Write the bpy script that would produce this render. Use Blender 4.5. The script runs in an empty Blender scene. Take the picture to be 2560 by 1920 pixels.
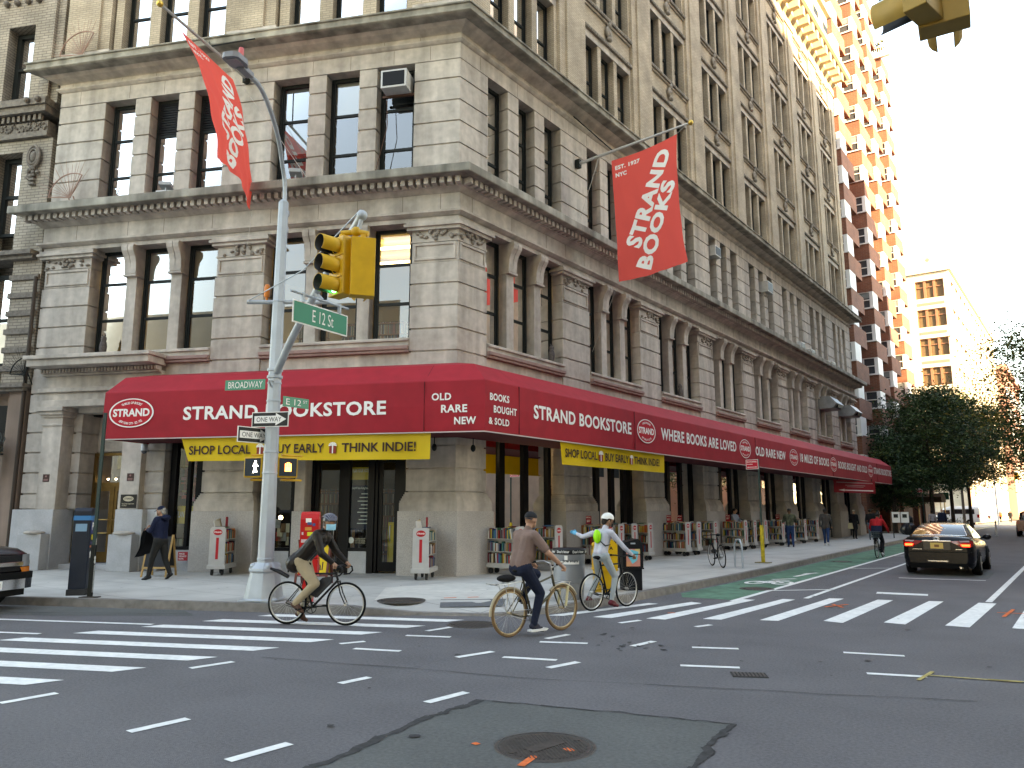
import bpy, bmesh, math, random
import numpy as np
from mathutils import Vector, Matrix
R = math.radians
rnd = random.Random(7)
sc = bpy.context.scene
COL = sc.collection
# ------------------------------------------------------------------ camera, sky, sun, exposure
CAM = (13.421, -15.5, 1.8)
cd = bpy.data.cameras.new("camera"); cam = bpy.data.objects.new("camera", cd); COL.objects.link(cam)
cam.location = CAM; cam.rotation_euler = (R(99.333), 0, R(36.744))
cd.sensor_width = 36; cd.lens = 27.21; cd.clip_start = .05; cd.clip_end = 3000
sc.camera = cam
SEL = 20.0
SUN = Vector((.93*math.cos(R(SEL)), -.3676*math.cos(R(SEL)), math.sin(R(SEL)))).normalized()
w = bpy.data.worlds.new("World"); sc.world = w; w.use_nodes = True
nt = w.node_tree; bg = nt.nodes['Background']
sky = nt.nodes.new('ShaderNodeTexSky'); sky.sky_type = 'NISHITA'; sky.sun_disc = False
sky.sun_elevation = R(SEL); sky.sun_rotation = math.atan2(SUN.x, SUN.y)
sky.air_density = 1.0; sky.dust_density = .6; sky.ozone_density = 1.0
nt.links.new(sky.outputs[0], bg.inputs[0]); bg.inputs[1].default_value = .12
sl = bpy.data.lights.new("sun", 'SUN'); sl.energy = 3.2; sl.angle = R(.5); sl.color = (1, .83, .6)
so = bpy.data.objects.new("sun", sl); COL.objects.link(so); so.location = (60, -30, 60)
so.rotation_euler = SUN.to_track_quat('Z', 'Y').to_euler()
sc.view_settings.view_transform = 'Standard'; sc.view_settings.look = 'None'
sc.view_settings.exposure = 3.6; sc.view_settings.gamma = 1
sc.view_settings.use_white_balance = True; sc.view_settings.white_balance_temperature = 9600; sc.view_settings.white_balance_tint = 12
sc.cycles.use_denoising = True; sc.cycles.max_bounces = 8; sc.cycles.transparent_max_bounces = 12
sc.cycles.sample_clamp_indirect = 6; sc.cycles.caustics_reflective = False; sc.cycles.caustics_refractive = False
# ------------------------------------------------------------------ materials
MATS = {}
def mat(name, c, rough=.7, metal=0, var=.0, vs=3., bump=0, bs=40., emit=None, es=1., spec=.3, streak=0, coat=0, var2=0, vs2=.5, trans=0):
    if name in MATS: return MATS[name]
    m = bpy.data.materials.new(name); m.use_nodes = True; n = m.node_tree; b = n.nodes['Principled BSDF']; L = n.links
    if len(c) == 3: c = (*c, 1)
    b.inputs['Base Color'].default_value = c; b.inputs['Roughness'].default_value = rough; b.inputs['Metallic'].default_value = metal
    b.inputs['Specular IOR Level'].default_value = spec
    if coat: b.inputs['Coat Weight'].default_value = coat; b.inputs['Coat Roughness'].default_value = .05
    if emit: b.inputs['Emission Color'].default_value = (*emit, 1); b.inputs['Emission Strength'].default_value = es
    if var or bump or streak or var2:
        tc = n.nodes.new('ShaderNodeNewGeometry')
        src = tc.outputs['Position']; last = None
        def mulnoise(scale, amt, vec, last, det=5):
            t = n.nodes.new('ShaderNodeTexNoise'); t.inputs['Scale'].default_value = scale; t.inputs['Detail'].default_value = det; L.new(vec, t.inputs['Vector'])
            mr = n.nodes.new('ShaderNodeMapRange'); mr.inputs[1].default_value = .3; mr.inputs[2].default_value = .7
            mr.inputs[3].default_value = 1-amt; mr.inputs[4].default_value = 1+amt*.6; L.new(t.outputs[0], mr.inputs[0])
            mx = n.nodes.new('ShaderNodeMix'); mx.data_type = 'RGBA'; mx.blend_type = 'MULTIPLY'; mx.inputs[0].default_value = 1
            if last is None: mx.inputs[6].default_value = c
            else: L.new(last, mx.inputs[6])
            L.new(mr.outputs[0], mx.inputs[7]); return mx.outputs[2]
        if var: last = mulnoise(vs, var, src, last)
        if var2: last = mulnoise(vs2, var2, src, last, 3)
        if streak:
            mp = n.nodes.new('ShaderNodeMapping'); mp.inputs['Scale'].default_value = (1, 1, .12); L.new(src, mp.inputs[0])
            last = mulnoise(2.2, streak, mp.outputs[0], last)
        if last is not None: L.new(last, b.inputs['Base Color'])
        if bump:
            t = n.nodes.new('ShaderNodeTexNoise'); t.inputs['Scale'].default_value = bs; t.inputs['Detail'].default_value = 4; L.new(src, t.inputs['Vector'])
            bp = n.nodes.new('ShaderNodeBump'); bp.inputs['Strength'].default_value = bump; bp.inputs['Distance'].default_value = .02
            L.new(t.outputs[0], bp.inputs['Height']); L.new(bp.outputs[0], b.inputs['Normal'])
    MATS[name] = m; return m
def brickmat(name, c1, c2, mortar, bw=.21, rh=.07, msize=.012, var=.2, bump=.25):
    m = bpy.data.materials.new(name); m.use_nodes = True; n = m.node_tree; b = n.nodes['Principled BSDF']; L = n.links
    uv = n.nodes.new('ShaderNodeUVMap'); uv.uv_map = 'UVMap'
    br = n.nodes.new('ShaderNodeTexBrick'); L.new(uv.outputs[0], br.inputs['Vector'])
    br.inputs['Color1'].default_value = (*c1, 1); br.inputs['Color2'].default_value = (*c2, 1); br.inputs['Mortar'].default_value = (*mortar, 1)
    br.inputs['Scale'].default_value = 1; br.inputs['Brick Width'].default_value = bw; br.inputs['Row Height'].default_value = rh; br.inputs['Mortar Size'].default_value = msize
    br.inputs['Bias'].default_value = 0; br.inputs['Mortar Smooth'].default_value = .1
    g = n.nodes.new('ShaderNodeNewGeometry'); t = n.nodes.new('ShaderNodeTexNoise'); t.inputs['Scale'].default_value = .9; t.inputs['Detail'].default_value = 5; L.new(g.outputs['Position'], t.inputs['Vector'])
    mr = n.nodes.new('ShaderNodeMapRange'); mr.inputs[1].default_value = .3; mr.inputs[2].default_value = .7; mr.inputs[3].default_value = 1-var; mr.inputs[4].default_value = 1+var*.7; L.new(t.outputs[0], mr.inputs[0])
    mx = n.nodes.new('ShaderNodeMix'); mx.data_type = 'RGBA'; mx.blend_type = 'MULTIPLY'; mx.inputs[0].default_value = 1
    L.new(br.outputs[0], mx.inputs[6]); L.new(mr.outputs[0], mx.inputs[7]); L.new(mx.outputs[2], b.inputs['Base Color'])
    b.inputs['Roughness'].default_value = .85
    bp = n.nodes.new('ShaderNodeBump'); bp.inputs['Strength'].default_value = bump; bp.inputs['Distance'].default_value = .01; bp.invert = True
    L.new(br.outputs['Fac'], bp.inputs['Height']); L.new(bp.outputs[0], b.inputs['Normal'])
    MATS[name] = m; return m
def glassmat(name, tint=(.8, .85, .85), refl=.12, rough=.0):
    m = bpy.data.materials.new(name); m.use_nodes = True; n = m.node_tree; L = n.links; n.nodes.clear()
    o = n.nodes.new('ShaderNodeOutputMaterial'); t = n.nodes.new('ShaderNodeBsdfTransparent'); t.inputs[0].default_value = (*tint, 1)
    g = n.nodes.new('ShaderNodeBsdfGlossy'); g.inputs['Roughness'].default_value = rough; g.inputs[0].default_value = (1, 1, 1, 1)
    f = n.nodes.new('ShaderNodeFresnel'); f.inputs[0].default_value = 1.5
    mx = n.nodes.new('ShaderNodeMixShader'); ad = n.nodes.new('ShaderNodeMath'); ad.operation = 'MULTIPLY_ADD'; ad.inputs[1].default_value = 1.3; ad.inputs[2].default_value = refl-.05; ad.use_clamp = True
    L.new(f.outputs[0], ad.inputs[0]); L.new(ad.outputs[0], mx.inputs[0]); L.new(t.outputs[0], mx.inputs[1]); L.new(g.outputs[0], mx.inputs[2]); L.new(mx.outputs[0], o.inputs[0])
    MATS[name] = m; return m
# ------------------------------------------------------------------ frames and mesh builder
class Fr:
    """a frame: local x, y, z axes and an origin"""
    def __init__(s, o=(0, 0, 0), x=(1, 0, 0), y=(0, 1, 0), z=(0, 0, 1)):
        s.o = np.array(o, float); s.m = np.array([x, y, z], float); s.flip = np.linalg.det(s.m) < 0
    def __call__(s, p): return np.asarray(p, float) @ s.m + s.o
    def at(s, p): return Fr(s(p), *s.m)
    def rot(s, a):
        c, n = math.cos(a), math.sin(a); x, y, z = s.m
        return Fr(s.o, x*c+y*n, y*c-x*n, z)
def fr(x, y, z=0, a=0): return Fr((x, y, z)).rot(a)
W0 = Fr()
class MB:
    def __init__(s, f=W0): s.v = []; s.f = []; s.mi = []; s.sm = []; s.F = f
    def add(s, pts, faces, mi=0, smooth=False, F=None):
        F = F or s.F; b = len(s.v); s.v.extend(F(np.asarray(pts, float)).tolist())
        for q in faces:
            s.f.append([b+i for i in (reversed(q) if F.flip else q)]); s.mi.append(mi); s.sm.append(smooth)
        return s
    def box(s, x0, x1, y0, y1, z0, z1, mi=0, F=None, tx=0, ty=0):
        if x0 > x1: x0, x1 = x1, x0
        if y0 > y1: y0, y1 = y1, y0
        p = [(x0, y0, z0), (x1, y0, z0), (x1, y1, z0), (x0, y1, z0), (x0+tx, y0+ty, z1), (x1-tx, y0+ty, z1), (x1-tx, y1-ty, z1), (x0+tx, y1-ty, z1)]
        return s.add(p, [(3, 2, 1, 0), (4, 5, 6, 7), (0, 1, 5, 4), (1, 2, 6, 5), (2, 3, 7, 6), (3, 0, 4, 7)], mi, False, F)
    def cbox(s, c, d, mi=0, F=None): return s.box(c[0]-d[0]/2, c[0]+d[0]/2, c[1]-d[1]/2, c[1]+d[1]/2, c[2]-d[2]/2, c[2]+d[2]/2, mi, F)
    def tube(s, path, r, n=8, mi=0, F=None, caps=True, closed=False, smooth=True, sq=None):
        P = [np.array(p, float) for p in path]; k = len(P); rr = r if hasattr(r, '__len__') else [r]*k
        pts = []; N = None
        for i in range(k):
            a = P[i-1] if (i > 0 or closed) else P[i]; c = P[(i+1) % k] if (i < k-1 or closed) else P[i]
            t = c-a; t = t/(np.linalg.norm(t)+1e-12)
            if N is None:
                h = np.array([0, 0, 1.]) if abs(t[2]) < .9 else np.array([1., 0, 0]); N = np.cross(h, t)
            N = N-t*(N@t); N = N/(np.linalg.norm(N)+1e-12); B = np.cross(t, N)
            for j in range(n):
                an = 2*math.pi*j/n+(sq or 0); pts.append(P[i]+rr[i]*(math.cos(an)*N+math.sin(an)*B))
        fs = []
        for i in range(k if closed else k-1):
            for j in range(n):
                a, b = i*n+j, i*n+(j+1) % n; c, d = ((i+1) % k)*n+(j+1) % n, ((i+1) % k)*n+j; fs.append((a, b, c, d))
        s.add(pts, fs, mi, smooth, F)
        if caps and not closed:
            s.add(pts[:n], [tuple(reversed(range(n)))], mi, False, F); s.add(pts[-n:], [tuple(range(n))], mi, False, F)
        return s
    def lathe(s, prof, n=16, mi=0, F=None, smooth=True, cap=True, ang=0):
        pts = []; k = len(prof)
        for r, z in prof:
            for j in range(n): a = 2*math.pi*j/n+ang; pts.append((r*math.cos(a), r*math.sin(a), z))
        fs = [(i*n+j, i*n+(j+1) % n, (i+1)*n+(j+1) % n, (i+1)*n+j) for i in range(k-1) for j in range(n)]
        s.add(pts, fs, mi, smooth, F)
        if cap: s.add(pts[:n], [tuple(reversed(range(n)))], mi, False, F); s.add(pts[-n:], [tuple(range(n))], mi, False, F)
        return s
    def prism(s, poly, h0, h1, mi=0, F=None, ax='z', mi2=None):
        """poly in the plane across ax, extruded from h0 to h1"""
        n = len(poly); sel = {'z': lambda a, b, h: (a, b, h), 'y': lambda a, b, h: (a, h, b), 'x': lambda a, b, h: (h, a, b)}[ax]
        ar = sum(poly[i][0]*poly[(i+1) % n][1]-poly[(i+1) % n][0]*poly[i][1] for i in range(n))
        if (ar < 0) != (ax == 'y'): poly = poly[::-1]
        pts = [sel(a, b, h0) for a, b in poly]+[sel(a, b, h1) for a, b in poly]
        if h1 < h0: pts = pts[n:]+pts[:n]
        s.add(pts, [tuple(reversed(range(n))), tuple(range(n, 2*n))], mi, False, F)
        return s.add(pts, [(i, (i+1) % n, n+(i+1) % n, n+i) for i in range(n)], mi if mi2 is None else mi2, False, F)
    def sphere(s, c, r, n=12, m=8, mi=0, F=None):
        r = r if hasattr(r, '__len__') else (r, r, r); pts = []; fs = []
        for i in range(m+1):
            t = math.pi*i/m
            for j in range(n): a = 2*math.pi*j/n; pts.append((c[0]+r[0]*math.sin(t)*math.cos(a), c[1]+r[1]*math.sin(t)*math.sin(a), c[2]-r[2]*math.cos(t)))
        fs = [(i*n+j, i*n+(j+1) % n, (i+1)*n+(j+1) % n, (i+1)*n+j) for i in range(m) for j in range(n)]
        return s.add(pts, fs, mi, True, F)
    def quad(s, a, b, c, d, mi=0, F=None, smooth=False): return s.add([a, b, c, d], [(0, 1, 2, 3)], mi, smooth, F)
    def grid(s, fn, nu, nv, mi=0, F=None, smooth=True):
        pts = [fn(i/nu, j/nv) for j in range(nv+1) for i in range(nu+1)]; k = nu+1
        return s.add(pts, [(j*k+i, j*k+i+1, (j+1)*k+i+1, (j+1)*k+i) for j in range(nv) for i in range(nu)], mi, smooth, F)
    def build(s, name, mats, parent=None, bev=0, uv=False, seg=2, weld=False):
        me = bpy.data.meshes.new(name); me.from_pydata(s.v, [], s.f)
        if not isinstance(mats, (list, tuple)): mats = [mats]
        for m in mats: me.materials.append(m)
        if len(mats) > 1: me.polygons.foreach_set('material_index', s.mi)
        me.polygons.foreach_set('use_smooth', s.sm)
        if uv: put_uv(me)
        return link(name, me, parent, bev, seg)
def put_uv(me):
    ul = me.uv_layers.new(name='UVMap'); nv = len(me.vertices); co = np.zeros(nv*3); me.vertices.foreach_get('co', co); co = co.reshape(-1, 3)
    no = np.zeros(len(me.polygons)*3); me.polygons.foreach_get('normal', no); no = no.reshape(-1, 3)
    lt = np.zeros(len(me.polygons), int); me.polygons.foreach_get('loop_total', lt)
    lv = np.zeros(len(me.loops), int); me.loops.foreach_get('vertex_index', lv)
    pn = np.repeat(no, lt, 0); p = co[lv]
    t = np.stack([-pn[:, 1], pn[:, 0]], 1); ln = np.linalg.norm(t, axis=1, keepdims=True); t = t/np.maximum(ln, 1e-9)
    u = (p[:, :2]*t).sum(1); v = p[:, 2].copy(); fl = np.abs(pn[:, 2]) > .8; u[fl] = p[fl, 0]; v[fl] = p[fl, 1]
    ul.data.foreach_set('uv', np.stack([u, v], 1).astype('f').ravel())
def link(name, me, parent=None, bev=0, seg=2):
    o = bpy.data.objects.new(name, me); COL.objects.link(o)
    if parent is not None:
        o.parent = parent; o.matrix_parent_inverse = Matrix.Translation(-world_loc(parent))
    if bev:
        m = o.modifiers.new('bevel', 'BEVEL'); m.width = bev; m.segments = seg; m.limit_method = 'ANGLE'; m.angle_limit = R(35); m.harden_normals = False
    return o
WL = {}
def world_loc(o): return WL.get(o.name, Vector((0, 0, 0)))
def thing(name, label, cat, loc=(0, 0, 0), group=None):
    o = bpy.data.objects.new(name, None); COL.objects.link(o); o.location = loc; o.empty_display_size = .2
    WL[o.name] = Vector(loc); return tag(o, label, cat, group)
def tag(o, label, cat, group=None):
    o['label'] = label; o['category'] = cat
    if group: o['group'] = group
    return o
def struct(o): o['kind'] = 'structure'; return o
def copy_tree(o, loc, rotz, label, group=None):
    """copy a thing that was built at the origin, with its parts and sub-parts"""
    def cp(a, par):
        b = a.copy(); COL.objects.link(b)
        if par is not None: b.parent = par; b.matrix_parent_inverse = a.matrix_parent_inverse.copy()
        for ch in [k for k in a.children]: cp(ch, b)
        return b
    b = cp(o, None); b.location = loc; b.rotation_euler = (0, 0, rotz); b['label'] = label
    if group: b['group'] = group
    return b
TXT = {}
def text_mesh(st, bold=.02, sp=1.):
    """flat lettering: (verts Nx2, faces)"""
    k = (st, bold, sp)
    if k not in TXT:
        c = bpy.data.curves.new('lettering', 'FONT'); c.body = st; c.size = 1; c.offset = bold; c.space_character = sp; c.resolution_u = 3; c.fill_mode = 'FRONT'
        o = bpy.data.objects.new('lettering', c); me = bpy.data.meshes.new_from_object(o)
        v = np.array([(p.co.x, p.co.y) for p in me.vertices]); f = [tuple(p.vertices) for p in me.polygons]
        bpy.data.objects.remove(o); bpy.data.curves.remove(c); bpy.data.meshes.remove(me); TXT[k] = (v, f)
    return TXT[k]
def put_text(mb, st, x0, x1, z0, z1, fn, mi=0, bold=.02, sp=1., F=None):
    """lettering stretched to x0..x1, z0..z1 and placed by fn(x, z) -> point"""
    v, f = text_mesh(st, bold, sp); lo = v.min(0); hi = v.max(0)
    u = (v-lo)/(hi-lo); X = x0+u[:, 0]*(x1-x0); Z = z0+u[:, 1]*(z1-z0)
    fl = (x1 < x0)
    return mb.add([fn(a, b) for a, b in zip(X, Z)], f, mi, False, F)
# the two street walls of the corner block: local x runs along the wall away from the corner, y points out to the street
DB = np.array([-.90926, -.41622, 0]); NB = np.array([.41622, -.90926, 0])
FA = Fr((0, 0, 0), (0, 1, 0), (1, 0, 0)); FB = Fr((0, 0, 0), DB, NB)
KC = -.642            # along-wall shift of the corner for each metre of offset
# ------------------------------------------------------------------ ground
M_asph = mat('asphalt', (.158, .152, .158), .95, var=.22, vs=34, bump=.9, bs=140, var2=.12, vs2=.7)
M_patch = mat('asphalt_patch', (.118, .122, .118), .95, var=.2, vs=30, bump=.7, bs=130, var2=.12, vs2=1.2)
M_crack = mat('crack', (.045, .044, .044), .95, var=.4, vs=14)
M_white = mat('road_paint', (.74, .74, .71), .8, var=.14, vs=11, var2=.1, vs2=2.2)
def flagmat(name, c, w_):
    m = brickmat(name, c, tuple(k*.95 for k in c), tuple(k*.55 for k in c), w_, w_, .012, .16, .1)
    b = [n for n in m.node_tree.nodes if n.type == 'TEX_BRICK'][0]; b.offset = 0; return m
M_walk = flagmat('sidewalk_concrete', (.44, .43, .4), 1.52)
M_walk2 = mat('corner_concrete', (.55, .53, .48), .85, var=.12, vs=5, var2=.1, vs2=.9)
M_kerb = mat('kerb_steel', (.2, .185, .17), .6, var=.3, vs=6, var2=.2)
b = MB(); b.quad((-900, -900, 0), (900, -900, 0), (900, 900, 0), (-900, 900, 0)); struct(b.build('road', M_asph))
def B(s, o, z=0.): return tuple(FB((s, o, z)))
def poly(mb, pts, z, mi=0): mb.add([(p[0], p[1], z) for p in pts], [tuple(range(len(pts)))], mi)
def strip(mb, a, c, wd, z, mi=0):
    a = np.array(a[:2]); c = np.array(c[:2]); t = (c-a)/np.linalg.norm(c-a); n = np.array([-t[1], t[0]])*wd/2
    poly(mb, [a-n, c-n, c+n, a+n], z, mi)
# pavement slab round the corner block, kerb on its edge
edge = [B(60, 6.35)[:2], B(30, 6.35)[:2], B(8, 6.35)[:2], B(0, 6.35)[:2], (2.86, -5.72), (3.6, -5.15), (4.5, -4.6), (5.0, -4.2), (5.32, -3.6), (5.5, -2.6), (5.58, -1.25), (5.55, .5), (5.5, 3.9), (5.34, 7.9), (4.75, 18), (4.21, 29.5), (3.8, 40), (3.6, 60), (3.55, 92)]
zed = [.15]*4+[.13, .05, .035, .05, .12]+[.15]*10
inn = [B(60, 5.6)[:2], B(30, 5.6)[:2], B(8, 5.6)[:2], B(0, 5.6)[:2], (2.5, -5.1), (3.1, -4.5), (3.8, -3.9), (4.2, -3.5), (4.5, -3.1), (4.7, -2.3), (4.8, -1.1), (4.8, .5), (4.8, 3.9), (4.6, 7.9), (4.05, 18), (3.5, 29.5), (3.1, 40), (2.9, 60), (2.9, 92)]
b = MB(); n = len(edge)
P = [(x, y, .15) for x, y in inn]+[(-14, 92, .15), (-14, 44, .15), (-.5, 44, .15), (-.5, 1, .15), B(12, -2, .15), B(60, -2, .15)]
b.add(P, [tuple(range(len(P)))])
b.add([(x, y, .15) for x, y in inn]+[(e[0], e[1], z) for e, z in zip(edge, zed)], [(i, n+i, n+i+1, i+1) for i in range(n-1)])
struct(b.build('sidewalk', M_walk, uv=True))
b = MB()
def off(e, d):
    out = []
    for i in range(len(e)):
        a = np.array(e[max(i-1, 0)]); c = np.array(e[min(i+1, len(e)-1)]); t = (c-a)/np.linalg.norm(c-a); out.append(np.array(e[i])+np.array([t[1], -t[0]])*d)
    return out
eo = off(edge, .15); n = len(edge)
b.add([(p[0], p[1], z+.004) for p, z in zip(edge, zed)]+[(p[0], p[1], z+.002) for p, z in zip(eo, zed)]+[(p[0], p[1], -.02) for p in off(edge, .17)],
      [(i, n+i, n+i+1, i+1) for i in range(n-1)]+[(n+i, 2*n+i, 2*n+i+1, n+i+1) for i in range(n-1)])
struct(b.build('kerb', M_kerb))
b = MB(); poly(b, [(2.4, -5.05), (.8, -3.2), (1.2, -1.6), (1.9, -1.2), (4.55, -2.2), (4.4, -3.05), (3.75, -3.85)], .154); struct(b.build('corner_pavement', M_walk2))
b = MB(); b.add([(3.75, -4.72, .09), (4.62, -4.0, .11), (4.25, -3.4, .156), (3.3, -4.2, .156)], [(0, 1, 2, 3)]); struct(b.build('kerb_ramp_plate', mat('tactile', (.12, .125, .13), .8, var=.2, vs=20)))
# tarmac patches and cracks
b = MB()
pt = [(8.9, -12.6), (8.74, -11.37), (8.51, -10.18), (8.48, -9.39), (9.37, -9.13), (10.35, -8.87), (10.76, -8.76), (10.8, -9.3), (10.95, -10.03), (11.2, -11.5)]
poly(b, pt, .004); poly(b, [B(9, 6.6), B(3.2, 6.6), B(2.6, 7.2), B(5, 7.7), B(9, 7.9)], .004); poly(b, [(8.9, 9), (10.9, 9.2), (10.8, 12), (8.8, 11.8)], .004)
struct(b.build('road_patch', M_patch))
b = MB(); rr = random.Random(3)
def crack(pts, wd):
    for a, c in zip(pts, pts[1:]):
        a = np.array(a[:2]); c = np.array(c[:2]); m = 9; prev = a
        for k in range(1, m+1):
            q = a+(c-a)*k/m+(np.array([rr.gauss(0, .014), rr.gauss(0, .014)]) if k < m else 0); strip(b, prev, q+(q-prev)*.06, wd*rr.uniform(.5, 1.5), .008+.0004*(k % 3)); prev = q
crack(pt[:4], .07); crack(pt[3:7], .025); crack(pt[6:], .06); crack([B(11, 7.1), B(6, 7.5), B(2.8, 7.0)], .02); crack([(4.9, -9.3), (8.6, -8.2), (12.3, -6.6)], .012)
struct(b.build('road_crack', M_crack))
# crossings
b = MB()
for k in range(19):
    o = 6.72+.775*k; e0 = -2.03+.545*(o-6.72); s0 = 1.4+.72*(o-6.72)
    poly(b, [B(e0-.12, o), B(e0+.1, o+.29), B(s0+.1, o+.29), B(s0-.1, o)], .006)
struct(b.build('broadway_crossing', M_white))
b = MB()
for q in [[(7.9, -2.72), (8.19, -2.64), (8.26, 1.15), (8.02, 1.11)], [(8.72, -2.29), (9, -2.2), (9.02, 1.93), (8.76, 1.81)], [(9.6, -1.75), (9.92, -1.81), (9.9, 2.23), (9.62, 2.16)], [(10.44, -1.35), (10.77, -1.39), (10.76, 2.6), (10.51, 2.51)],
          [(11.3, -1.14), (11.64, -1.14), (11.65, 2.83), (11.35, 2.77)], [(12.18, -.84), (12.5, -.84), (12.5, 3.2), (12.16, 3.1)], [(13.05, -.4), (13.37, -.4), (13.36, 3.5), (13.03, 3.5)], [(7.11, -3.25), (7.43, -3.18), (7.62, .62), (7.36, .6)],
          [(6.29, -3.63), (6.61, -3.56), (6.98, -.6), (6.72, -.5)], [(5.55, -3.95), (5.8, -3.8), (6.33, -1.2), (6.12, -1.2)]]: poly(b, q, .006)
struct(b.build('side_street_crossing', M_white))
b = MB()
for a, c in [((4.82, -10.21), (4.87, -9.68)), ((6.84, -11.97), (6.85, -11.45)), ((8.16, -11.92), (8.17, -11.38)), ((4.91, -12.21), (4.9, -11.7)), ((4.91, -8.05), (5.04, -7.71)), ((5.35, -8.19), (5.98, -7.96)), ((5.13, -6.99), (5.75, -6.71)),
             ((5.08, -6.49), (5.11, -5.97)), ((6.85, -7.85), (6.96, -7.26)), ((7.3, -7.49), (7.95, -7.26)), ((8.13, -7.71), (8.22, -7.2)), ((7.02, -6.28), (7.62, -5.99)), ((6.94, -6.0), (6.99, -5.49)), ((8.22, -5.82), (8.27, -5.28)),
             ((7.01, -3.98), (7.13, -3.5)), ((6.83, -9.71), (6.85, -9.31)), ((8.13, -9.77), (8.16, -9.22)), ((8.9, -5.42), (9.44, -5.16)), ((9.3, -6.66), (9.91, -6.37)), ((10.62, -4.61), (11.3, -4.41)), ((11.17, -5.83), (11.74, -5.63)),
             ((8.18, -3.64), (8.28, -3.29)), ((12.7, -3.9), (13.3, -3.6)), ((13.2, -5.1), (13.8, -4.8))]: strip(b, a, c, .105, .006)
for a, c, wd in [((7.33, .1), (6.44, 22.6), .13), ((6.44, 22.6), (5.95, 38), .13), ((8.37, 1.5), (7.92, 14.3), .11), ((7.92, 14.3), (7.1, 38), .11), ((7.29, 2.71), (8.33, 3.79), .1), ((6.89, 11.08), (8.03, 12.1), .1), ((6.65, 19.5), (7.7, 20.6), .1),
                 ((6.3, 28), (7.35, 29), .1), ((11.5, 3.0), (11.36, 14.5), .12), ((11.36, 14.5), (10.8, 60), .12), (B(2.6, 8.3)[:2], B(30, 8.4)[:2], .12), (B(3.6, 9.5)[:2], B(30, 9.6)[:2], .1), ((8.9, 8.2), (10.9, 8.6), .14), ((9.3, 3.6), (10.3, 3.75), .4)]: strip(b, a, c, wd, .0085)
struct(b.build('lane_marking', M_white))
b = MB(); poly(b, [(6.2, .2), (7.25, .35), (6.36, 22.6), (5.85, 38), (4.2, 38), (4.55, 29.5), (5.05, 18), (5.62, 7.9), (5.8, 3.9), (5.85, .9)], .004)
struct(b.build('bike_lane', mat('green_lane_paint', (.09, .2, .135), .9, var=.3, vs=4, var2=.3, vs2=.8)))
b = MB()   # cycle symbol and arrow painted on the green lane
def ring(cx, cy, r, z=.0085):
    for k in range(14):
        a, c = 2*math.pi*k/14, 2*math.pi*(k+1)/14
        poly(b, [(cx+math.cos(t)*q, cy+math.sin(t)*q*1.9) for t, q in ((a, r), (c, r), (c, r-.09), (a, r-.09))], z)
ring(6.25, 4.5, .25); ring(6.85, 4.75, .25)
for a, c in [((6.25, 4.5), (6.5, 5.3)), ((6.5, 5.3), (6.85, 4.75)), ((6.5, 5.3), (6.8, 5.5)), ((6.55, 4.5), (6.5, 5.3)), ((6.3, 5.6), (6.75, 6.2)), ((6.5, 6.9), (6.55, 8.4)), ((6.4, 8.1), (6.65, 8.6))]: strip(b, a, c, .13, .0092)
struct(b.build('cycle_symbol', M_white))
M_orange = mat('utility_paint', (.75, .16, .05), .9, var=.3, vs=20)
b = MB(); rr = random.Random(5)
for a, c in [((9.95, -10.75), (9.9, -10.5)), ((9.98, -10.2), (10.06, -10.24)), ((9.35, -10.55), (9.36, -10.5)), ((9.1, .2), (9.35, .9)), ((9.1, .75), (9.4, .3)), ((11.95, .6), (12.0, 1.9)), ((11.8, 1.2), (12.2, 1.3)), ((7.1, -2.4), (7.2, -2.3))]: strip(b, a, c, .06, .0105)
for a, c in [((3.2, -4.0), (3.35, -3.8)), ((3.5, -3.65), (3.62, -3.45))]: strip(b, a, c, .08, .1575)
struct(b.build('utility_marks', M_orange))
b = MB()
for a, c in [((11.74, -5.55), (12.6, -5.35)), ((11.7, -5.9), (11.75, -5.3)), ((12.3, -5.4), (13.3, -5.1))]: strip(b, a, c, .045, .0105)
struct(b.build('yellow_utility_marks', mat('yellow_mark', (.42, .33, .12), .9, var=.4, vs=20)))
b = MB()
for k in range(70):
    x, y, r = rr.uniform(4, 13), rr.uniform(-12, 4), rr.uniform(.015, .05)
    if k < 22: x, y = rr.gauss(7.9, .5), rr.gauss(-5.6, .4)
    poly(b, [(x+r*math.cos(t)*rr.uniform(.6, 1.3), y+r*math.sin(t)*rr.uniform(.6, 1.3)) for t in np.arange(0, 6.2, .8)], .0112+.00004*k)
struct(b.build('road_stains', mat('stain', (.035, .035, .037), .8)))
b = MB()
for k in range(120):
    s, o_ = rr.uniform(-3, 12), rr.uniform(1.5, 6); p = B(s, o_) if k % 2 else (rr.uniform(1, 5), rr.uniform(-3, 25)); r = rr.uniform(.012, .03)
    poly(b, [(p[0]+r*math.cos(t), p[1]+r*math.sin(t)*rr.uniform(.6, 1.2)) for t in np.arange(0, 6.2, .9)], .1555+.00004*k)
struct(b.build('pavement_stains', mat('gum', (.1, .1, .1), .8)))
M_iron = mat('cast_iron', (.075, .066, .06), .55, .3, var=.3, vs=25)
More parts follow.
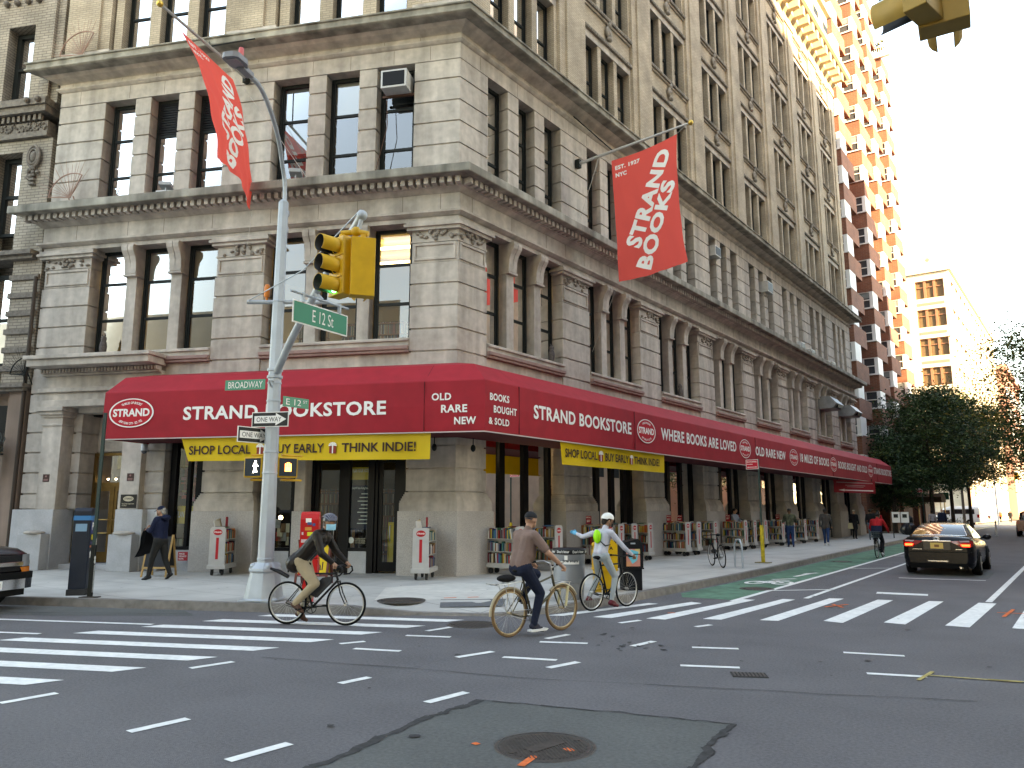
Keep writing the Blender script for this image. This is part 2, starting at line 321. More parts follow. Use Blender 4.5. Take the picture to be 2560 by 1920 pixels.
def manhole(x, y, r, z, label, ribs, a=.4):
    t = thing('manhole_cover', label, 'manhole cover', (x, y, z)); F = fr(x, y, z, a)
    b = MB(F); b.lathe([(r*1.1, -.02), (r*1.1, .004), (r*1.02, .006), (r*1.02, -.01)], 40); b.build('frame', M_iron, t)
    b = MB(F); b.lathe([(r, -.03), (r, .001), (r*.985, .003)], 40)
    for k in range(ribs):
        xx = -r*.9+1.8*r*(k+.5)/ribs; h = math.sqrt(max(0, (r*.9)**2-xx*xx)); b.box(xx-.006, xx+.006, -h, h, .002, .0075)
    if ribs > 15: b.box(-.2*r/.4, .2*r/.4, -.06, .06, .003, .0095, 0, F.rot(.5))
    for k in (0, 1): b.lathe([(.035, .002), (.035, .0097)], 12, 0, F.at((.8*r*(1-2*k), .25*r*(1-2*k), 0)))
    b.build('cover', M_iron, t)
manhole(9.82, -10.25, .36, .004, 'large ribbed round manhole cover inside the dark tarmac patch', 22, .9)
manhole(5.2, -5.55, .37, .004, 'manhole cover in the road beside the kerb ramp and brown shirted cyclist', 9)
manhole(2.81, -4.75, .41, .155, 'dark round manhole cover set in the corner pavement', 9)
manhole(6.85, 2.9, .36, .008, 'manhole cover on the white line at the start of the green lane', 9)
manhole(5.85, 14.5, .33, .008, 'manhole cover halfway along the green cycle lane', 9)
t = thing('road_grate', 'small rectangular iron grate in the open roadway', 'grate', (10.14, -6.7, .004)); b = MB(fr(10.14, -6.7, .004, .5))
b.box(-.19, .19, -.13, .13, -.02, .004, 0); b.build('frame', M_crack, t); b = MB(fr(10.14, -6.7, .004, .5))
for k in range(9): b.box(-.17+k*.04, -.15+k*.04, -.11, .11, .003, .009)
b.build('bars', M_iron, t)
# ------------------------------------------------------------------ the corner bookshop block
M_stone = mat('limestone', (.5, .45, .395), .85, var=.14, vs=1.1, bump=.15, bs=60, streak=.3, var2=.14, vs2=5)
M_stain = mat('stained_limestone', (.3, .265, .225), .88, var=.3, vs=7, bump=.3, bs=50, streak=.25)
M_ledge = mat('weathered_ledge', (.33, .31, .26), .88, var=.3, vs=.7, bump=.2, bs=50, streak=.5, var2=.25, vs2=2.5)
M_granite = mat('pink_granite', (.45, .42, .39), .7, var=.3, vs=55, bump=.1, bs=120, var2=.12, vs2=1.5)
M_granite2 = mat('grey_granite', (.46, .47, .48), .7, var=.12, vs=40, bump=.1, bs=120, var2=.14, vs2=2)
M_pinkm = mat('red_sill_moulding', (.30, .2, .175), .8, var=.15, vs=5)
brickmat('buff_brick', (.50, .41, .3), (.42, .34, .245), (.3, .25, .19), .24, .075, .011, .3)
M_frame = mat('dark_window_frame', (.014, .017, .016), .5, spec=.15)
M_black = mat('black_shopfront', (.008, .008, .009), .4, spec=.12)
glassmat('glass', refl=.1); glassmat('shop_glass', refl=.05)
M_dark = mat('unlit_room_black', (.035, .035, .036), .9)  # near-black colour standing in for unlit rooms
M_blind = [mat('beige_blind', (.36, .33, .26), .9), mat('grey_blind', (.2, .235, .24), .9), mat('brown_blind', (.22, .17, .1), .9)]
bld = thing('bookshop_building', 'large corner block of rusticated limestone below buff brick with bookshop on ground floor', 'building', (0, 0, 0))
def cpoly(d, sb, sa, back):
    """plan of the corner pier: sb, sa are its widths along the two walls, d its offset"""
    q = [FB((sb+d, d, 0)), FA((KC*d, d, 0)), FA((sa+d, d, 0)), FA((sa+d, back, 0)), FA((KC*back, back, 0)), FB((sb+d, back, 0))]
    return [(p[0], p[1]) for p in q]
CB, CA = 1.375, 1.28
def pier(mb, F, s0, s1, zs, d=0., g=.05, back=-.5, ins=.045):
    if F is None:
        mb.prism(cpoly(d-ins, CB, CA, back-.02), zs[0], zs[-1])
        for a, c in zip(zs, zs[1:]): mb.prism(cpoly(d, CB, CA, back), a+g/2, c-g/2)
    else:
        mb.box(s0+ins, s1-ins, back-.02, d-ins, zs[0], zs[-1], 0, F)
        for a, c in zip(zs, zs[1:]): mb.box(s0, s1, back, d, a+g/2, c-g/2, 0, F)
def blk(mb, F, s0, s1, d, z0, z1, back=-.5, mi=0):
    if F is None: mb.prism(cpoly(d, CB, CA, back), z0, z1, mi)
    else: mb.box(s0-d, s1+d, back, d, z0, z1, mi, F)
PA = [(5.25, 6.95), (10.7, 12.4), (16.2, 17.9), (21.5, 23.2), (26.9, 28.6), (32.3, 34.0), (37.7, 39.4), (42.7, 44.1)]
PBr = [(5.85, 7.45), (11.73, 13.44)]
bayA = [(CA, 5.25)]+[(PA[i][1], PA[i+1][0]) for i in range(7)]
bayB = [(CB, 5.85), (7.45, 11.73)]
sb, gb, gb2, bb, cap, brb = MB(), MB(), MB(), MB(), MB(), MB()
piers = [(None, 0, 0)]+[(FA, a, c) for a, c in PA]+[(FB, a, c) for a, c in PBr]
Z2 = [5.45, 6.1, 6.73, 7.36, 8.0, 8.62]; Z3 = [11.12, 11.45, 12.08, 12.76, 13.4, 14.09, 14.69]
def ornament(mb, F, s, d, z, wd, n, seed):
    r_ = random.Random(seed)
    for i in range(7):
        a = -1.2+i*.4; mb.sphere((s+math.sin(a)*.13, d+.05, z+.2+math.cos(a)*.16), (.035+.02*abs(math.sin(a)), .05, .075), 6, 5, 0, F)
    for i in range(n):
        u = r_.uniform(-.5, .5); mb.sphere((s+u*wd, d+.03, z+r_.uniform(.03, .26)), (r_.uniform(.04, .09), .06, r_.uniform(.03, .07)), 6, 5, 0, F)
for k, (F, a, c) in enumerate(piers):
    pier(sb, F, a, c, Z2); blk(sb, F, a, c, -.03, 8.62, 9.22); pier(sb, F, a, c, Z3)
    blk(sb, F, a, c, 0., 9.2, 9.24); blk(sb, F, a, c, -.02, 9.24, 9.53); blk(sb, F, a, c, .1, 9.53, 9.62); blk(sb, F, a, c, .17, 9.62, 9.7); blk(sb, F, a, c, .12, 9.7, 9.79)
    cb_ = MB()
    for FF, s0, s1 in ([(FA, 0, CA), (FB, 0, CB)] if F is None else [(F, a, c)]):
        w_ = s1-s0; ornament(cb_, FF, (s0+s1)/2, -.02, 9.22, w_*.86, 16, k); r = .1
        for x0, x1, z0, z1 in [(s0+.08, s1-.08, 9.1, 9.17), (s0+.08, s1-.08, 8.68, 8.75), (s0+.08, s0+.15, 8.75, 9.1), (s1-.15, s1-.08, 8.75, 9.1)]: sb.box(x0, x1, -.031, .012, z0, z1, 0, FF)
    cb_.build('capital', M_stain, bld)
    # ground floor
    last = (k == 10)
    if not last:
        zg = [2.3, 2.92, 3.52, 4.12, 4.72, 5.45]
        pier(sb, F, a, c, zg)
        gb = MB(); blk(gb, F, a, c, .16, .15, 1.8, -.55); gb.build('granite_base', M_granite, bld, .012); blk(sb, F, a, c, .13, 1.8, 2.02)
        if F is None:
            for i in range(5): sb.prism(cpoly(.12-.025*i, CB, CA, -.5), 2.02+.055*i, 2.02+.055*(i+1))
        else:
            for i in range(5): sb.box(a-.12+.025*i, c+.12-.025*i, -.5, .12-.025*i, 2.02+.055*i, 2.02+.055*(i+1), 0, F)
# mullions, bands and sills
cons = []
for F, bays in ((FA, bayA), (FB, bayB)):
    for bi, (a, c) in enumerate(bays):
        sb.box(a-.02, c+.02, -.5, -.04, 4.7, 6.08, 0, F); sb.box(a, c, -.5, .04, 6.27, 6.5, 0, F); sb.box(a+.0, c, -.5, .1, 6.4, 6.47, 0, F)
        w_ = c-a; mw = .44; ww = (w_-2*mw-.1)/3
        for i in range(2):
            m0 = a+.05+ww*(i+1)+mw*i
            sb.box(m0+.04, m0+mw-.04, -.46, -.12, 6.5, 8.9, 0, F); pier(sb, F, m0-.06, m0+mw+.06, Z3, 0, .05, -.45, .04)
            cb_ = MB(); pr = [(-.46, 8.86), (-.46, 9.79), (.16, 9.79), (.19, 9.7), (.17, 9.6), (.06, 9.44), (.0, 9.26), (-.02, 9.0), (-.06, 8.9)]
            for u in (0, 1): cb_.prism(pr, m0+.02+u*.21, m0+.21+u*.21, 0, F, 'x')
            cb_.box(m0+.04, m0+mw-.04, -.47, -.02, 8.92, 9.7, 0, F); cb_.box(m0, m0+mw, -.47, .0, 8.84, 8.9, 0, F)
            cb_.build('console', M_stone, bld)
mb = MB()
for F, bays in ((FA, bayA), (FB, bayB)):
    for a, c in bays:
        mb.box(a-.0, c, -.4, .09, 6.08, 6.16, 0, F); mb.box(a, c, -.4, .13, 6.16, 6.27, 0, F)
mb.build('sill_moulding', M_pinkm, bld, .02)
def sweep(mb, prof, mi=0, e0=13.44, e1=44.1, cap=True, ext=True):
    """profile (offset, z) carried along both walls with a mitre at the corner; ends returned"""
    pts = []; n = len(prof)
    for o, z in prof:
        x = max(o, 0) if ext else 0
        pts += [FB((e0+x, o, z)), FA((KC*o, o, z)), FA((e1+x, o, z))]
    fs = [(i*3+j, i*3+j+1, ((i+1) % n)*3+j+1, ((i+1) % n)*3+j) for i in range(n) for j in (0, 1)]
    if cap: fs += [tuple(i*3 for i in range(n)), tuple(reversed([i*3+2 for i in range(n)]))]
    mb.add(pts, fs, mi, False, W0)
sb.build('stone_wall', M_stone, bld, .008, False, 1)
e = MB(); sweep(e, [(-.5, 9.79), (.03, 9.79), (.03, 9.91), (.1, 9.93), (.2, 9.99), (.2, 10.05), (.07, 10.06), (.07, 10.56), (.12, 10.575), (.25, 10.66), (.32, 10.66), (.32, 10.84), (-.5, 10.84)]); e.build('entablature', M_stone, bld)
e = MB(); sweep(e, [(-.5, 10.84), (.78, 10.84), (.8, 10.86), (.8, 11.08), (.76, 11.1), (-.5, 11.14)]); e.build('lower_cornice', M_ledge, bld, .015)
e = MB()
for F, L_ in ((FA, 44.5), (FB, 13.8)):
    s = -.18
    while s < L_: e.box(s, s+.13, .3, .55, 10.67, 10.842, 0, F); s += .225
e.build('dentils', M_stone, bld)
e = MB(); sweep(e, [(-.5, 14.69), (0, 14.69), (0, 15.16), (.05, 15.18), (.12, 15.24), (.12, 15.29), (.04, 15.3), (.04, 15.44), (.1, 15.47), (.3, 15.53), (.42, 15.6), (-.5, 15.6)]); e.build('upper_entablature', M_stone, bld)
e = MB(); sweep(e, [(-.5, 15.6), (.72, 15.6), (.78, 15.63), (.78, 15.68), (.74, 15.69), (.74, 15.84), (.79, 15.85), (.79, 15.9), (-.5, 15.93)]); e.build('upper_cornice', M_ledge, bld, .01)
# vertical joints in the plain bands
e = MB(); rr = random.Random(2)
for F, L_ in ((FA, 43), (FB, 13)):
    s = .5
    while s < L_: e.box(s, s+.012, .0, .0725, 10.07, 10.55, 0, F); e.box(s+.4, s+.411, -.02, .0025, 14.72, 15.15, 0, F); e.box(s+.7, s+.711, .03, .0425, 15.31, 15.43, 0, F); s += rr.uniform(1.1, 1.9)
e.build('stone_joints', mat('joint', (.12, .1, .08), .9), bld)
# brick storeys
rows = [(16.4, 19.27)]+[(16.55+4.2*k, 19.27+4.2*k) for k in (1, 2, 3)]
st, br2 = MB(), MB()
pb = [(None, 0, 0)]+[(FA, a, c) for a, c in PA]+[(FB, a+.1, c) for a, c in PBr]
for F, a, c in pb:
    blk(brb, F, a, c, .02, 16.5, 33.6, -.6); pl = MB(); blk(pl, F, a, c, .09, 15.93, 16.5, -.6); pl.build('pier_plinth', M_stone, bld, .01)
    if F is not None: brb.box(a+.35, c-.35, 0, .1, 16.5, 33.4, 0, F)
car = []
wins = []      # F, s0, s1, z0, z1, style
for F, bays, nr in ((FA, bayA, 4), (FB, bayB, 4)):
    for bi, (a, c) in enumerate(bays):
        st = MB(); w_ = c-a; ww = .98; gap = (w_-3*ww)/4+.05; m = (w_-3*ww-2*gap)/2
        for k in range(nr):
            z0, z1 = rows[k]; zt = rows[k+1][0] if k < 3 else 33.6
            for i in range(3):
                s0 = a+m+i*(ww+gap)
                if F is FA or k == 0: wins.append((F, s0, s0+ww, z0, z1, 'brick', bi))
                if i < 2: brb.box(s0+ww, s0+ww+gap, -.6, -.13, z0, z1, 0, F)
            if F is FB and k > 0: brb.box(a, c, -.6, -.3, z0, z1, 0, F)
            brb.box(a, a+m, -.6, -.1, z0, z1, 0, F); brb.box(c-m, c, -.6, -.1, z0, z1, 0, F)
            st.box(a, c, -.6, -.1, z1, z1+.3, 0, F); brb.box(a, c, -.6, -.12, z1+.3, zt-.2, 0, F); st.box(a, c, -.6, -.05, zt-.2, zt, 0, F)
            if k < 3 or F is FA:
                x = MB()
                x.box(a+.02, c-.02, -.12, .0, z1+.3, z1+.42, 0, F); x.box(a+.02, c-.02, -.1, .03, zt-.12, zt-.002, 0, F)
                for q in range(int(w_/.14)): x.sphere((a+.1+q*.14, .0, z1+.36), (.05, .03, .045), 5, 4, 0, F); x.sphere((a+.1+q*.14, .03, zt-.06), (.05, .03, .045), 5, 4, 0, F)
                x.build('carved_band', M_stain, bld)
                x = MB(); s = (a+c)/2
                x.lathe([(.2, 0), (.24, .05), (.24, .1), (.16, .14), (.12, .1), (.1, .13), (.02, .16)], 14, 0, Fr(F((s, -.1, (z1+.36+zt)/2)), (F.m[0]), (0, 0, 1), F.m[1])); x.sphere((s, 0, z1+.62), (.16, .1, .1), 8, 6, 0, F); x.sphere((s, 0, zt-.28), (.1, .1, .14), 8, 6, 0, F)
                x.build('cartouche', M_stain, bld)
        st.build('stone_lintels', M_stone, bld, .01, False, 1)
brb.build('brick_wall', MATS['buff_brick'], bld, uv=True)
# window list; the lower windows and the window list
for F, bays in ((FA, bayA), (FB, bayB)):
    for bi, (a, c) in enumerate(bays):
        w_ = c-a; mw = .44; ww = (w_-2*mw-.1)/3
        for i in range(3):
            s0 = a+.05+i*(ww+mw); wins.append((F, s0, s0+ww, 6.5, 9.79, 'second', bi)); wins.append((F, s0+.06*(i > 0), s0+ww-.06*(i < 2), 11.12, 14.69, 'third', bi))
sep = sorted(range(len(wins)), key=lambda i: (math.dist(CAM, wins[i][0](((wins[i][1]+wins[i][2])/2, 0, wins[i][3])))))
sep = set(sep[:100]); sf, sp_ = MB(), MB(); rr = random.Random(11)
for i, (F, s0, s1, z0, z1, sty, bi) in enumerate(wins):
    f_, p_, bl = (MB(), MB(), None) if i in sep else (sf, sp_, None)
    o = {'brick': -.42, 'second': -.42, 'third': -.38}[sty]; t = .075; h = z1-z0
    f_.box(s0, s0+t, o-.06, o+.03, z0, z1, 0, F); f_.box(s1-t, s1, o-.06, o+.03, z0, z1, 0, F); f_.box(s0+t, s1-t, o-.06, o+.025, z1-t-.03, z1, 0, F); f_.box(s0+t, s1-t, o-.06, o+.025, z0, z0+.07, 0, F)
    f_.box(s0+t, s0+t+.05, o-.05, o+.005, z0+.07, z1-t, 0, F); f_.box(s1-t-.05, s1-t, o-.05, o+.005, z0+.07, z1-t, 0, F)
    rails = {'brick': [.47], 'second': [.33, .68], 'third': [.31, .66]}[sty]
    for q in rails: f_.box(s0+t+.05, s1-t-.05, o-.05, o+.015, z0+q*h-.04, z0+q*h+.04, 0, F)
    p_.quad((s0+t, o-.02, z0), (s1-t, o-.02, z0), (s1-t, o-.02, z1), (s0+t, o-.02, z1), 0, F)
    lou = sty == 'third' and F is FB and bi == 1 and i % 6 in (1, 3)
    if i in sep:
        wo = f_.build('window', M_frame, bld); p_.build('pane', MATS['glass'], wo)
        if lou:
            l_ = MB()
            for q in range(13): l_.box(s0+t, s1-t, o-.03, o+.03, z0+.66*h+.05+q*.083, z0+.66*h+.09+q*.083, 0, F)
            l_.build('louvre', M_black, wo)
        elif sty != 'second' or (F is FB and bi == 1):
            dz = rr.choice([.3, .45, .5, .62, .35]); m_ = rr.choice(M_blind if sty != 'second' else [M_blind[2], M_blind[0]])
            if rr.random() < .75 or sty == 'second': q = MB(); q.box(s0+t, s1-t, o-.11, o-.1, z1-dz*h, z1, 0, F); q.build('blind', m_, wo)
for mb, nm, m_ in ((sf, 'window', M_frame), (sp_, 'window_pane', MATS['glass'])):
    x = mb.build(nm, m_, bld); x['kind'] = 'stuff'
    x['label'] = 'smaller distant windows of the upper storeys, ' + ('frames' if m_ is M_frame else 'panes')
# solid near-black core painting in unlit rooms behind the upper storeys, floors, roof cornice and attic
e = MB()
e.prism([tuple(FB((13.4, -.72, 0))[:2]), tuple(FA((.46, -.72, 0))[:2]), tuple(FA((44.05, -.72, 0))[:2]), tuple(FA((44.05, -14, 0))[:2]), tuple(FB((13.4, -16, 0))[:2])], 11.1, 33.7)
e.build('dark_core', M_dark, bld)
e = MB()
for F, a, c in pb: blk(e, F, a, c, .1, 33.6, 34.1, -.6)
sweep(e, [(-.6, 33.6), (.05, 33.6), (.05, 34.3), (.3, 34.5), (.3, 34.9), (1.0, 35.1), (1.15, 35.2), (1.15, 35.6), (-.6, 35.8)])
for k in range(40): e.box(.6+k*1.1, 1.0+k*1.1, .2, .95, 34.45, 35.09, 0, FA)
sweep(e, [(-.6, 35.8), (.0, 35.8), (.0, 40.3), (.25, 40.4), (.25, 40.9), (-.6, 40.9)])
e.build('roof_cornice', mat('buff_stone', (.42, .35, .25), .85, var=.12, vs=2), bld)
e = MB()
for k in range(17): e.box(1.2+k*2.6, 2.5+k*2.6, -.05, .012, 36.6, 39.4, 0, FA)
e.build('attic_window', M_frame, bld)
e = MB(); e.prism([tuple(FB((13.4, -.5, 0))[:2]), (-.5, .3), (-.5, 44.05), (-14, 44.05), tuple(FB((13.4, -14, 0))[:2])], 40.2, 40.6)
e.box(-14, -.61, 43.6, 44.1, .15, 40.2); e.prism([tuple(FB((13.44, -.62, 0))[:2]), tuple(FB((13.0, -.62, 0))[:2]), tuple(FB((13.0, -16, 0))[:2]), tuple(FB((13.44, -16, 0))[:2])], .15, 40.2); e.build('roof_and_party_walls', M_stone, bld)
# shop rooms
M_cream = mat('cream_plaster', (.52, .45, .3), .9); M_shelf = mat('shelf_wood', (.16, .07, .035), .6)
def plan(o0, o1, L0=13.0, L1=43.6):
    return [tuple(p[:2]) for p in (FB((L0, o0, 0)), FA((KC*o0, o0, 0)), FA((L1, o0, 0)), FA((L1, o1, 0)), FA((KC*o1, o1, 0)), FB((L0, o1, 0)))]
e = MB()
for z, t in ((.17, .03), (4.72, .2), (5.3, .1), (9.82, .1)): e.prism(plan(-.62, -9), z, z+t)
for z0, z1 in ((.2, 4.72), (5.4, 9.82)):
    e.box(.0, 43.5, -9.2, -9, z0, z1, 0, FA); e.box(0, 13, -9.2, -9, z0, z1, 0, FB); e.box(42.9, 43.1, -9, -.65, z0, z1, 0, FA); e.box(12.6, 12.8, -9, -.65, z0, z1, 0, FB)
e.build('shop_interior', M_cream, bld)
e = MB(); e.box(0, 13, -8.9, -8.8, .2, 4.72, 0, FB); e.box(.6, 13, -2.45, -2.4, .2, 4.7, 0, FB); e.prism([(-.1, .4), tuple(FB((12.9, -.7, 0))[:2]), tuple(FB((12.9, -2.4, 0))[:2]), (-2, .4)], 4.66, 4.7); e.build('shop_shade_panels', mat('shop_shade_paint', (.02, .016, .012), .8), bld)  # near-black panels added so the avenue shop looks dim, shade put into colour
m = bpy.data.materials.new('book_rows'); m.use_nodes = True; n_ = m.node_tree; L_ = n_.links; uvn = n_.nodes.new('ShaderNodeUVMap'); uvn.uv_map = 'UVMap'
bk = n_.nodes.new('ShaderNodeTexBrick'); L_.new(uvn.outputs[0], bk.inputs[0]); bk.inputs['Scale'].default_value = 1; bk.inputs['Brick Width'].default_value = .04; bk.inputs['Row Height'].default_value = .33; bk.inputs['Mortar Size'].default_value = .012
bk.inputs['Color1'].default_value = (0, 0, 0, 1); bk.inputs['Color2'].default_value = (1, 1, 1, 1); bk.inputs['Mortar'].default_value = (.0, 0, 0, 1); bk.inputs['Bias'].default_value = 0
cr = n_.nodes.new('ShaderNodeValToRGB'); cr.color_ramp.interpolation = 'CONSTANT'; L_.new(bk.outputs[0], cr.inputs[0])
for i, c in enumerate([(.05, .02, .015), (.3, .06, .04), (.05, .1, .16), (.4, .33, .2), (.12, .16, .1), (.5, .46, .4), (.06, .05, .05), (.35, .18, .06)]):
    el = cr.color_ramp.elements.new(i/8) if i > 1 else cr.color_ramp.elements[i]; el.position = i/8; el.color = (*c, 1)
L_.new(cr.outputs[0], n_.nodes['Principled BSDF'].inputs[0]); MATS['book_rows'] = m
rr = random.Random(4)
def bookcase(F, s0, s1, o, z0, n):
    x = MB(); x.box(s0, s1, o-.3, o, z0, z0+n*.36+.08, 0, F)
    for k in range(n+1): x.box(s0-.02, s1+.02, o, o+.06, z0+k*.36, z0+k*.36+.035, 1, F)
    y = x.build('bookcase', [m, M_shelf], bld, uv=True)
for s in (1.4, 2.5, 3.6, 5.1): bookcase(FB, s, s+.95, -2.6, 5.42, 6)
for s in (2.2, 3.5, 8, 9.5, 14, 20): bookcase(FA, s, s+1.2, -2.9, 5.42, 6)
for s in (1.6, 3.2, 7.5, 9.2, 13, 15, 19, 24, 30): bookcase(FA, s, s+1.4, -3.4, .2, 7)
for s in (2.2, 3.6, 4.4, 8, 10): bookcase(FB, s, s+.9, -1.9, .2, 6)
M_tube = mat('fluorescent_tube', (1, .85, .5), emit=(1, .76, .36), es=1.6); M_lamp = mat('lamp_glass', (1, .95, .85), emit=(1, .86, .62), es=3.2)
for F, o, s0, s1, z in [(FB, -1.4, .9, 3.6, 9.6), (FB, -2.6, .6, 3.4, 9.55), (FB, -1.7, 8.0, 11.2, 9.62), (FA, -1.6, 1.4, 4.6, 9.6), (FA, -2.2, 7.3, 10.4, 9.6), (FA, -3.6, 1.2, 5.0, 3.55), (FA, -4.4, 2.0, 9.6, 3.5), (FA, -4.2, 7.4, 10.4, 3.3), (FA, -4, 24, 27, 3.6)]:
    x = MB(); x.box(s0, s1, o-.06, o+.06, z, z+.05, 0, F); x.build('ceiling_light', M_tube, bld)
for s, o in ((1.9, -1.3), (2.9, -1.2), (4.3, -1.1), (4.0, -2.2), (8.0, -1.6)):
    x = MB(); Fl = FA.at((s, o, 3.42)); x.lathe([(.03, .22), (.06, .2), (.17, .06), (.18, 0), (.12, -.05), (.02, -.07)], 14, 0, Fl); x2 = x.build('pendant_lamp', M_lamp, bld); x = MB(); x.tube([FA((s, o, 3.6)), FA((s, o, 4.7))], .012, 5); x.build('cord', M_black, x2)
# shopfronts on the side street
def shopfront(F, a, c, o, mull, sill, mull_w=.22, top=4.7):
    x = MB(); x.box(a, a+.18, o-.1, o+.08, .15, top, 0, F); x.box(c-.18, c, o-.1, o+.08, .15, top, 0, F); x.box(a+.18, c-.18, o-.1, o+.08, top-.35, top, 0, F)
    x.box(a+.18, c-.18, o-.1, o+.06, sill, sill+.09, 0, F)
    for s in mull: x.box(s-mull_w/2, s+mull_w/2, o-.09, o+.07, sill+.09, top-.35, 0, F)
    y = x.build('shopfront', M_black, bld); x = MB(); x.quad((a+.18, o, sill+.09), (c-.18, o, sill+.09), (c-.18, o, top-.35), (a+.18, o, top-.35), 0, F); x.build('pane', MATS['shop_glass'], y)
    if sill > .3: x = MB(); x.box(a+.18, c-.18, o-.1, o+.05, .15, sill, 0, F); x.build('stall_riser', M_granite2, y)
    return y
M_redboard = mat('red_display_board', (.2, .012, .012), .6); M_redneon = mat('red_neon', (1, .05, .03), emit=(1, .05, .02), es=4)
for bi, (a, c) in enumerate(bayA):
    a, c = a+.14, c-.14; y = shopfront(FA, a, c, -.5, [a+1.15, a+2.35] if bi != 1 else [a+.95, a+2.0, a+2.9], .62 if bi else .55, .26)
    if bi >= 2:
        x = MB(); x.box(a+.2, c-.2, -1.3, -1.2, .3, 4.4, 0, FA); x.build('backing_board', M_redboard if bi in (2, 4) else M_dark, y)  # red boards in two bays, elsewhere near-black panels painting a dark interior
    if bi == 2:
        x = MB(); x.tube([FA((a+.35, -.6, 2.5)), FA((a+.35, -.6, 2.3)), FA((a+.75, -.6, 2.3)), FA((a+.75, -.6, 2.7))], .03, 6); x.build('neon_sign', M_redneon, y)
        x = MB(); x.box(a+1.4, a+2.0, -.58, -.57, 1.7, 2.6, 0, FA); x.build('poster', mat('grey_poster', (.2, .22, .22), .8), y)
# shopfronts on the avenue
y = shopfront(FB, 7.6, 8.62, -.3, [8.02], .72, .1)
x = MB(); x.box(7.7, 8.5, -.72, -.7, 2.3, 4.3, 0, FB); x.build('backing_board', M_redboard, y)
x = MB(); x.box(7.7, 8.5, -.5, -.48, 1.45, 1.95, 0, FB); x.build('poster', mat('yellow_poster', (.62, .46, .05), .7), y)
x = MB(); put_text(x, 'PLAN YOUR VOTE', 8.5, 7.68, 1.62, 1.8, lambda s, z: FB((s, -.474, z))); x.build('lettering', mat('pale_lettering', (.6, .65, .6), .7), y)
rr = random.Random(8)
x = MB()
for k in range(26): s, z = rr.uniform(7.7, 8.5), rr.uniform(2.0, 3.2); x.box(s-.07, s+.07, -.62, -.6, z, z+rr.uniform(.03, .12), k % 3, FB)
for k in range(6): s = 7.75+k*.13; x.box(s, s+.1, -.5, -.46, .82, 1.02, 3, FB)
x.build('display', [mat('disp_red', (.4, .04, .03), .6), mat('disp_pink', (.3, .08, .16), .6), mat('disp_brown', (.2, .1, .04), .6), mat('disp_cream', (.55, .5, .36), .7)], y)
y = shopfront(FB, 4.62, 5.72, -.3, [], .72, .1)
x = MB()
for k in range(14): s, z = 4.72+rr.uniform(0, .75), .85+.12*(k % 5); x.box(s, s+.16, -.8+.04*(k % 5), -.76+.04*(k % 5), z, z+.25, rr.randrange(4), FB)
x.build('display', [MATS['disp_cream'], MATS['disp_brown'], mat('disp_grey', (.35, .35, .33), .7), MATS['disp_red']], y)
x = MB(); x.sphere(FB((5.45, -.9, 1.62)), .06, 8, 6); x.build('lamp', M_lamp, y)
x = MB(); blk(x, FB, 4.3, 4.55, .02, 1.8, 5.4); x.build('narrow_pier', M_stone, bld, .01); x = MB(); blk(x, FB, 4.3, 4.55, .06, .15, 1.8); x.build('narrow_pier_base', M_granite, bld, .01)
y = shopfront(FB, 2.4, 3.3, -.42, [], .73, .1)
x = MB(); x.box(2.6, 3.12, -.5, -.47, 2.66, 3.0, 0, FB); x.box(2.6, 3.12, -.5, -.475, 2.5, 2.66, 1, FB); x.box(2.6, 3.12, -.5, -.476, 1.3, 2.5, 2, FB); x.build('poster', [MATS['yellow_poster'], mat('poster_dark', (.05, .04, .02), .8), mat('poster_navy', (.01, .013, .03), .8)], y)
x = MB(); put_text(x, 'PLAN YOUR VOTE', 3.1, 2.62, 2.86, 2.96, lambda s, z: FB((s, -.466, z))); put_text(x, 'Early NY State Voting Dates', 3.1, 2.62, 2.38, 2.46, lambda s, z: FB((s, -.472, z)), bold=.01)
for k in range(9): z = 2.26-.1*k; x.box(2.63, 2.63+.2+.05*(k % 3), -.474, -.472, z, z+.025, 0, FB)
x.build('lettering', MATS['pale_lettering'], y)
x = MB(); F_ = Fr(FB((3.06, -.41, 1.02)), -DB, (0, 0, 1), NB)
x.lathe([(.085, 0), (.085, .004)], 20, 0, F_); x.build('sticker', MATS['pale_lettering'], y)
x = MB(); put_text(x, "PLEASE DON'T\nEAT OR DRINK\nIN THE STORE", 2.93, 2.64, .93, 1.08, lambda s, z: FB((s, -.41, z))); x.build('lettering', mat('dim_cream_lettering', (.4, .38, .28), .7), y)
def glassdoor(F, s0, s1, o, parent):
    x = MB(); z1 = 3.25
    for a, c, z0, zz in [(s0, s0+.11, .2, z1), (s1-.11, s1, .2, z1), (s0+.11, s1-.11, .2, .45), (s0+.11, s1-.11, z1-.12, z1)]: x.box(a, c, o-.04, o+.03, z0, zz, 0, F)
    d = x.build('door', M_black, parent); x = MB(); x.quad((s0+.1, o, .4), (s1-.1, o, .4), (s1-.1, o, z1-.1), (s0+.1, o, z1-.1), 0, F); x.build('pane', MATS['shop_glass'], d)
    x = MB(); x.tube([F((s0+.2, o+.03, 1.0)), F((s0+.2, o+.09, 1.02)), F((s0+.2, o+.09, 1.4)), F((s0+.2, o+.03, 1.42))], .014, 6); x.build('handle', mat('steel', (.5, .5, .5), .3, 1), d)
glassdoor(FB, 1.75, 2.32, -.5, bld); glassdoor(FB, 3.38, 4.2, -.5, bld)
x = MB()
for a, c in ((1.53, 1.75), (2.32, 2.4), (3.3, 3.38), (4.2, 4.3)): x.box(a, c, -.58, -.4, .15, 4.7, 0, FB)
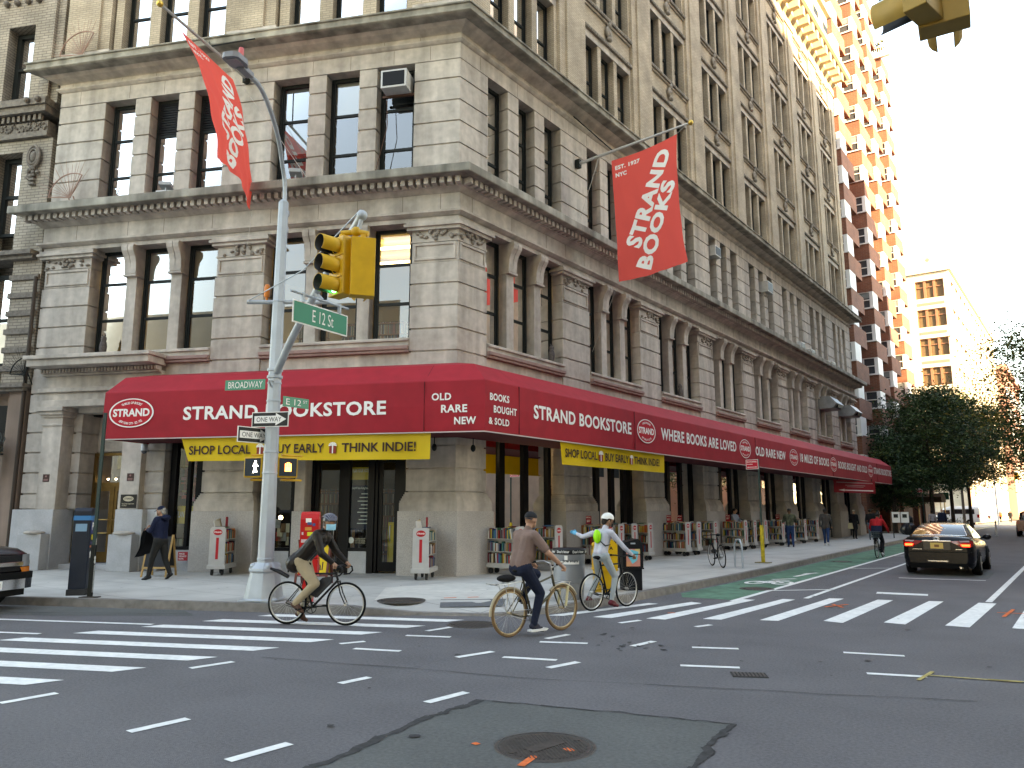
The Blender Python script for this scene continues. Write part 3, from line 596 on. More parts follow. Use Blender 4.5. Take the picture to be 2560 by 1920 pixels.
x.box(1.75, 2.32, -.56, -.42, 3.27, 3.42, 0, FB); x.box(3.38, 4.2, -.56, -.42, 3.27, 3.42, 0, FB); x.box(1.53, 4.3, -.6, -.4, 4.45, 4.7, 0, FB); x.build('door_surround', M_black, bld)
x = MB()
for a, c in ((1.75, 2.32), (3.38, 4.2)): x.quad(FB((a, -.5, 3.42)), FB((c, -.5, 3.42)), FB((c, -.5, 4.45)), FB((a, -.5, 4.45)))
x.build('transom_pane', MATS['shop_glass'], bld)
x = MB()   # yellow notice board leaning inside the right door
x.box(1.86, 2.16, -.85, -.82, .3, 1.5, 0, FB); x.build('yellow_stand', MATS['yellow_poster'], bld)
# the old office entrance at the left end
x = MB()
x.box(8.9, 12.95, -.4, .3, 4.85, 5.05, 0, FB); x.box(8.9, 12.9, -.4, .16, 5.05, 5.3, 0, FB); x.box(8.85, 12.98, -.4, .26, 5.3, 5.42, 0, FB); x.box(8.9, 12.85, -.4, .12, 5.42, 5.8, 0, FB)
x.box(8.9, 12.9, -.4, .24, 5.8, 5.86, 0, FB)
for k in range(36): x.box(8.92+k*.111, 8.99+k*.111, .1, .36, 5.86, 5.98, 0, FB)
x.box(8.86, 12.95, -.4, .8, 6.0, 6.2, 0, FB); x.box(8.8, 13.02, -.4, .88, 6.2, 6.31, 0, FB)
for s0, s1 in ((12.05, 12.72), (9.3, 9.95)):
    x.box(s0, s1, -.3, .2, 1.85, 4.55, 0, FB); x.box(s0-.05, s1+.05, -.3, .26, 4.55, 4.62, 0, FB); x.box(s0-.08, s1+.08, -.3, .33, 4.62, 4.72, 0, FB); x.box(s0-.13, s1+.13, -.3, .4, 4.72, 4.85, 0, FB)
    x.box(s0-.03, s1+.03, -.3, .24, 4.3, 4.36, 0, FB)
pier(x, FB, 12.72, 13.44, [1.85, 2.3, 2.92, 3.52, 4.12, 4.72, 5.3, 5.85], .02); pier(x, FB, 8.68, 9.3, [1.85, 2.3, 2.92, 3.52, 4.12, 4.72], .0)
pier(x, FB, 11.75, 12.05, [1.85, 2.3, 2.92, 3.52, 4.12, 4.72], -.25, .05, -1.0); pier(x, FB, 9.95, 10.25, [1.85, 2.3, 2.92, 3.52, 4.12, 4.72], -.25, .05, -1.0)
x.box(10.25, 11.75, -1.05, -.95, 3.55, 4.85, 0, FB); x.box(10.25, 11.75, -1.02, -.1, 4.8, 4.84, 0, FB)
x.build('entrance_portal', M_stone, bld, .012)
x = MB()
for s0, s1 in ((12.05, 13.2), (9.1, 9.95)):
    x.box(s0-.04, s1, -.5, .28, .15, 1.85, 0, FB); x.box(s0, min(s1, s0+.9)-.1, .28, .6, .15, 1.16, 0, FB)
x.box(13.2, 13.5, -.5, .2, .15, 1.85, 0, FB); x.box(8.62, 9.1, -.5, .1, .15, 1.85, 0, FB)
x.build('portal_base', M_granite2, bld, .015)
x = MB()
for s0 in (12.05, 9.1): x.sphere(FB((s0+.4, .42, 1.19)), (.4, .26, .07), 14, 8, 0)
x.build('portal_cap', M_stone, bld)
M_bronze = mat('bronze', (.22, .13, .045), .4, .8, var=.2, vs=6); M_brass = mat('brass', (.55, .38, .14), .3, 1)
x = MB(); o = -.9
for a, c, z0, z1 in [(10.25, 10.33, .3, 3.55), (11.67, 11.75, .3, 3.55), (10.33, 11.67, 3.47, 3.55), (10.33, 11.67, 2.55, 2.66), (10.96, 11.04, .3, 2.55)]: x.box(a, c, o-.06, o+.04, z0, z1, 0, FB)
x.build('door_frame', M_bronze, bld)
for s0, s1 in ((10.33, 10.96), (11.04, 11.67)):
    x = MB()
    for a, c, z0, z1 in [(s0, s0+.09, .3, 2.55), (s1-.09, s1, .3, 2.55), (s0+.09, s1-.09, .3, .6), (s0+.09, s1-.09, 2.4, 2.55)]: x.box(a, c, o-.03, o+.02, z0, z1, 0, FB)
    d = x.build('entrance_door', M_bronze, bld); x = MB(); x.quad((s0+.08, o, .5), (s1-.08, o, .5), (s1-.08, o, 2.45), (s0+.08, o, 2.45), 0, FB); x.build('pane', MATS['shop_glass'], d)
    x = MB()
    for z in (1.15, 1.55): x.tube([FB((s0+.05, o+.02, z)), FB((s0+.05, o+.1, z)), FB((s1-.05, o+.1, z)), FB((s1-.05, o+.02, z))], .02, 6)
    x.build('handle', M_brass, d)
x = MB(); x.quad((10.33, o, 2.66), (11.67, o, 2.66), (11.67, o, 3.47), (10.33, o, 3.47), 0, FB); x.build('transom_pane', MATS['shop_glass'], bld)
x = MB(); x.box(10.2, 11.8, -2.6, -2.5, .2, 3.5, 0, FB); x.box(10.2, 11.8, -2.5, -.95, 3.56, 3.6, 0, FB); x.box(10.15, 10.24, -2.5, -1.06, .2, 3.55, 0, FB); x.box(11.76, 11.85, -2.5, -1.06, .2, 3.55, 0, FB); x.build('lobby', mat('lobby_wall', (.12, .075, .035), .5), bld)
x = MB()
for k in range(5): x.sphere(FB((10.45+k*.28, -1.3, 2.78)), .03, 6, 5)
x.build('lobby_light', M_lamp, bld)
x = MB(); x.box(9.9, 12.1, -1.0, -.1, .14, .28, 0, FB); x.build('step', M_granite2, bld, .01)
# ------------------------------------------------------------------ neighbour on the avenue (left)
brickmat('grey_brick', (.37, .32, .255), (.31, .265, .21), (.17, .14, .11), .3, .095, .012, .3)
M_brown = mat('brownstone', (.26, .19, .15), .85, var=.14, vs=1.5, streak=.25); M_carve = mat('carved_stone', (.19, .165, .14), .88, var=.35, vs=9, bump=.35, bs=30)
nb = thing('carved_brick_building', 'narrow slice of ornate pale brick building left of the bookshop', 'building', tuple(FB((13.6, 0, 0))))
x = MB()
for s0, s1, z0, z1 in [(13.55, 14.62, 5.6, 9.7), (15.75, 16.6, 5.6, 9.7), (13.62, 14.72, 9.85, 13.7), (15.75, 16.6, 9.85, 13.7), (13.62, 14.75, 14.9, 24), (15.8, 16.8, 14.9, 24), (14.75, 15.8, 17.85, 24), (14.7, 15.8, 13.3, 13.7)]: x.box(s0, s1, -.6, -.02, z0, z1, 0, FB)
x.box(16.6, 22, -.6, -.03, 5.6, 24, 0, FB); x.box(13.5, 13.56, -.6, -.3, .15, 24, 0, FB); x.box(13.56, 22, -8, -.95, .15, 24, 0, FB)
x.box(13.9, 14.3, -.02, .1, 14.9, 24, 0, FB)
x.build('brick_wall', MATS['grey_brick'], nb, uv=True)
x = MB(); x.box(13.55, 14.15, -.6, .06, .15, 5.5, 0, FB); x.box(14.15, 22, -.9, -.25, .15, 5.5, 0, FB); x.box(14.15, 14.25, -.25, .0, .15, 5.5, 0, FB); x.build('ground_floor_wall', M_brown, nb, .01)
x = MB(); e = [(13.7, 22, .36, 14.72, 14.95), (13.75, 22, .28, 14.5, 14.72), (13.75, 22, .12, 13.72, 13.9), (13.72, 22, .3, 9.72, 9.86), (13.75, 22, .18, 9.6, 9.72), (13.5, 22, .3, 5.5, 5.62), (13.55, 22, .2, 5.4, 5.5)]
for s0, s1, d, z0, z1 in e: x.box(s0, s1, -.6, d, z0, z1, 0, FB)
for k in range(6): x.box(13.58, 14.66, -.5, .05, 6.05+.58*k, 6.22+.58*k, 0, FB)
for k in range(18): x.box(14.0+k*.2, 14.1+k*.2, .05, .16, 14.28, 14.48, 0, FB)
x.build('stone_band', M_carve, nb)
x = MB(); x.box(13.8, 22, -.3, .06, 13.9, 14.26, 0, FB); rr = random.Random(21)
for k in range(60): s = rr.uniform(13.85, 15.6); x.sphere(FB((s, .07, rr.uniform(13.95, 14.22))), (.05, .05, .045), 6, 4)
for s in (13.95, 14.35): x.sphere(FB((s, .42, 14.84)), .1, 8, 6)
x.build('carved_frieze', M_carve, nb)
x = MB(); Fc = Fr(FB((14.2, .0, 13.05)), DB, (0, 0, 1), NB)
for r in (.28, .2): x.tube([Fc((r*.8*math.cos(t), r*1.3*math.sin(t), .08)) for t in np.arange(0, 6.28, .4)], .045, 6, closed=True)
x.sphere(Fc((0, 0, .05)), (.13, .12, .2), 8, 6)
for k in range(12): x.sphere(Fc((rr.uniform(-.2, .2), rr.uniform(-.75, -.38), .06)), .07, 6, 4)
for k in range(3): x.box(14.1, 14.3, -.02, .1, 12.1+.14*k, 12.18+.14*k, 0, FB)
x.build('cartouche', M_carve, nb)
for z0, z1, s0, s1 in [(6.3, 9.3, 14.66, 15.75), (10.6, 13.3, 14.75, 15.75), (15.2, 17.8, 14.78, 15.8)]:
    x = MB()
    for a, c, p, q in [(s0, s0+.16, z0, z1), (s1-.16, s1, z0, z1), (s0+.16, s1-.16, z1-.14, z1), (s0+.16, s1-.16, z0, z0+.1), (s0+.16, s1-.16, (z0+z1)/2-.05, (z0+z1)/2+.05)]: x.box(a, c, -.5, -.38, p, q, 0, FB)
    y = x.build('window', M_frame, nb); x = MB(); x.quad((s0+.1, -.44, z0), (s1-.1, -.44, z0), (s1-.1, -.44, z1), (s0+.1, -.44, z1), 0, FB); x.build('pane', MATS['glass'], y)
    x = MB(); x.box(s0+.16, s1-.16, -.6, -.58, (z0+z1)/2-.1, z1, 0, FB); x.build('blind', M_blind[1], y)
x = MB()
for k in range(4): x.tube([FB((14.9+.42*k+.19*math.cos(t), .06, 18.9+.2*math.sin(t))) for t in np.linspace(0, math.pi, 9)], .05, 6); x.sphere(FB((14.7+.42*k, .05, 18.72)), .11, 6, 5)
x.build('blind_arcade', M_carve, nb)
x = MB(); x.box(14.3, 15.6, -.25, -.1, 3.6, 5.0, 0, FB); x.build('grille_opening', M_black, nb)
x = MB(); x.tube([FB((13.62, .1, .2)), FB((13.6, .1, 9))], .06, 8); x.build('drain_pipe', mat('rust_pipe', (.06, .045, .035), .8), nb)
t = thing('wall_lantern', 'dark iron wall lantern on the brownstone ground floor at left edge', 'lantern', tuple(FB((14.25, .4, 3.4)))); Fl = FB.at((14.25, .42, 3.1))
x = MB(); x.lathe([(.04, -.75), (.06, -.5), (.12, -.2), (.22, 0), (.25, .05), (.25, .6), (.3, .62), (.3, .7), (.2, .8)], 6, 0, Fl, False); x.build('body', mat('verdigris_iron', (.06, .07, .065), .6), t)
x = MB()
for k in range(6): a = 1.05*k; x.tube([Fl((.28*math.cos(a), .28*math.sin(a), .7)), Fl((.33*math.cos(a), .33*math.sin(a), .85)), Fl((.27*math.cos(a), .27*math.sin(a), 1.02))], [.02, .02, .004], 5)
x.tube([Fl((0, -.2, .4)), Fl((0, -.65, .4))], .025, 6); x.build('crest', MATS['verdigris_iron'], t)
# spiked guards on the ledges
M_pinkiron = mat('pink_painted_iron', (.36, .22, .17), .6)
def spikefan(s, o, z, r, label, m_, a0=.0, a1=math.pi*.62):
    t = thing('spiked_guard', label, 'spiked guard', tuple(FB((s, o, z))), 'iron fan guards on the ledges'); x = MB(); F = FB.at((s, o, z))
    for k in range(17):
        a = a0+(a1-a0)*k/16+1.1; L = r*(1.15 if k % 2 else 1.0); x.tube([F((0, 0, 0)), F((-L*math.cos(a), .12*(k % 3-1), L*math.sin(a)))], [.009, .005], 4)
    x.build('spikes', m_, t); x = MB(); q = [F((-r*.72*math.cos(a), .0, r*.72*math.sin(a))) for a in np.linspace(a0+1.1, a1+1.1, 14)]; x.tube(q, .02, 5)
    x.tube([F((0, 0, 0)), q[0]], .02, 5); x.tube([F((0, 0, 0)), q[-1]], .02, 5); x.tube([F((.05, 0, 0)), F((.12, -.2, -.25))], .018, 5); x.tube([F((-.1, 0, .05)), F((-.05, -.25, -.25))], .018, 5)
    x.build('rim', m_, t)
spikefan(12.5, .35, 16.2, 1.15, 'pink iron fan of spikes above the upper cornice at left end', M_pinkiron)
spikefan(12.35, .42, 11.35, 1.1, 'pink iron fan of spikes on the lower cornice at left end', M_pinkiron)
spikefan(13.45, .3, 5.85, .75, 'dark iron fan of spikes on the brownstone ledge', M_frame, .2)
# ------------------------------------------------------------------ brick tower down the side street
brickmat('red_brick', (.22, .075, .04), (.17, .058, .032), (.2, .13, .1), .42, .12, .014, .25, .15)
M_wpaint = mat('white_window_paint', (.72, .74, .74), .5, var=.06, vs=2)
tw = thing('brick_tower', 'tall red brick apartment tower with white corner windows in saw-tooth bays', 'building', (-3, 60, 0))
teeth = [(-.42, 47.6, 60), (-.38, 55.3, 60), (-.72, 63.2, 60), (-.86, 71.2, 51.2)]
rr = random.Random(6); nwin = 0
M_tglass = mat('tower_glass', (.05, .06, .07), .06, spec=.8)
for ti, (xr, y0, H) in enumerate(teeth):
    body = MB(); wx0, wx1 = xr-1.22, xr; dz = 2.92; zz = [4.63+dz*k for k in range(int((H-6)/dz)+1)]
    body.box(-9, wx0, y0, y0+4.2, .15, H); prev = .15
    for z in zz+[H]:
        body.box(wx0, wx1, y0, y0+4.2, prev, z if z < H else H); prev = z+1.44
        if prev > H: break
    body.box(-9, -3.2, y0+4.2, y0+8.1, .15, H)
    tb = body.build('tower_bay', MATS['red_brick'], tw, uv=True)
    for z in zz:
        if z+1.44 > H: continue
        x = MB(); z1 = z+1.44; a, c = wx0, wx1; f = .07
        for p, q, u, v in [(a, a+.1, z, z1), (c-.3, c-.22, z, z1), (a+.1, c-.3, z1-.07, z1), (a+.1, c-.3, z, z+.05), (a+.1, c-.3, z+.68, z+.75)]: x.box(p, q, y0+.03, y0+.12, u, v)
        x.box(c-.22, c-.005, y0+.01, y0+1.9, z+.001, z1-.001); x.box(a-.06, c+.07, y0-.1, y0+.15, z-.1, z); x.box(a+.02, c-.23, y0+.25, y0+3, z+.001, z1-.001)
        y = x.build('window', M_wpaint, tw); x = MB(); x.quad((a+.06, y0+.09, z+.02), (c-.25, y0+.09, z+.02), (c-.25, y0+.09, z1-.02), (a+.06, y0+.09, z1-.02)); x.build('pane', M_tglass, y)
        if rr.random() < .55: x = MB(); h = rr.choice([.3, .5, .68, .68]); x.box(a+.1, c-.3, y0+.07, y0+.085, z1-.07-h, z1-.07); x.build('blind', M_blind[rr.choice([0, 1, 1])], y)
x = MB()
for k in range(12): x.box(-2.2+k*.2, -2.17+k*.2, 71.2, 71.3, 51.2, 52.2)
x.box(-2.3, .1, 71.15, 71.35, 52.15, 52.25); x.box(-2.4, .15, 70.9, 71.4, 50.9, 51.25); x.build('terrace_rail', M_wpaint, tw)
x = MB(); x.box(-.6, -.5, 73, 79, .15, 12); x.box(-9, -3, 79.3, 85, .15, 51); x.build('tower_back', MATS['red_brick'], tw, uv=True)
t = thing('terrace_shrub', 'small shrub on the tower terrace against the sky', 'shrub', (-1.1, 71.6, 51.3)); x = MB(); rr = random.Random(9)
for k in range(220):
    p = np.array([rr.gauss(-1.1, .35), rr.gauss(71.6, .3), 52.0+abs(rr.gauss(0, .5))]); d = [np.array([rr.gauss(0, .09) for _ in range(3)]) for _ in range(2)]; x.add([p, p+d[0], p+d[0]+d[1], p+d[1]], [(0, 1, 2, 3)])
x.build('foliage', mat('shrub_leaf', (.1, .11, .03), .7, var=.3, vs=4), t)
# ------------------------------------------------------------------ pale loft building beyond the avenue and the far row
M_pale = mat('pale_terracotta', (.55, .5, .4), .8, var=.08, vs=1.2); M_rust = mat('rust_mullion', (.22, .1, .06), .6); M_band = mat('brown_band', (.2, .15, .12), .8)
M_lglass = mat('loft_glass', (.12, .085, .05), .08, spec=.7)
wb = thing('pale_loft_building', 'pale cream corner loft building with triple rust framed windows', 'building', (-6, 110, 0))
X1, Y0, Y1 = -.3, 106.5, 166; x = MB(); x.box(-22, X1-.5, Y0+.5, Y1-.3, .15, 38); rowz = [(19.29-4.23*k, 21.92-4.23*k) for k in range(4, 0, -1)]+[(19.29+4.23*k, 21.92+4.23*k) for k in range(4)]
def fillwall(mb, a0, a1, segs, rows_, zt, put):
    zp = .15
    for z0, z1 in rows_+[(zt, zt)]:
        put(a0, a1, zp, z0)
        if z1 > z0:
            q = a0
            for s0, s1 in segs: put(q, s0, z0, z1); q = s1
            put(q, a1, z0, z1)
        zp = z1
segw = [(-22+5.4*k+.9, -22+5.4*k+4.65) for k in range(4)]; segw = [(a+.0, c) for a, c in [(-20.9, -17.2), (-15.5, -11.8), (-10.1, -6.4), (-4.7, -1.0)]]
segs_ = [(Y0+1.3+4.55*k, Y0+1.3+4.55*k+3.4) for k in range(13)]
fillwall(x, -22, X1, segw, rowz, 39.2, lambda a, c, z0, z1: x.box(a, c, Y0, Y0+.5, z0, z1))
fillwall(x, Y0+.5, Y1, segs_, rowz, 39.2, lambda a, c, z0, z1: x.box(X1-.5, X1, a, c, z0, z1))
x.box(-22, X1+.3, Y0-.35, Y0, 35.7, 36.1); x.box(X1, X1+.35, Y0, Y1, 35.7, 36.1)
for k in range(6): x.box(-20+3.6*k, -18.4+3.6*k, Y0-.05, Y0+.4, 39.2, 40.1)
for k in range(12): x.box(X1-.4, X1+.05, Y0+1+5*k, Y0+3+5*k, 39.2, 40.3)
x.build('wall', M_pale, wb); x = MB()
for k in range(5): zc = 37.6; c = -2.8-3.7*k; x.add([(c, Y0-.02, zc-.35), (c+.35, Y0-.02, zc), (c, Y0-.02, zc+.35), (c-.35, Y0-.02, zc)], [(0, 1, 2, 3)])
for z0, z1 in rowz:
    for a, c in segw: x.box(a+.1, c-.1, Y0-.04, Y0, z0-1.05, z0-.65)
    for a, c in segs_: x.box(X1, X1+.04, a+.1, c-.1, z0-1.05, z0-.65)
x.build('brown_band', M_band, wb)
for z0, z1 in rowz[1:]:
    for a, c in segw[1:]:
        x = MB(); n3 = (c-a)/3
        for k in range(4): x.box(a+n3*k-(.16 if 0 < k < 3 else 0)+(-.12 if k == 3 else 0), a+n3*k+(.16 if 0 < k < 3 else .12 if k == 0 else 0), Y0+.15, Y0+.4, z0, z1)
        x.box(a, c, Y0+.17, Y0+.35, z1-.15, z1); x.box(a, c, Y0+.2, Y0+.35, z0+1.65, z0+1.75)
        y = x.build('window', M_rust, wb); x = MB(); x.quad((a, Y0+.34, z0), (c, Y0+.34, z0), (c, Y0+.34, z1), (a, Y0+.34, z1)); x.build('pane', M_lglass, y)
x = MB(); xg = MB()
for z0, z1 in rowz:
    for a, c in segs_: x.box(X1-.4, X1-.15, (a+c)/2-.15, (a+c)/2+.15, z0, z1); x.box(X1-.35, X1-.2, a, c, z1-.15, z1); xg.quad((X1-.33, a, z0), (X1-.33, c, z0), (X1-.33, c, z1), (X1-.33, a, z1))
y = x.build('side_window', M_rust, wb); y['kind'] = 'stuff'; y['label'] = 'rows of side windows seen edge on'; xg.build('pane', M_lglass, y)
def farblock(name, label, y0, y1, h, x1, m_, pitch, ww, g, band=None):
    t = thing(name, label, 'building', (-6, (y0+y1)/2, 0)); x = MB(); x.box(-18, x1, y0, y1, .15, h); x.box(-18, x1+.5, y0-.4, y1, h-1.1, h+.01); x.build('wall', m_, t); x = MB()
    for k in range(int(h/pitch)-1):
        for j in range(int((y1-y0)/g)): x.box(x1, x1+.03, y0+j*g+.6, y0+j*g+.6+ww, 5+pitch*k, 5+pitch*k+pitch*.55)
        for j in range(4): x.box(-3.2-2.6*j, -1.8-2.6*j, y0-.03, y0, 5+pitch*k, 5+pitch*k+pitch*.55)
    y = x.build('windows', M_tglass, t); y['kind'] = 'stuff'; return t
farblock('brown_building', 'reddish brown building past the pale loft building', 166.6, 205, 31, 1.0, mat('far_red', (.3, .17, .14), .85), 3.9, 1.6, 3.2)
farblock('far_grey_building', 'grey beige building further down the side street', 205.5, 262, 20, 1.3, mat('far_beige', (.36, .31, .26), .85), 4.2, 2, 4)
farblock('far_end_building', 'hazy building closing the far end of the street', 262.5, 380, 27, 2.8, mat('far_tan', (.4, .33, .26), .85), 4, 2, 4)
# facing blocks behind the photographer: unseen, sized to shade the crossing; they stand in the window reflections
def backblock(label, pts, h, c, faces):
    t = thing('facing_block', label, 'building', (pts[0][0], pts[0][1], 0)); x = MB(); x.prism(pts, 0.1, h); x.build('wall', mat('wall_'+str(h), c, .85, var=.12, vs=1.5), t); x = MB()
    for a, c_ in faces:
        a = np.array(a); c_ = np.array(c_); L = np.linalg.norm(c_-a); d = (c_-a)/L; n_ = np.array([d[1], -d[0]]); F = Fr((a[0], a[1], 0), (d[0], d[1], 0), (n_[0], n_[1], 0))
        for k in range(int(h/3.9)-1):
            for j in range(int(L/2.6)): x.box(.7+2.6*j, 2.1+2.6*j, -.1, .03, 4.6+3.9*k, 6.9+3.9*k, 0, F)
    y = x.build('windows', M_tglass, t); y['kind'] = 'stuff'
p = lambda s, o: tuple(FB((s, o, 0))[:2])
backblock('tall block facing the bookshop across the side street', [(18.3, 25), (18.3, 47), (42, 47), (42, 25)], 39.2, (.5, .43, .36), [((18.3, 47), (18.3, 25)), ((18.3, 25), (42, 25))])
backblock('lower block further along the far side of the side street', [(18.3, 47.3), (18.3, 92), (40, 92), (40, 47.3)], 21, (.3, .2, .16), [((18.3, 92), (18.3, 47.3))])
backblock('low corner block facing the bookshop across the side street', [(18.3, 8.4), (18.3, 24.7), (42, 24.7), (42, 19.2)], 13, (.5, .42, .34), [((18.3, 24.7), (18.3, 8.4)), ((18.3, 8.4), (42, 19.2))])
s_ = float(np.dot((18.3, -18.46, 0), DB))
backblock('tall block diagonally opposite the bookshop', [(18.3, -18.46), (18.3, -60), (120, -60), p(s_-115, 24.4)], 60, (.48, .4, .32), [((18.3, -18.46), (18.3, -60)), (p(s_-115, 24.4), (18.3, -18.46))])
backblock('low block across the avenue from the bookshop', [(0, -26.8), p(11.2+60, 24.4), (-75, -75), (0, -75)], 15, (.5, .45, .38), [((0, -26.8), p(71, 24.4)), ((0, -75), (0, -26.8))])  # height kept low so more sky light reaches the street
# ------------------------------------------------------------------ awning, banners, flags
M_red = mat('red_canvas', (.36, .014, .024), .75, var=.1, vs=.8, bump=.55, bs=1.6, var2=.1, vs2=3)
M_redd = mat('red_logo', (.5, .008, .02), .7); M_let = mat('white_lettering', (.8, .78, .74), .7)
aw = thing('awning', 'long red canvas awning with white bookshop lettering wrapped around the corner', 'awning', tuple(FA((0, 2, 3.7))))
E0, E1 = 9.15, 44.6
def awn(prof, nm, m_, n=40):
    x = MB()
    def P(o, z):
        k = KC*o; return [FB((E0-(E0+0)*i/12+(-k)*0+(0-i/12)*0, o, z)) if i < 12 else FA((k, o, z)) for i in range(13)]+[FA((k+(E1-k)*i/n, o, z)) for i in range(1, n+1)]
    L = [P(o, z) for o, z in prof]; m = len(L[0]); pts = [p for l in L for p in l]
    x.add(pts, [(i*m+j, (i+1)*m+j, (i+1)*m+j+1, i*m+j+1) for i in range(len(L)-1) for j in range(m-1)]); return x.build(nm, m_, aw)
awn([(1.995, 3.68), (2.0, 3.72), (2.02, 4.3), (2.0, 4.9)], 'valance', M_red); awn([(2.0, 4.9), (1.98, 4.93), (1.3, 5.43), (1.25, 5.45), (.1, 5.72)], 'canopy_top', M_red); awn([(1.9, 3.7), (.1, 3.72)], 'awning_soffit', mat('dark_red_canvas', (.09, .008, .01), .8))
x = MB()
for F, s in ((FB, E0), (FA, E1)): x.add([F((s, .1, 3.7)), F((s, 2, 3.68)), F((s, 2, 4.9)), F((s, 1.3, 5.43)), F((s, .1, 5.72))], [(0, 1, 2, 3, 4)])
x.build('end_flap', M_red, aw)
awn([(2.006, 3.68), (2.006, 3.655), (1.96, 3.655)], 'bottom_rail', mat('pale_rail', (.5, .42, .4), .5))
x = MB()
for s in (5.2, 1.6): x.tube([FB((s, .02, 4.6)), FB((s, 1.9, 3.72))], .02, 6)
for k in range(9): x.tube([FA((1+k*5.4, .02, 4.6)), FA((1+k*5.4, 1.9, 3.72))], .02, 6)
for q in (FB((.5, .3, 3.45)), FA((.35, .3, 3.45))): x.sphere(q, (.07, .07, .1), 8, 6); x.tube([q, q+np.array([0, 0, .28])], .015, 5)
x.build('brackets', M_frame, aw)
x = MB()   # seams
for F, s in ((FB, .22), (FA, .08), (FA, 6.22), (FA, 17.1), (FA, 29.2), (FA, 40.1)):
    x.box(s-.006, s+.006, 2.0, 2.024, 3.7, 4.9, 0, F); x.add([F((s-.006, 2.003, 4.91)), F((s+.006, 2.003, 4.91)), F((s+.006, 1.3, 5.437)), F((s-.006, 1.3, 5.437))], [(0, 1, 2, 3)])
x.build('seams', MATS['dark_red_canvas'], aw)
oo = 2.028
def awtext(F, st, s0, s1, z0, z1): x = MB(); put_text(x, st, s0, s1, z0, z1, lambda s, z: F((s, oo, z)), bold=.028, sp=1.08); x.build('lettering', M_let, aw)
awtext(FB, 'STRAND BOOKSTORE', 6.75, 1.19, 4.12, 4.47); awtext(FB, 'OLD', .03, -.46, 4.43, 4.61); awtext(FB, 'RARE', -.21, -.86, 4.13, 4.32); awtext(FB, 'NEW', -.54, -1.08, 3.84, 4.02)
awtext(FA, 'BOOKS', -1.12, -.35, 4.43, 4.61); awtext(FA, 'BOUGHT', -.97, -.04, 4.14, 4.32); awtext(FA, '& SOLD', -1.16, -.35, 3.85, 4.02)
awtext(FA, 'STRAND BOOKSTORE', .7, 5.98, 4.15, 4.52); awtext(FA, 'WHERE BOOKS ARE LOVED', 8.06, 14.84, 4.15, 4.55); awtext(FA, 'OLD RARE NEW', 17.07, 21.06, 4.14, 4.53); awtext(FA, '18 MILES OF BOOKS', 23.3, 28.45, 4.18, 4.6)
awtext(FA, 'BOOKS BOUGHT AND SOLD', 30.35, 37.2, 4.17, 4.58); awtext(FA, 'STRAND BOOKSTORE', 39.05, 44.4, 4.2, 4.62)
def emblem(F, c, zc, a, bz, sg):
    x = MB(); el = lambda r, o: [F((c+sg*a*r*math.cos(t), o, zc+bz*r*math.sin(t))) for t in np.arange(0, 6.283, .1309)]
    x.add(el(.97, oo+.002), [tuple(range(48))]); A, B_ = el(1, oo+.004), el(.93, oo+.004); x.add(A+B_, [(i, (i+1) % 48, 48+(i+1) % 48, 48+i) for i in range(48)], 1)
    put_text(x, 'STRAND', c-sg*a*.82, c+sg*a*.82, zc-bz*.25, zc+bz*.3, lambda s, z: F((s, oo+.005, z)), 1, .035)
    def arc(st, th, r0, r1, top):
        def fn(s, z): q = (th*(.5-s) if top else -th*(.5-s))+(math.pi/2 if top else -math.pi/2); r = r0+(r1-r0)*z; return F((c+sg*a*r*math.cos(q), oo+.005, zc+bz*r*math.sin(q)))
        put_text(x, st, 0, 1, 0, 1, fn, 1, .025)
    arc('18 MILES OF BOOKS', 1.35, .62, .78, True); arc('NEW YORK CITY - EST. 1927', 1.55, .8, .64, False)
    x.build('emblem', [M_redd, M_let], aw)
emblem(FB, 8.29, 4.35, .67, .385, -1)
for c in (7.0, 15.84, 22.3, 29.36, 38.1): emblem(FA, c, 4.34, .64, .385, 1)
M_yel = mat('yellow_vinyl', (.63, .42, .01), .5, var=.08, vs=2, bump=.3, bs=2.5); M_brownlet = mat('dark_brown_lettering', (.035, .012, .008), .6); M_gift = mat('gift_red', (.25, .03, .015), .6)
def banner(F, pts, sgn, words, gifts, z0, z1, label):
    t = thing('shop_banner', label, 'banner', tuple(F((pts[0][0], 1.9, 3.1)))); x = MB()
    x.grid(lambda u, v: F(((pts[0][0]*(1-u)+pts[1][0]*u)*(1-v)+(pts[3][0]*(1-u)+pts[2][0]*u)*v, 1.9+.02*math.sin(u*19)*v, (pts[0][1]*(1-u)+pts[1][1]*u)*(1-v)+(pts[3][1]*(1-u)+pts[2][1]*u)*v)), 30, 4); x.build('sheet', M_yel, t)
    x = MB()
    for st, a, c in words: put_text(x, st, a, c, z0, z1, lambda s, z: F((s, 1.93, z)), bold=.02)
    x.build('lettering', M_brownlet, t); x = MB()
    for g0, g1 in gifts:
        x.box(g0, g1, 1.925, 1.93, z0-.02, z1-.03, 0, F); c = (g0+g1)/2; w_ = abs(g1-g0)
        x.box(c-.015, c+.015, 1.929, 1.934, z0-.02, z1-.03, 1, F)
        for k in range(7): a = -1.5+.5*k; x.add([F((c, 1.936, z1-.06)), F((c+.6*w_*math.sin(a-.2), 1.936, z1-.06+.6*w_*math.cos(a-.2)*.8)), F((c+.6*w_*math.sin(a+.2), 1.936, z1-.06+.6*w_*math.cos(a+.2)*.8))], [(0, 1, 2)], 1)
    x.build('gift_symbol', [M_gift, M_let], t)
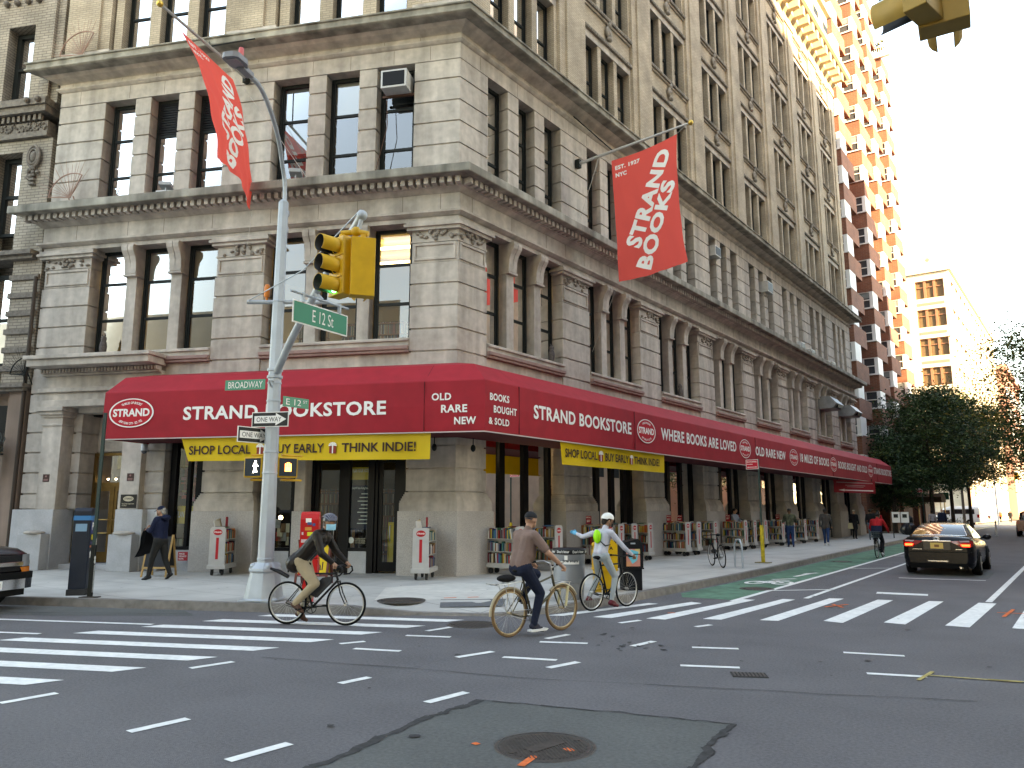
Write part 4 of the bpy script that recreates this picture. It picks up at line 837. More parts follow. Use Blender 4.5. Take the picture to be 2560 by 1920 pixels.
banner(FB, [(6.85, 3.69), (.08, 3.66), (.09, 3.03), (6.6, 3.07)], -1, [('SHOP LOCAL', 6.58, 4.83), ('BUY EARLY', 4.25, 2.83), ('THINK INDIE!', 2.36, .44)], [(4.66, 4.48), (2.69, 2.51)], 3.23, 3.46, 'yellow banner with brown shopping slogan under the awning on the avenue side')
banner(FA, [(2.12, 3.69), (8.5, 3.72), (8.47, 3.07), (2.2, 3.05)], 1, [('SHOP LOCAL', 2.33, 4.04), ('BUY EARLY', 4.5, 5.95), ('THINK INDIE!', 6.32, 8.07)], [(4.14, 4.36), (6.04, 6.22)], 3.26, 3.5, 'yellow banner with brown shopping slogan under the awning on the side street')
M_flag = mat('red_flag_cloth', (.8, .1, .085), .8, bump=.35, bs=5)
n_ = M_flag.node_tree; tl_ = n_.nodes.new('ShaderNodeBsdfTranslucent'); tl_.inputs[0].default_value = (.9, .12, .09, 1); ms_ = n_.nodes.new('ShaderNodeMixShader'); ms_.inputs[0].default_value = .4; n_.links.new(n_.nodes['Principled BSDF'].outputs[0], ms_.inputs[1]); n_.links.new(tl_.outputs[0], ms_.inputs[2]); n_.links.new(ms_.outputs[0], n_.nodes['Material Output'].inputs[0]); M_pole = mat('grey_pole_metal', (.45, .45, .44), .4, .3); M_gold = mat('gold_ball', (.6, .4, .1), .35, .8)
def flag(label, P, base, tip, ropes, braces, wr):
    """P(u, v): u from the left edge to the right as read, v downwards, on a sheet 2.35 x 4.25"""
    t = thing('flag', label, 'flag', tuple(base)); n = Vector
    def S(u, v, lift=0):
        p = P(u, v); du = P(u+.01, v)-P(u-.01, v); dv = P(u, v+.01)-P(u, v-.01); nn = np.cross(du, dv); nn = nn/np.linalg.norm(nn)
        k = wr*(math.sin(11*u+4*v)+.7*math.sin(23*u-9*v+1)+.5*math.sin(6*u+21*v))*(.25+.75*v)*(.3+.7*min(1, 4*v)); return p+nn*(k+lift)
    x = MB(); x.grid(S, 44, 60); x.build('cloth', M_flag, t)
    for sgn in (-1,):
        x = MB(); A = 64; d = np.array([math.cos(R(A)), -math.sin(R(A))]); up = np.array([-math.sin(R(A)), -math.cos(R(A))])
        def tx(st, L, h, o):
            v, f = text_mesh(st, .045, 1.1); lo, hi = v.min(0), v.max(0); bm = bmesh.new(); vs = [bm.verts.new((a, b, 0)) for a, b in (v-lo)/(hi-lo)*[L, h]]
            for q in f:
                try: bm.faces.new([vs[i] for i in q])
                except ValueError: pass
            for ax, m in ((0, L), (1, h)):
                q = .09
                while q < m:
                    co = [0, 0, 0]; no = [0, 0, 0]; co[ax] = q; no[ax] = 1
                    bmesh.ops.bisect_plane(bm, geom=bm.verts[:]+bm.edges[:]+bm.faces[:], plane_co=co, plane_no=no); q += .09
            bm.verts.index_update(); pts = []
            for q in bm.verts: w_ = np.array(o)+d*q.co.x+up*q.co.y; pts.append(S(w_[0]/2.35, w_[1]/4.25, .012*sgn))
            x.add(pts, [tuple(k.index for k in g.verts) for g in bm.faces], 0, True); bm.free()
        tx('STRAND', 3.2, .55, (.78, 3.3)); tx('BOOKS', 2.85, .55, (1.06, 4.1))
        d = np.array([1, 0]); up = np.array([0, -1]); tx('EST. 1927', .92, .15, (.12, .38)); tx('NYC', .42, .15, (.12, .64))
        x.build('lettering', M_let, t)
    x = MB(); x.tube([base, tip], [.055, .035], 10); x.build('flagpole', M_pole, t); x = MB(); x.sphere(np.array(tip)+(np.array(tip)-np.array(base))*.02, .09, 12, 8); x.build('finial', M_gold, t)
    x = MB()
    for a, c in ropes: x.tube([a, c], .008, 4)
    x.build('rope', mat('white_rope', (.5, .48, .45), .8), t); x = MB()
    for a, c in braces: x.tube([a, c], .022, 6)
    x.cbox(base, (.16, .16, .3)); x.build('bracket', M_frame, t)
f2 = lambda x_, z: np.array([x_, 6.204, z])
C2 = [f2(1.39, 13.48), f2(3.78, 13.71), f2(3.95, 9.45), f2(1.58, 9.2)]
def P2(u, v):
    p = (C2[0]*(1-u)+C2[1]*u)*(1-v)+(C2[3]*(1-u)+C2[2]*u)*v; return p+np.array([-.17*u*4*v*(1-v)*.6+.02, .22*math.sin(3.1*u)*v, .1*math.sin(math.pi*u)*(v-.9)*.9])
flag('red flag on a pole above the side street, lettering reading upwards, clear of any lamp', P2, f2(.1, 13.734), f2(4.2, 13.95), [(f2(.9, 13.7), f2(-.05, 11.2)), (f2(.92, 13.7), np.array([.1, 6.0, 11.2])), (f2(1.58, 9.2), np.array([.3, 6.6, 7.1])), (f2(3.78, 13.71), f2(4.1, 13.9)), (f2(1.39, 13.48), f2(.9, 13.74))], [(f2(1.47, 13.82), np.array([.1, 5.94, 15.4]))], .034)
f1 = lambda o, s, z: FB((s, o, z))
C1 = [f1(3.26, 6.745, 14.36), f1(.8, 6.745, 14.37), f1(.62, 5.97, 10.33), f1(2.8, 5.78, 10.87)]
def P1(u, v):
    p = (C1[0]*(1-u)+C1[1]*u)*(1-v)+(C1[3]*(1-u)+C1[2]*u)*v; return p+DB*(-.27*4*v*(1-v))+NB*(.25*math.sin(math.pi*v)*(u-.3))+np.array([0, 0, -.45*math.sin(math.pi*u)*(v**2)*-.6])
flag('red flag blown out behind the street lamp over the avenue', P1, f1(.1, 6.745, 14.82), f1(4.05, 6.745, 14.53), [(f1(1.2, 6.745, 14.7), f1(.3, 4.4, 11.2)), (f1(.9, 6.745, 14.7), f1(.8, 6.745, 14.37)), (f1(.62, 5.97, 10.33), f1(.3, 6.4, 8.0)), (f1(3.26, 6.745, 14.36), f1(3.6, 6.745, 14.55))], [(f1(2.0, 6.745, 14.68), f1(.8, 7.6, 15.7)), (f1(2.0, 6.745, 14.68), f1(.8, 6.1, 15.6))], .05)
# ------------------------------------------------------------------ lamp post with signals and signs
M_galv = mat('galvanised_grey', (.40, .44, .47), .5, .25, var=.12, vs=3, streak=.12); M_sig = mat('signal_yellow', (.6, .34, .025), .45, var=.1, vs=6); M_blackp = mat('signal_black', (.01, .01, .01), .5)
M_signal_on = mat('green_signal_lamp', (.02, .5, .2), emit=(.04, 1, .4), es=3); M_green = mat('street_sign_green', (.01, .22, .13), .35, spec=.6)
LP = np.array([.75, -6.3, .15]); lp = thing('lamp_post', 'grey steel lamp post carrying traffic signals and street signs at the corner', 'lamp post', tuple(LP)); FL = Fr(LP, DB, NB)
x = MB(FL); x.box(-.34, .34, -.34, .34, 0, .04); x.lathe([(.4, .03), (.36, .06), (.27, .52), (.3, .55), (.29, .6), (.24, .66), (.2, .7)], 8, 0, None, False, True, math.pi/8)
for k in range(4): a = math.pi/4+k*math.pi/2; x.sphere((.22*math.cos(a), .22*math.sin(a), .63), .07, 8, 6)
x.build('base', M_galv, lp, .01); x = MB(FL); x.lathe([(.155, .62), (.15, .8), (.098, 7.8), (.1, 7.85), (.06, 7.9)], 8, 0, None, False, True, math.pi/8)
for z in (.74, 2.35, 2.75, 3.3, 3.75, 4.1, 5.75): r = .155-.0075*z; x.lathe([(r, z), (r+.012, z+.01), (r+.012, z+.035), (r, z+.045)], 8, 0, None, False, False, math.pi/8)
x.build('pole', M_galv, lp); x = MB()
lpts = [(.70, -6.23, 7.3), (.70, -6.25, 8.34), (.83, -6.43, 8.72), (1.24, -6.87, 9.07), (1.77, -7.48, 9.26), (2.23, -8.01, 9.25), (2.61, -8.47, 9.1)]
cr_ = []
for i in range(len(lpts)-1):
    p0, p1, p2, p3 = [np.array(lpts[min(max(j, 0), len(lpts)-1)]) for j in (i-1, i, i+1, i+2)]
    for k in range(5): s = k/5; cr_.append(.5*((2*p1)+(p2-p0)*s+(2*p0-5*p1+4*p2-p3)*s*s+(3*p1-p0-3*p2+p3)*s**3))
cr_.append(np.array(lpts[-1])); x.tube(cr_, .042, 10)
for z in (7.4, 7.75): x.lathe([(.1, 0), (.11, .02), (.11, .08), (.1, .1)], 10, 0, Fr((.70, -6.24, z)))
x.build('lamp_arm', M_galv, lp); x = MB(); Fh = Fr((2.61, -8.47, 9.1), (.45, -.87, -.1), (.87, .45, 0)); x.box(-.05, .3, -.07, .07, -.04, .05, 0, Fh); x.prism([(.22, -.1), (.35, -.16), (.62, -.15), (.68, -.08), (.68, .08), (.62, .15), (.35, .16), (.22, .1)], .0, .09, 0, Fh); x.build('lamp_head', mat('lamp_grey', (.24, .24, .25), .5), lp, .015)
x = MB(Fh); x.box(.35, .6, -.1, .1, -.012, .002); x.build('lens', mat('lens', (.3, .3, .3), .2), lp); x = MB(Fh); x.lathe([(.04, .1), (.045, .12), (.045, .3), (.04, .34)], 10, 0, Fh.at((.3, 0, 0))); x.build('photocell', mat('pink_photocell', (.7, .15, .15), .4), lp)
A0, A1, A2 = np.array([.7, -6.25, 4.45]), np.array([3.45, -7.58, 5.3]), np.array([5.81, -8.71, 5.76])
x = MB(); x.tube([A0, A0*.6+A1*.4+np.array([0, 0, .06]), A1, A2], [.075, .07, .062, .055], 10); x.sphere(A2, .075, 10, 8)
for z in (4.36, 4.5): x.lathe([(.125, z-.15), (.15, z-.14), (.15, z-.09), (.125, z-.08)], 8, 0, FL, False, False, math.pi/8)
x.tube([A0+[0, 0, -.12], A0+[.22, -.3, -.18], A0+[.05, -.1, -.3]], .02, 6); x.build('mast_arm', M_galv, lp); x = MB(); H = np.array([.72, -6.28, 5.92]); hd = np.array([-.8, -.6, 0])
x.tube([H+hd*.62, H-hd*1.0], .045, 8); x.build('cross_bar', M_galv, lp); x = MB(); x.tube([H+hd*.6+[0, 0, .03], H*.62+A2*.38+[0, 0, .12], A2+[-.05, .02, .1]], .012, 5); x.build('stay_cable', M_galv, lp)
x = MB(); x.lathe([(.05, 0), (.06, .03), (.06, .2), (.04, .26), (.0, .27)], 12, 0, Fr(H+hd*.24+[0, 0, .1]), True, False); x.tube([H+hd*.24, H+hd*.24+[0, 0, .12]], .03, 6); x.build('beacon', mat('orange_lens', (.75, .22, .04), .3), lp)
def signal(name, label, F, lit, m_=None):
    """three-lens traffic signal; local +x is where the lenses face, top of the box at z = 0"""
    t = thing(name, label, 'traffic light', tuple(F.o)); m_ = m_ or M_sig
    x = MB(F); x.box(-.12, .06, -.16, .16, -.8, 0); x.tube([(-.02, 0, 0), (-.02, 0, .06)], .04, 8)
    for z in (-.24, -.54): x.box(.06, .075, -.165, .165, z-.03, z-.01)
    x.build('housing', m_, t, .02)
    for k in range(3):
        zc = -.13-.27*k; x = MB(F); n = 14; pts = []
        for xx in (.05, .33):
            for j in range(n+1): a = R(-60)+R(300)*j/n; pts.append((xx-(.13 if xx > .1 and 0 else 0), .115*math.cos(a), zc+.115*math.sin(a)))
        for j in range(n+1): a = R(-60)+R(300)*j/n; pts.append((.33, .108*math.cos(a), zc+.108*math.sin(a)))
        for j in range(n+1): a = R(-60)+R(300)*j/n; pts.append((.06, .108*math.cos(a), zc+.108*math.sin(a)))
        m = n+1; x.add(pts, [(r*m+j, r*m+j+1, (r+1)*m+j+1, (r+1)*m+j) for r in range(3) for j in range(n)], 0, True)
        fs = x.f; x.mi = [1 if i >= 2*n else 0 for i in range(len(fs))]
        v = x.build('visor', [m_, M_blackp], t); x = MB(F); x.lathe([(.1, 0), (.08, .025), (.0, .04)], 16, 0, Fr(F((.055, 0, zc)), F.m[1], F.m[2], F.m[0]), True, False); x.build('lens', M_signal_on if k == 2 and lit else mat('dark_lens', (.02, .012, .01), .2), v)
    return t
hx = Fr((5.62, -8.9, 5.42), (-.12, -.99, 0), (.99, -.12, 0)); hy = Fr((5.86, -8.72, 5.40), (-.8, .6, 0), (-.6, -.8, 0))
signal('traffic_light', 'yellow traffic light at mast arm tip with visors towards the viewer, green lit', hx, True); signal('traffic_light', 'yellow traffic light at mast arm tip seen from its back', hy, False)
t = thing('signal_hanger', 'yellow bracket holding both traffic lights under the grey mast arm tip', 'bracket', (5.8, -8.75, 5.5)); x = MB(); x.tube([(5.81, -8.71, 5.72), (5.78, -8.74, 5.55)], .03, 8); x.build('drop_link', M_galv, t)
x = MB(); x.tube([(5.6, -8.88, 5.5), (5.78, -8.76, 5.52), (5.92, -8.68, 5.48)], .04, 8); x.sphere((5.77, -8.77, 5.52), .07, 8, 6); x.build('yoke', M_sig, t)
def plate(name, label, F, w_, h, parts, back=M_galv, parent=None, cat='sign'):
    """flat sign: local x along its face as read, z up, y towards the reader; parts: (text, x0, x1, z0, z1, material) or ('#', polygon, material)"""
    t = thing(name, label, cat, tuple(F.o)); x = MB(F); x.box(-w_/2, w_/2, -.012, 0, -h/2, h/2, 0); x.build('plate', parts[0], t); n = 0
    for q in parts[1:]:
        x = MB(F); n += 1; y = .002+.0015*n
        if q[0] == '#': x.add([(a, y, b) for a, b in q[1]], [tuple(range(len(q[1])))]); x.build('symbol', q[2], t)
        else: put_text(x, q[0], q[1], q[2], q[3], q[4], lambda a, b: (a, y, b), bold=q[6] if len(q) > 6 else .015, F=F); x.build('lettering', q[5], t)
    return t
rect = lambda a, c, b, d: [(a, b), (c, b), (c, d), (a, d)]
Fn = lambda o, rd: Fr(o, rd, np.cross((0, 0, 1), rd))         # rd: reading direction; y faces... checked below
def FS(o, rd):
    rd = np.array(rd, float)/np.linalg.norm(rd); return Fr(o, rd, (rd[1], -rd[0], 0))
plate('street_sign', 'green sign reading BROADWAY left of the lamp post', FS(LP+np.array([0, 0, 4.09])+DB*.56+NB*.13, -DB), .86, .2, [M_green, ('BROADWAY', -.36, .38, -.065, .065, M_let, .0)])
plate('street_sign', 'small green sign reading E 12 ST right of the lamp post', FS((.86, -5.85, 3.93), (0, 1, 0)), .62, .2, [M_green, ('E 12', -.24, .12, -.06, .06, M_let, .0), ('ST', .17, .27, 0, .06, M_let, .0)])
aro = [(-.33, -.07), (.12, -.07), (.12, -.12), (.34, 0), (.12, .12), (.12, .07), (-.33, .07)]
plate('one_way_sign', 'black and white ONE WAY arrow sign facing the road on the lamp post', FS(LP+np.array([0, 0, 3.39])+NB*.17-DB*.04, -DB), .77, .29, [M_let, ('#', rect(-.37, .37, -.13, .13), M_blackp), ('#', aro, M_let), ('ONE WAY', -.28, .24, -.045, .045, M_blackp, .0)])
plate('one_way_sign', 'second ONE WAY sign partly hidden behind the lamp post below the first', FS((.60, -6.58, 3.24), (0, 1, 0)), .75, .3, [M_let, ('#', rect(-.36, .36, -.135, .135), M_blackp), ('#', aro, M_let), ('ONE WAY', -.28, .24, -.045, .045, M_blackp, .0)])
s12 = plate('overhead_street_sign', 'large green E 12 St sign hung from the mast arm', FS((3.68, -7.6, 4.87), (-.12, .99, 0)), 1.24, .36, [M_let, ('#', rect(-.6, .6, -.16, .16), M_green), ('E 12 St', -.2, .28, -.1, .1, M_let, .0)])
Fq = FS((3.68, -7.6, 4.87), (-.12, .99, 0)); x = MB(Fq); x.tube([(-.68, .0, .3), (.62, .0, .3)], .022, 8)
for a in (-.42, .42): x.box(a-.02, a+.02, -.03, .02, .17, .33)
x.tube([(0, 0, .3), (-.06, -.1, .42)], .04, 8); x.build('hanger', M_galv, s12)
def ped(label, F, walk):
    t = thing('pedestrian_signal', label, 'pedestrian signal', tuple(F.o)); x = MB(F); x.box(-.2, .2, -.2, 0, -.2, .2); x.build('housing', M_sig, t, .02); x = MB(F); x.box(-.17, .17, 0, .012, -.17, .17); sc_ = x.build('screen', mat('dark_screen', (.02, .03, .04), .25), t)
    x = MB(F); m_ = mat('walk_white', (.9, .9, .9), emit=(1, 1, 1), es=1.6) if walk else mat('hand_orange', (.9, .2, .05), emit=(1, .2, .05), es=2)
    if walk:
        for q in [[(.05, .09), (.085, .09), (.085, .125), (.05, .125)], [(.035, .08), (.09, .08), (.08, -.0), (.045, -.0)], [(.045, 0), (.065, 0), (.04, -.11), (.015, -.11)], [(.06, 0), (.08, 0), (.11, -.1), (.085, -.1)], [(.085, .07), (.13, .02), (.12, .01), (.08, .045)], [(.04, .07), (.005, .02), (.015, .012), (.045, .045)]]: x.add([(a, .016, b) for a, b in q], [(0, 1, 2, 3)])
    else:
        for k in range(4): x.box(-.06+.032*k, -.036+.032*k, .013, .017, 0, .1-.02*abs(k-1.5))
        x.box(-.06, .06, .013, .0175, -.08, 0)
    x.build('symbol', m_, sc_); x = MB(F)
    for z in (.24, -.24): x.tube([(-.1, -.1, z), (.35, -.2, z)], .025, 6)
    x.build('bracket', M_sig, t)
ped('pedestrian signal with white walking figure left of the lamp post', FS((.42, -6.46, 2.64), (.93, .36, 0)), True); ped('pedestrian signal with orange hand right of the lamp post', FS((.92, -6.02, 2.64), (.3, .95, 0)), False)
# signal hanging close overhead at the right
M_sigd = mat('backlit_signal_yellow', (.36, .22, .05), .55, var=.15, vs=8); D_ = np.array([.1, -1, 0])  # darker copy of the signal yellow with the backlight painted in
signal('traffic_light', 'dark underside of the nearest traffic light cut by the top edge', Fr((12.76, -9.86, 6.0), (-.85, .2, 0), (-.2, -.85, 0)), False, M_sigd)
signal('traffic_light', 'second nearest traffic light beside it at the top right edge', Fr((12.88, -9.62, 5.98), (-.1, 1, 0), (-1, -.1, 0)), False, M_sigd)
t = thing('signal_mast', 'grey mast arm over the road carrying the nearest traffic lights', 'lamp post', (18.2, -14.9, 0)); x = MB(); x.tube([(18.2, -14.9, 0), (18.2, -14.9, 7.5)], [.16, .1], 8); x.build('pole', M_galv, t); x = MB(); x.tube([(18.2, -14.9, 4.8), (12.8, -9.75, 6.25)], .06, 8); x.tube([(12.8, -9.75, 6.25), (12.8, -9.75, 6.02)], .04, 6); x.tube([(12.72, -9.85, 6.04), (12.9, -9.6, 6.04)], .035, 6); x.build('mast_arm', M_galv, t)
# ------------------------------------------------------------------ things fixed to the bookshop
M_acw = mat('ac_white', (.55, .55, .54), .5, var=.1, vs=6)
def ac(F, s, o, z, w_, h, label, dark=True):
    t = thing('air_conditioner', label, 'air conditioner', tuple(F((s, o, z))), 'window air conditioners'); x = MB(); x.box(s, s+w_, o-.6, o, z, z+h, 0, F); x.build('case', M_acw, t, .015); x = MB(); x.box(s+.06, s+w_-.06, o-.01, o+.012, z+.06, z+h-.06, 0, F); x.build('grille', M_black if dark else M_frame, t)
    if h > .5: x = MB(); x.box(s-.2, s+w_+.1, o-.5, o-.42, z-.06, z, 0, F); x.tube([F((s+w_-.05, o-.4, z-.05)), F((s+w_-.1, o-.35, z-1)), F((s+w_+.25, o-.3, z-2.6))], .012, 5); x.build('bracket', mat('rusty_steel', (.1, .05, .035), .8), t)
ac(FB, 1.5, .35, 13.8, .78, .55, 'white framed air conditioner near the corner above the cornice'); ac(FA, 25.4, .25, 13.6, .85, .6, 'air conditioner halfway up a third storey window along the side street'); ac(FA, 18.2, .2, 13.7, .7, .5, 'air conditioner in side street window near the flag')
ac(FA, 30.9, .25, 11.3, .85, .5, 'first of the paired air conditioners on the lower cornice'); ac(FA, 33.0, .25, 11.2, .85, .5, 'second of the paired air conditioners on the lower cornice'); ac(FA, 38.0, .2, 11.25, .8, .45, 'air conditioner furthest along the side street'); ac(FB, 9.05, .1, 11.15, .55, .32, 'low air conditioner in the avenue window beside a floodlight', False)
for s, lab in ((8.9, 'small floodlight on the cornice beside the avenue air conditioner'), (4.7, 'small floodlight on the cornice right of the lamp arm')):
    t = thing('floodlight', lab, 'floodlight', tuple(FB((s, .55, 11.14)))); F = FB.at((s, .55, 11.14)); x = MB(F); x.box(-.02, .02, -.02, .02, 0, .16); x.build('stem', M_galv, t); x = MB(F.rot(.3)); x.prism([(-.14, .14), (.14, .2), (.16, .3), (-.12, .26)], -.17, .17, 0, None, 'x'); x.build('head', M_galv, t, .01)
t = thing('security_camera', 'small white dome camera under the awning by the office door', 'camera', tuple(FB((9.15, .3, 3.62)))); F = FB.at((9.15, .3, 3.5)); x = MB(F); x.lathe([(.05, .2), (.09, .18), (.09, .05), (.085, 0)], 12); x.build('housing', M_acw, t); x = MB(F); x.lathe([(.08, 0), (.06, -.06), (0, -.09)], 12, 0, None, True, False); x.build('dome', M_lens if False else mat('smoke_dome', (.1, .1, .11), .1), t)
M_owl = mat('owl_brown', (.1, .085, .08), .8, var=.4, vs=20)
for F, s, lab in ((FB, 11.1, 'decoy owl on the sill of the leftmost avenue window'), (FA, 4.65, 'decoy owl on the first side street sill near the corner'), (FA, 14.3, 'decoy owl on the third side street sill')):
    G_ = F.at((s, -.05, 6.5)); x = MB(G_); x.lathe([(.08, 0), (.1, .08), (.11, .2), (.09, .32), (.07, .36), (.085, .42), (.08, .48), (.03, .52)], 12); x.sphere((.05, 0, .53), (.02, .02, .04), 6, 4); x.sphere((-.05, 0, .53), (.02, .02, .04), 6, 4); o_ = x.build('decoy_owl', M_owl); tag(o_, lab, 'decoy owl')
plate('wall_plaque', 'dark shop plaque with pale oval beside the office door', FS(FB((9.6, .215, 2.08)), -DB), .52, .38, [mat('plaque_black', (.02, .017, .014), .4), ('#', [(.17*math.cos(t_), .07+.075*math.sin(t_)) for t_ in np.arange(0, 6.2, .3)], mat('plaque_cream', (.55, .48, .35), .6)), ('STRAND', -.13, .13, .045, .1, M_blackp, .02), ('Rare Book Department\n3rd Floor', -.2, .2, -.14, -.05, MATS['plaque_cream'], .01)], cat='plaque')
for s, l in ((12.43, 'small brown notice on the left portal pilaster'), (9.6, 'small brown notice on the right portal pilaster')):
    plate('wall_notice', l, FS(FB((s, .21, 2.76)), -DB), .22, .22, [mat('notice_brown', (.06, .025, .02), .5), ('#', [(.03*math.cos(q), .05+.03*math.sin(q)) for q in np.arange(0, 6.2, .5)], mat('notice_pink', (.3, .15, .14), .6)), ('#', rect(-.08, .08, -.05, -.03), MATS['notice_pink']), ('#', rect(-.08, .08, -.085, -.065), MATS['notice_pink'])], cat='notice')
plate('sprinkler_notice', 'small red sprinkler notice low on the wall by the easel sign', FS(FB((7.88, .02, .56)), -DB), .3, .24, [mat('notice_red', (.4, .02, .03), .5), ('SPRINKLERS\nTHROUGHOUT\nBUILDING', -.12, .12, -.09, .09, M_let, .01)], cat='notice')
t = plate('arrow_sign', 'red hanging sign with white arrow under the far end of the awning', FS((1.9, 34.4, 3.25), (.25, 1, 0)), 5.0, .74, [mat('arrow_red', (.3, .008, .015), .6), ('#', [(-2.0, -.22), (-1.3, -.29), (-1.3, -.25), (2.2, -.25), (2.2, -.19), (-1.3, -.19), (-1.3, -.15)], M_let), ('#', rect(-2.2, 2.2, .2, .26), mat('faded_lettering', (.4, .25, .25), .7)), ('#', rect(-1.2, 1.2, .05, .09), MATS['faded_lettering']), ('#', rect(-1, 1, -.03, 0), MATS['faded_lettering'])])
x = MB()
for k in (-2, 2): x.tube([(1.9+.25*k, 34.4+k, 3.6), (1.9+.25*k, 34.4+k, 3.75)], .02, 5)
x.build('hanger', M_frame, t)
for s, l in ((36.0, 'grey vent hood over far side street window'), (41.0, 'last grey vent hood at the far corner')):
    t = thing('vent_hood', l, 'vent hood', tuple(FA((s, .3, 8.4)))); x = MB(); x.prism([(-.3, 8.2), (.75, 8.2), (1.0, 8.5), (.6, 8.95), (-.3, 9.0)], s-.9, s+.9, 0, FA, 'x'); x.build('hood', mat('zinc', (.25, .26, .27), .4, .5, var=.2, vs=4), t); x = MB(); x.box(s-.5, s+.5, .78, .99, 8.25, 8.48, 0, FA); x.build('louvre', M_black, t)
# ------------------------------------------------------------------ book carts
M_cart = mat('cart_grey', (.46, .45, .43), .55, var=.08, vs=5); M_cartred = mat('cart_red', (.5, .012, .02), .6); M_rub = mat('rubber', (.03, .03, .03), .7); M_price = mat('price_red', (.33, .008, .02), .6)
def make_cart():
    t = thing('book_cart', 'cart', 'book cart', (0, 0, 0), 'book carts outside the shop'); Wd, L_ = .2, .98
    for sx in (0, 1):
        x = MB(); x0 = (0 if sx else -L_); p = [(-Wd, .26), (Wd, .26), (Wd, 1.2), (Wd-.05, 1.25), (-Wd+.05, 1.25), (-Wd, 1.2)]; x.prism(p, x0-.025, x0, 0, None, 'x'); o = x.build('end_panel', M_cart, t, .004)
        xo = .002 if sx else -L_-.027; sg = 1 if sx else -1; x = MB(); x.add([(xo, .115*math.cos(a)*sg, 1.11+.078*math.sin(a)) for a in np.arange(0, 6.28, .26)], [tuple(range(25))]); x.box(xo-.001, xo+.001, -.035, .035, .42, .97); x.build('emblem', M_cartred, o)
        x = MB(); put_text(x, 'STRAND', -.095*sg, .095*sg, 1.09, 1.13, lambda a, b: (xo+.002*sg, a, b), bold=.03); x.build('lettering', M_let, o)
    x = MB(); x.box(-L_-.06, .03, -Wd-.035, Wd+.035, .17, .275); x.build('base_tray', M_cart, t, .008); x = MB(); x.box(-L_, -.026, -.012, .012, .275, 1.2); x.build('divider', M_cart, t)
    for z in (.29, .6, .93): x = MB(); x.box(-L_+.001, -.027, -Wd+.01, -.013, z-.015, z); x.box(-L_+.001, -.027, .013, Wd-.01, z-.0151, z-.0001); x.build('shelf', M_cart, t)
    for cx in (-.12, -L_+.1):
        for cy in (-.13, .13): x = MB(); x.tube([(cx-.0, cy-.022, .08), (cx, cy+.022, .08)], .075, 12); x.box(cx-.02, cx+.02, cy-.035, cy-.027, .07, .17); x.box(cx-.02, cx+.02, cy+.027, cy+.035, .07, .17); x.build('caster', M_rub, t)
    return t
proto = make_cart()
def price_sign(par_loc, rot, F, label):
    t = thing('price_sign', label, 'price sign', tuple(F((-.78, 0, 1.25))), 'red price signs on the carts'); x = MB(F); x.box(-.785, -.775, -.012, .012, 1.1, 1.24); x.build('stem', M_frame, t); x = MB(F); x.box(-.87, -.68, -.02, -.006, 1.22, 1.5); x.build('plate', M_price, t)
    x = MB(F); put_text(x, 'SPECIAL', -.86, -.69, 1.43, 1.475, lambda a, b: (a, -.022, b)); put_text(x, '$2-7', -.84, -.71, 1.3, 1.38, lambda a, b: (a, -.022, b), bold=.03); x.build('lettering', M_let, t)
BC = [('maroon', (.13, .012, .02)), ('navy', (.015, .03, .1)), ('cream', (.5, .44, .32)), ('black', (.015, .015, .016)), ('white', (.6, .59, .56)), ('brown', (.13, .06, .03)), ('green', (.03, .1, .05)), ('red', (.36, .025, .02)), ('blue', (.04, .13, .28)), ('tan', (.33, .22, .11)), ('grey', (.2, .2, .2)), ('teal', (.03, .16, .17)), ('orange', (.45, .14, .03)), ('yellow', (.5, .36, .05))]
M_bk = [mat(n+'_cover', c, .6) for n, c in BC]; M_page = mat('book_pages', (.52, .47, .37), .9)
ordn = ['first', 'second', 'third', 'fourth', 'fifth', 'sixth', 'seventh', 'eighth', 'ninth', 'tenth', 'eleventh', 'twelfth', '13th', '14th', '15th', '16th', '17th', '18th', '19th', '20th', '21st', '22nd', '23rd', '24th', '25th', '26th', '27th', '28th', '29th', '30th', '31st', '32nd', '33rd', '34th', '35th']
rb = random.Random(77); nbook = 0; far = MB()
def book(mb, F, x0, th, h, d, z, lean, c, mi0=0, yf=-.185):
    ca, sa = math.cos(lean), math.sin(lean)
    G_ = Fr(F((x0, yf, z)), F.m[0]*ca+F.m[2]*sa, F.m[1], -F.m[0]*sa+F.m[2]*ca)
    for x_, w_ in ((0, .004), (th-.004, .004)): mb.box(x_, x_+w_, 0, d, 0, h, c, G_)
    mb.box(.004, th-.004, 0, .004, 0, h, c, G_); mb.box(.004, th-.004, .004, d-.006, .004, h-.006, mi0, G_)
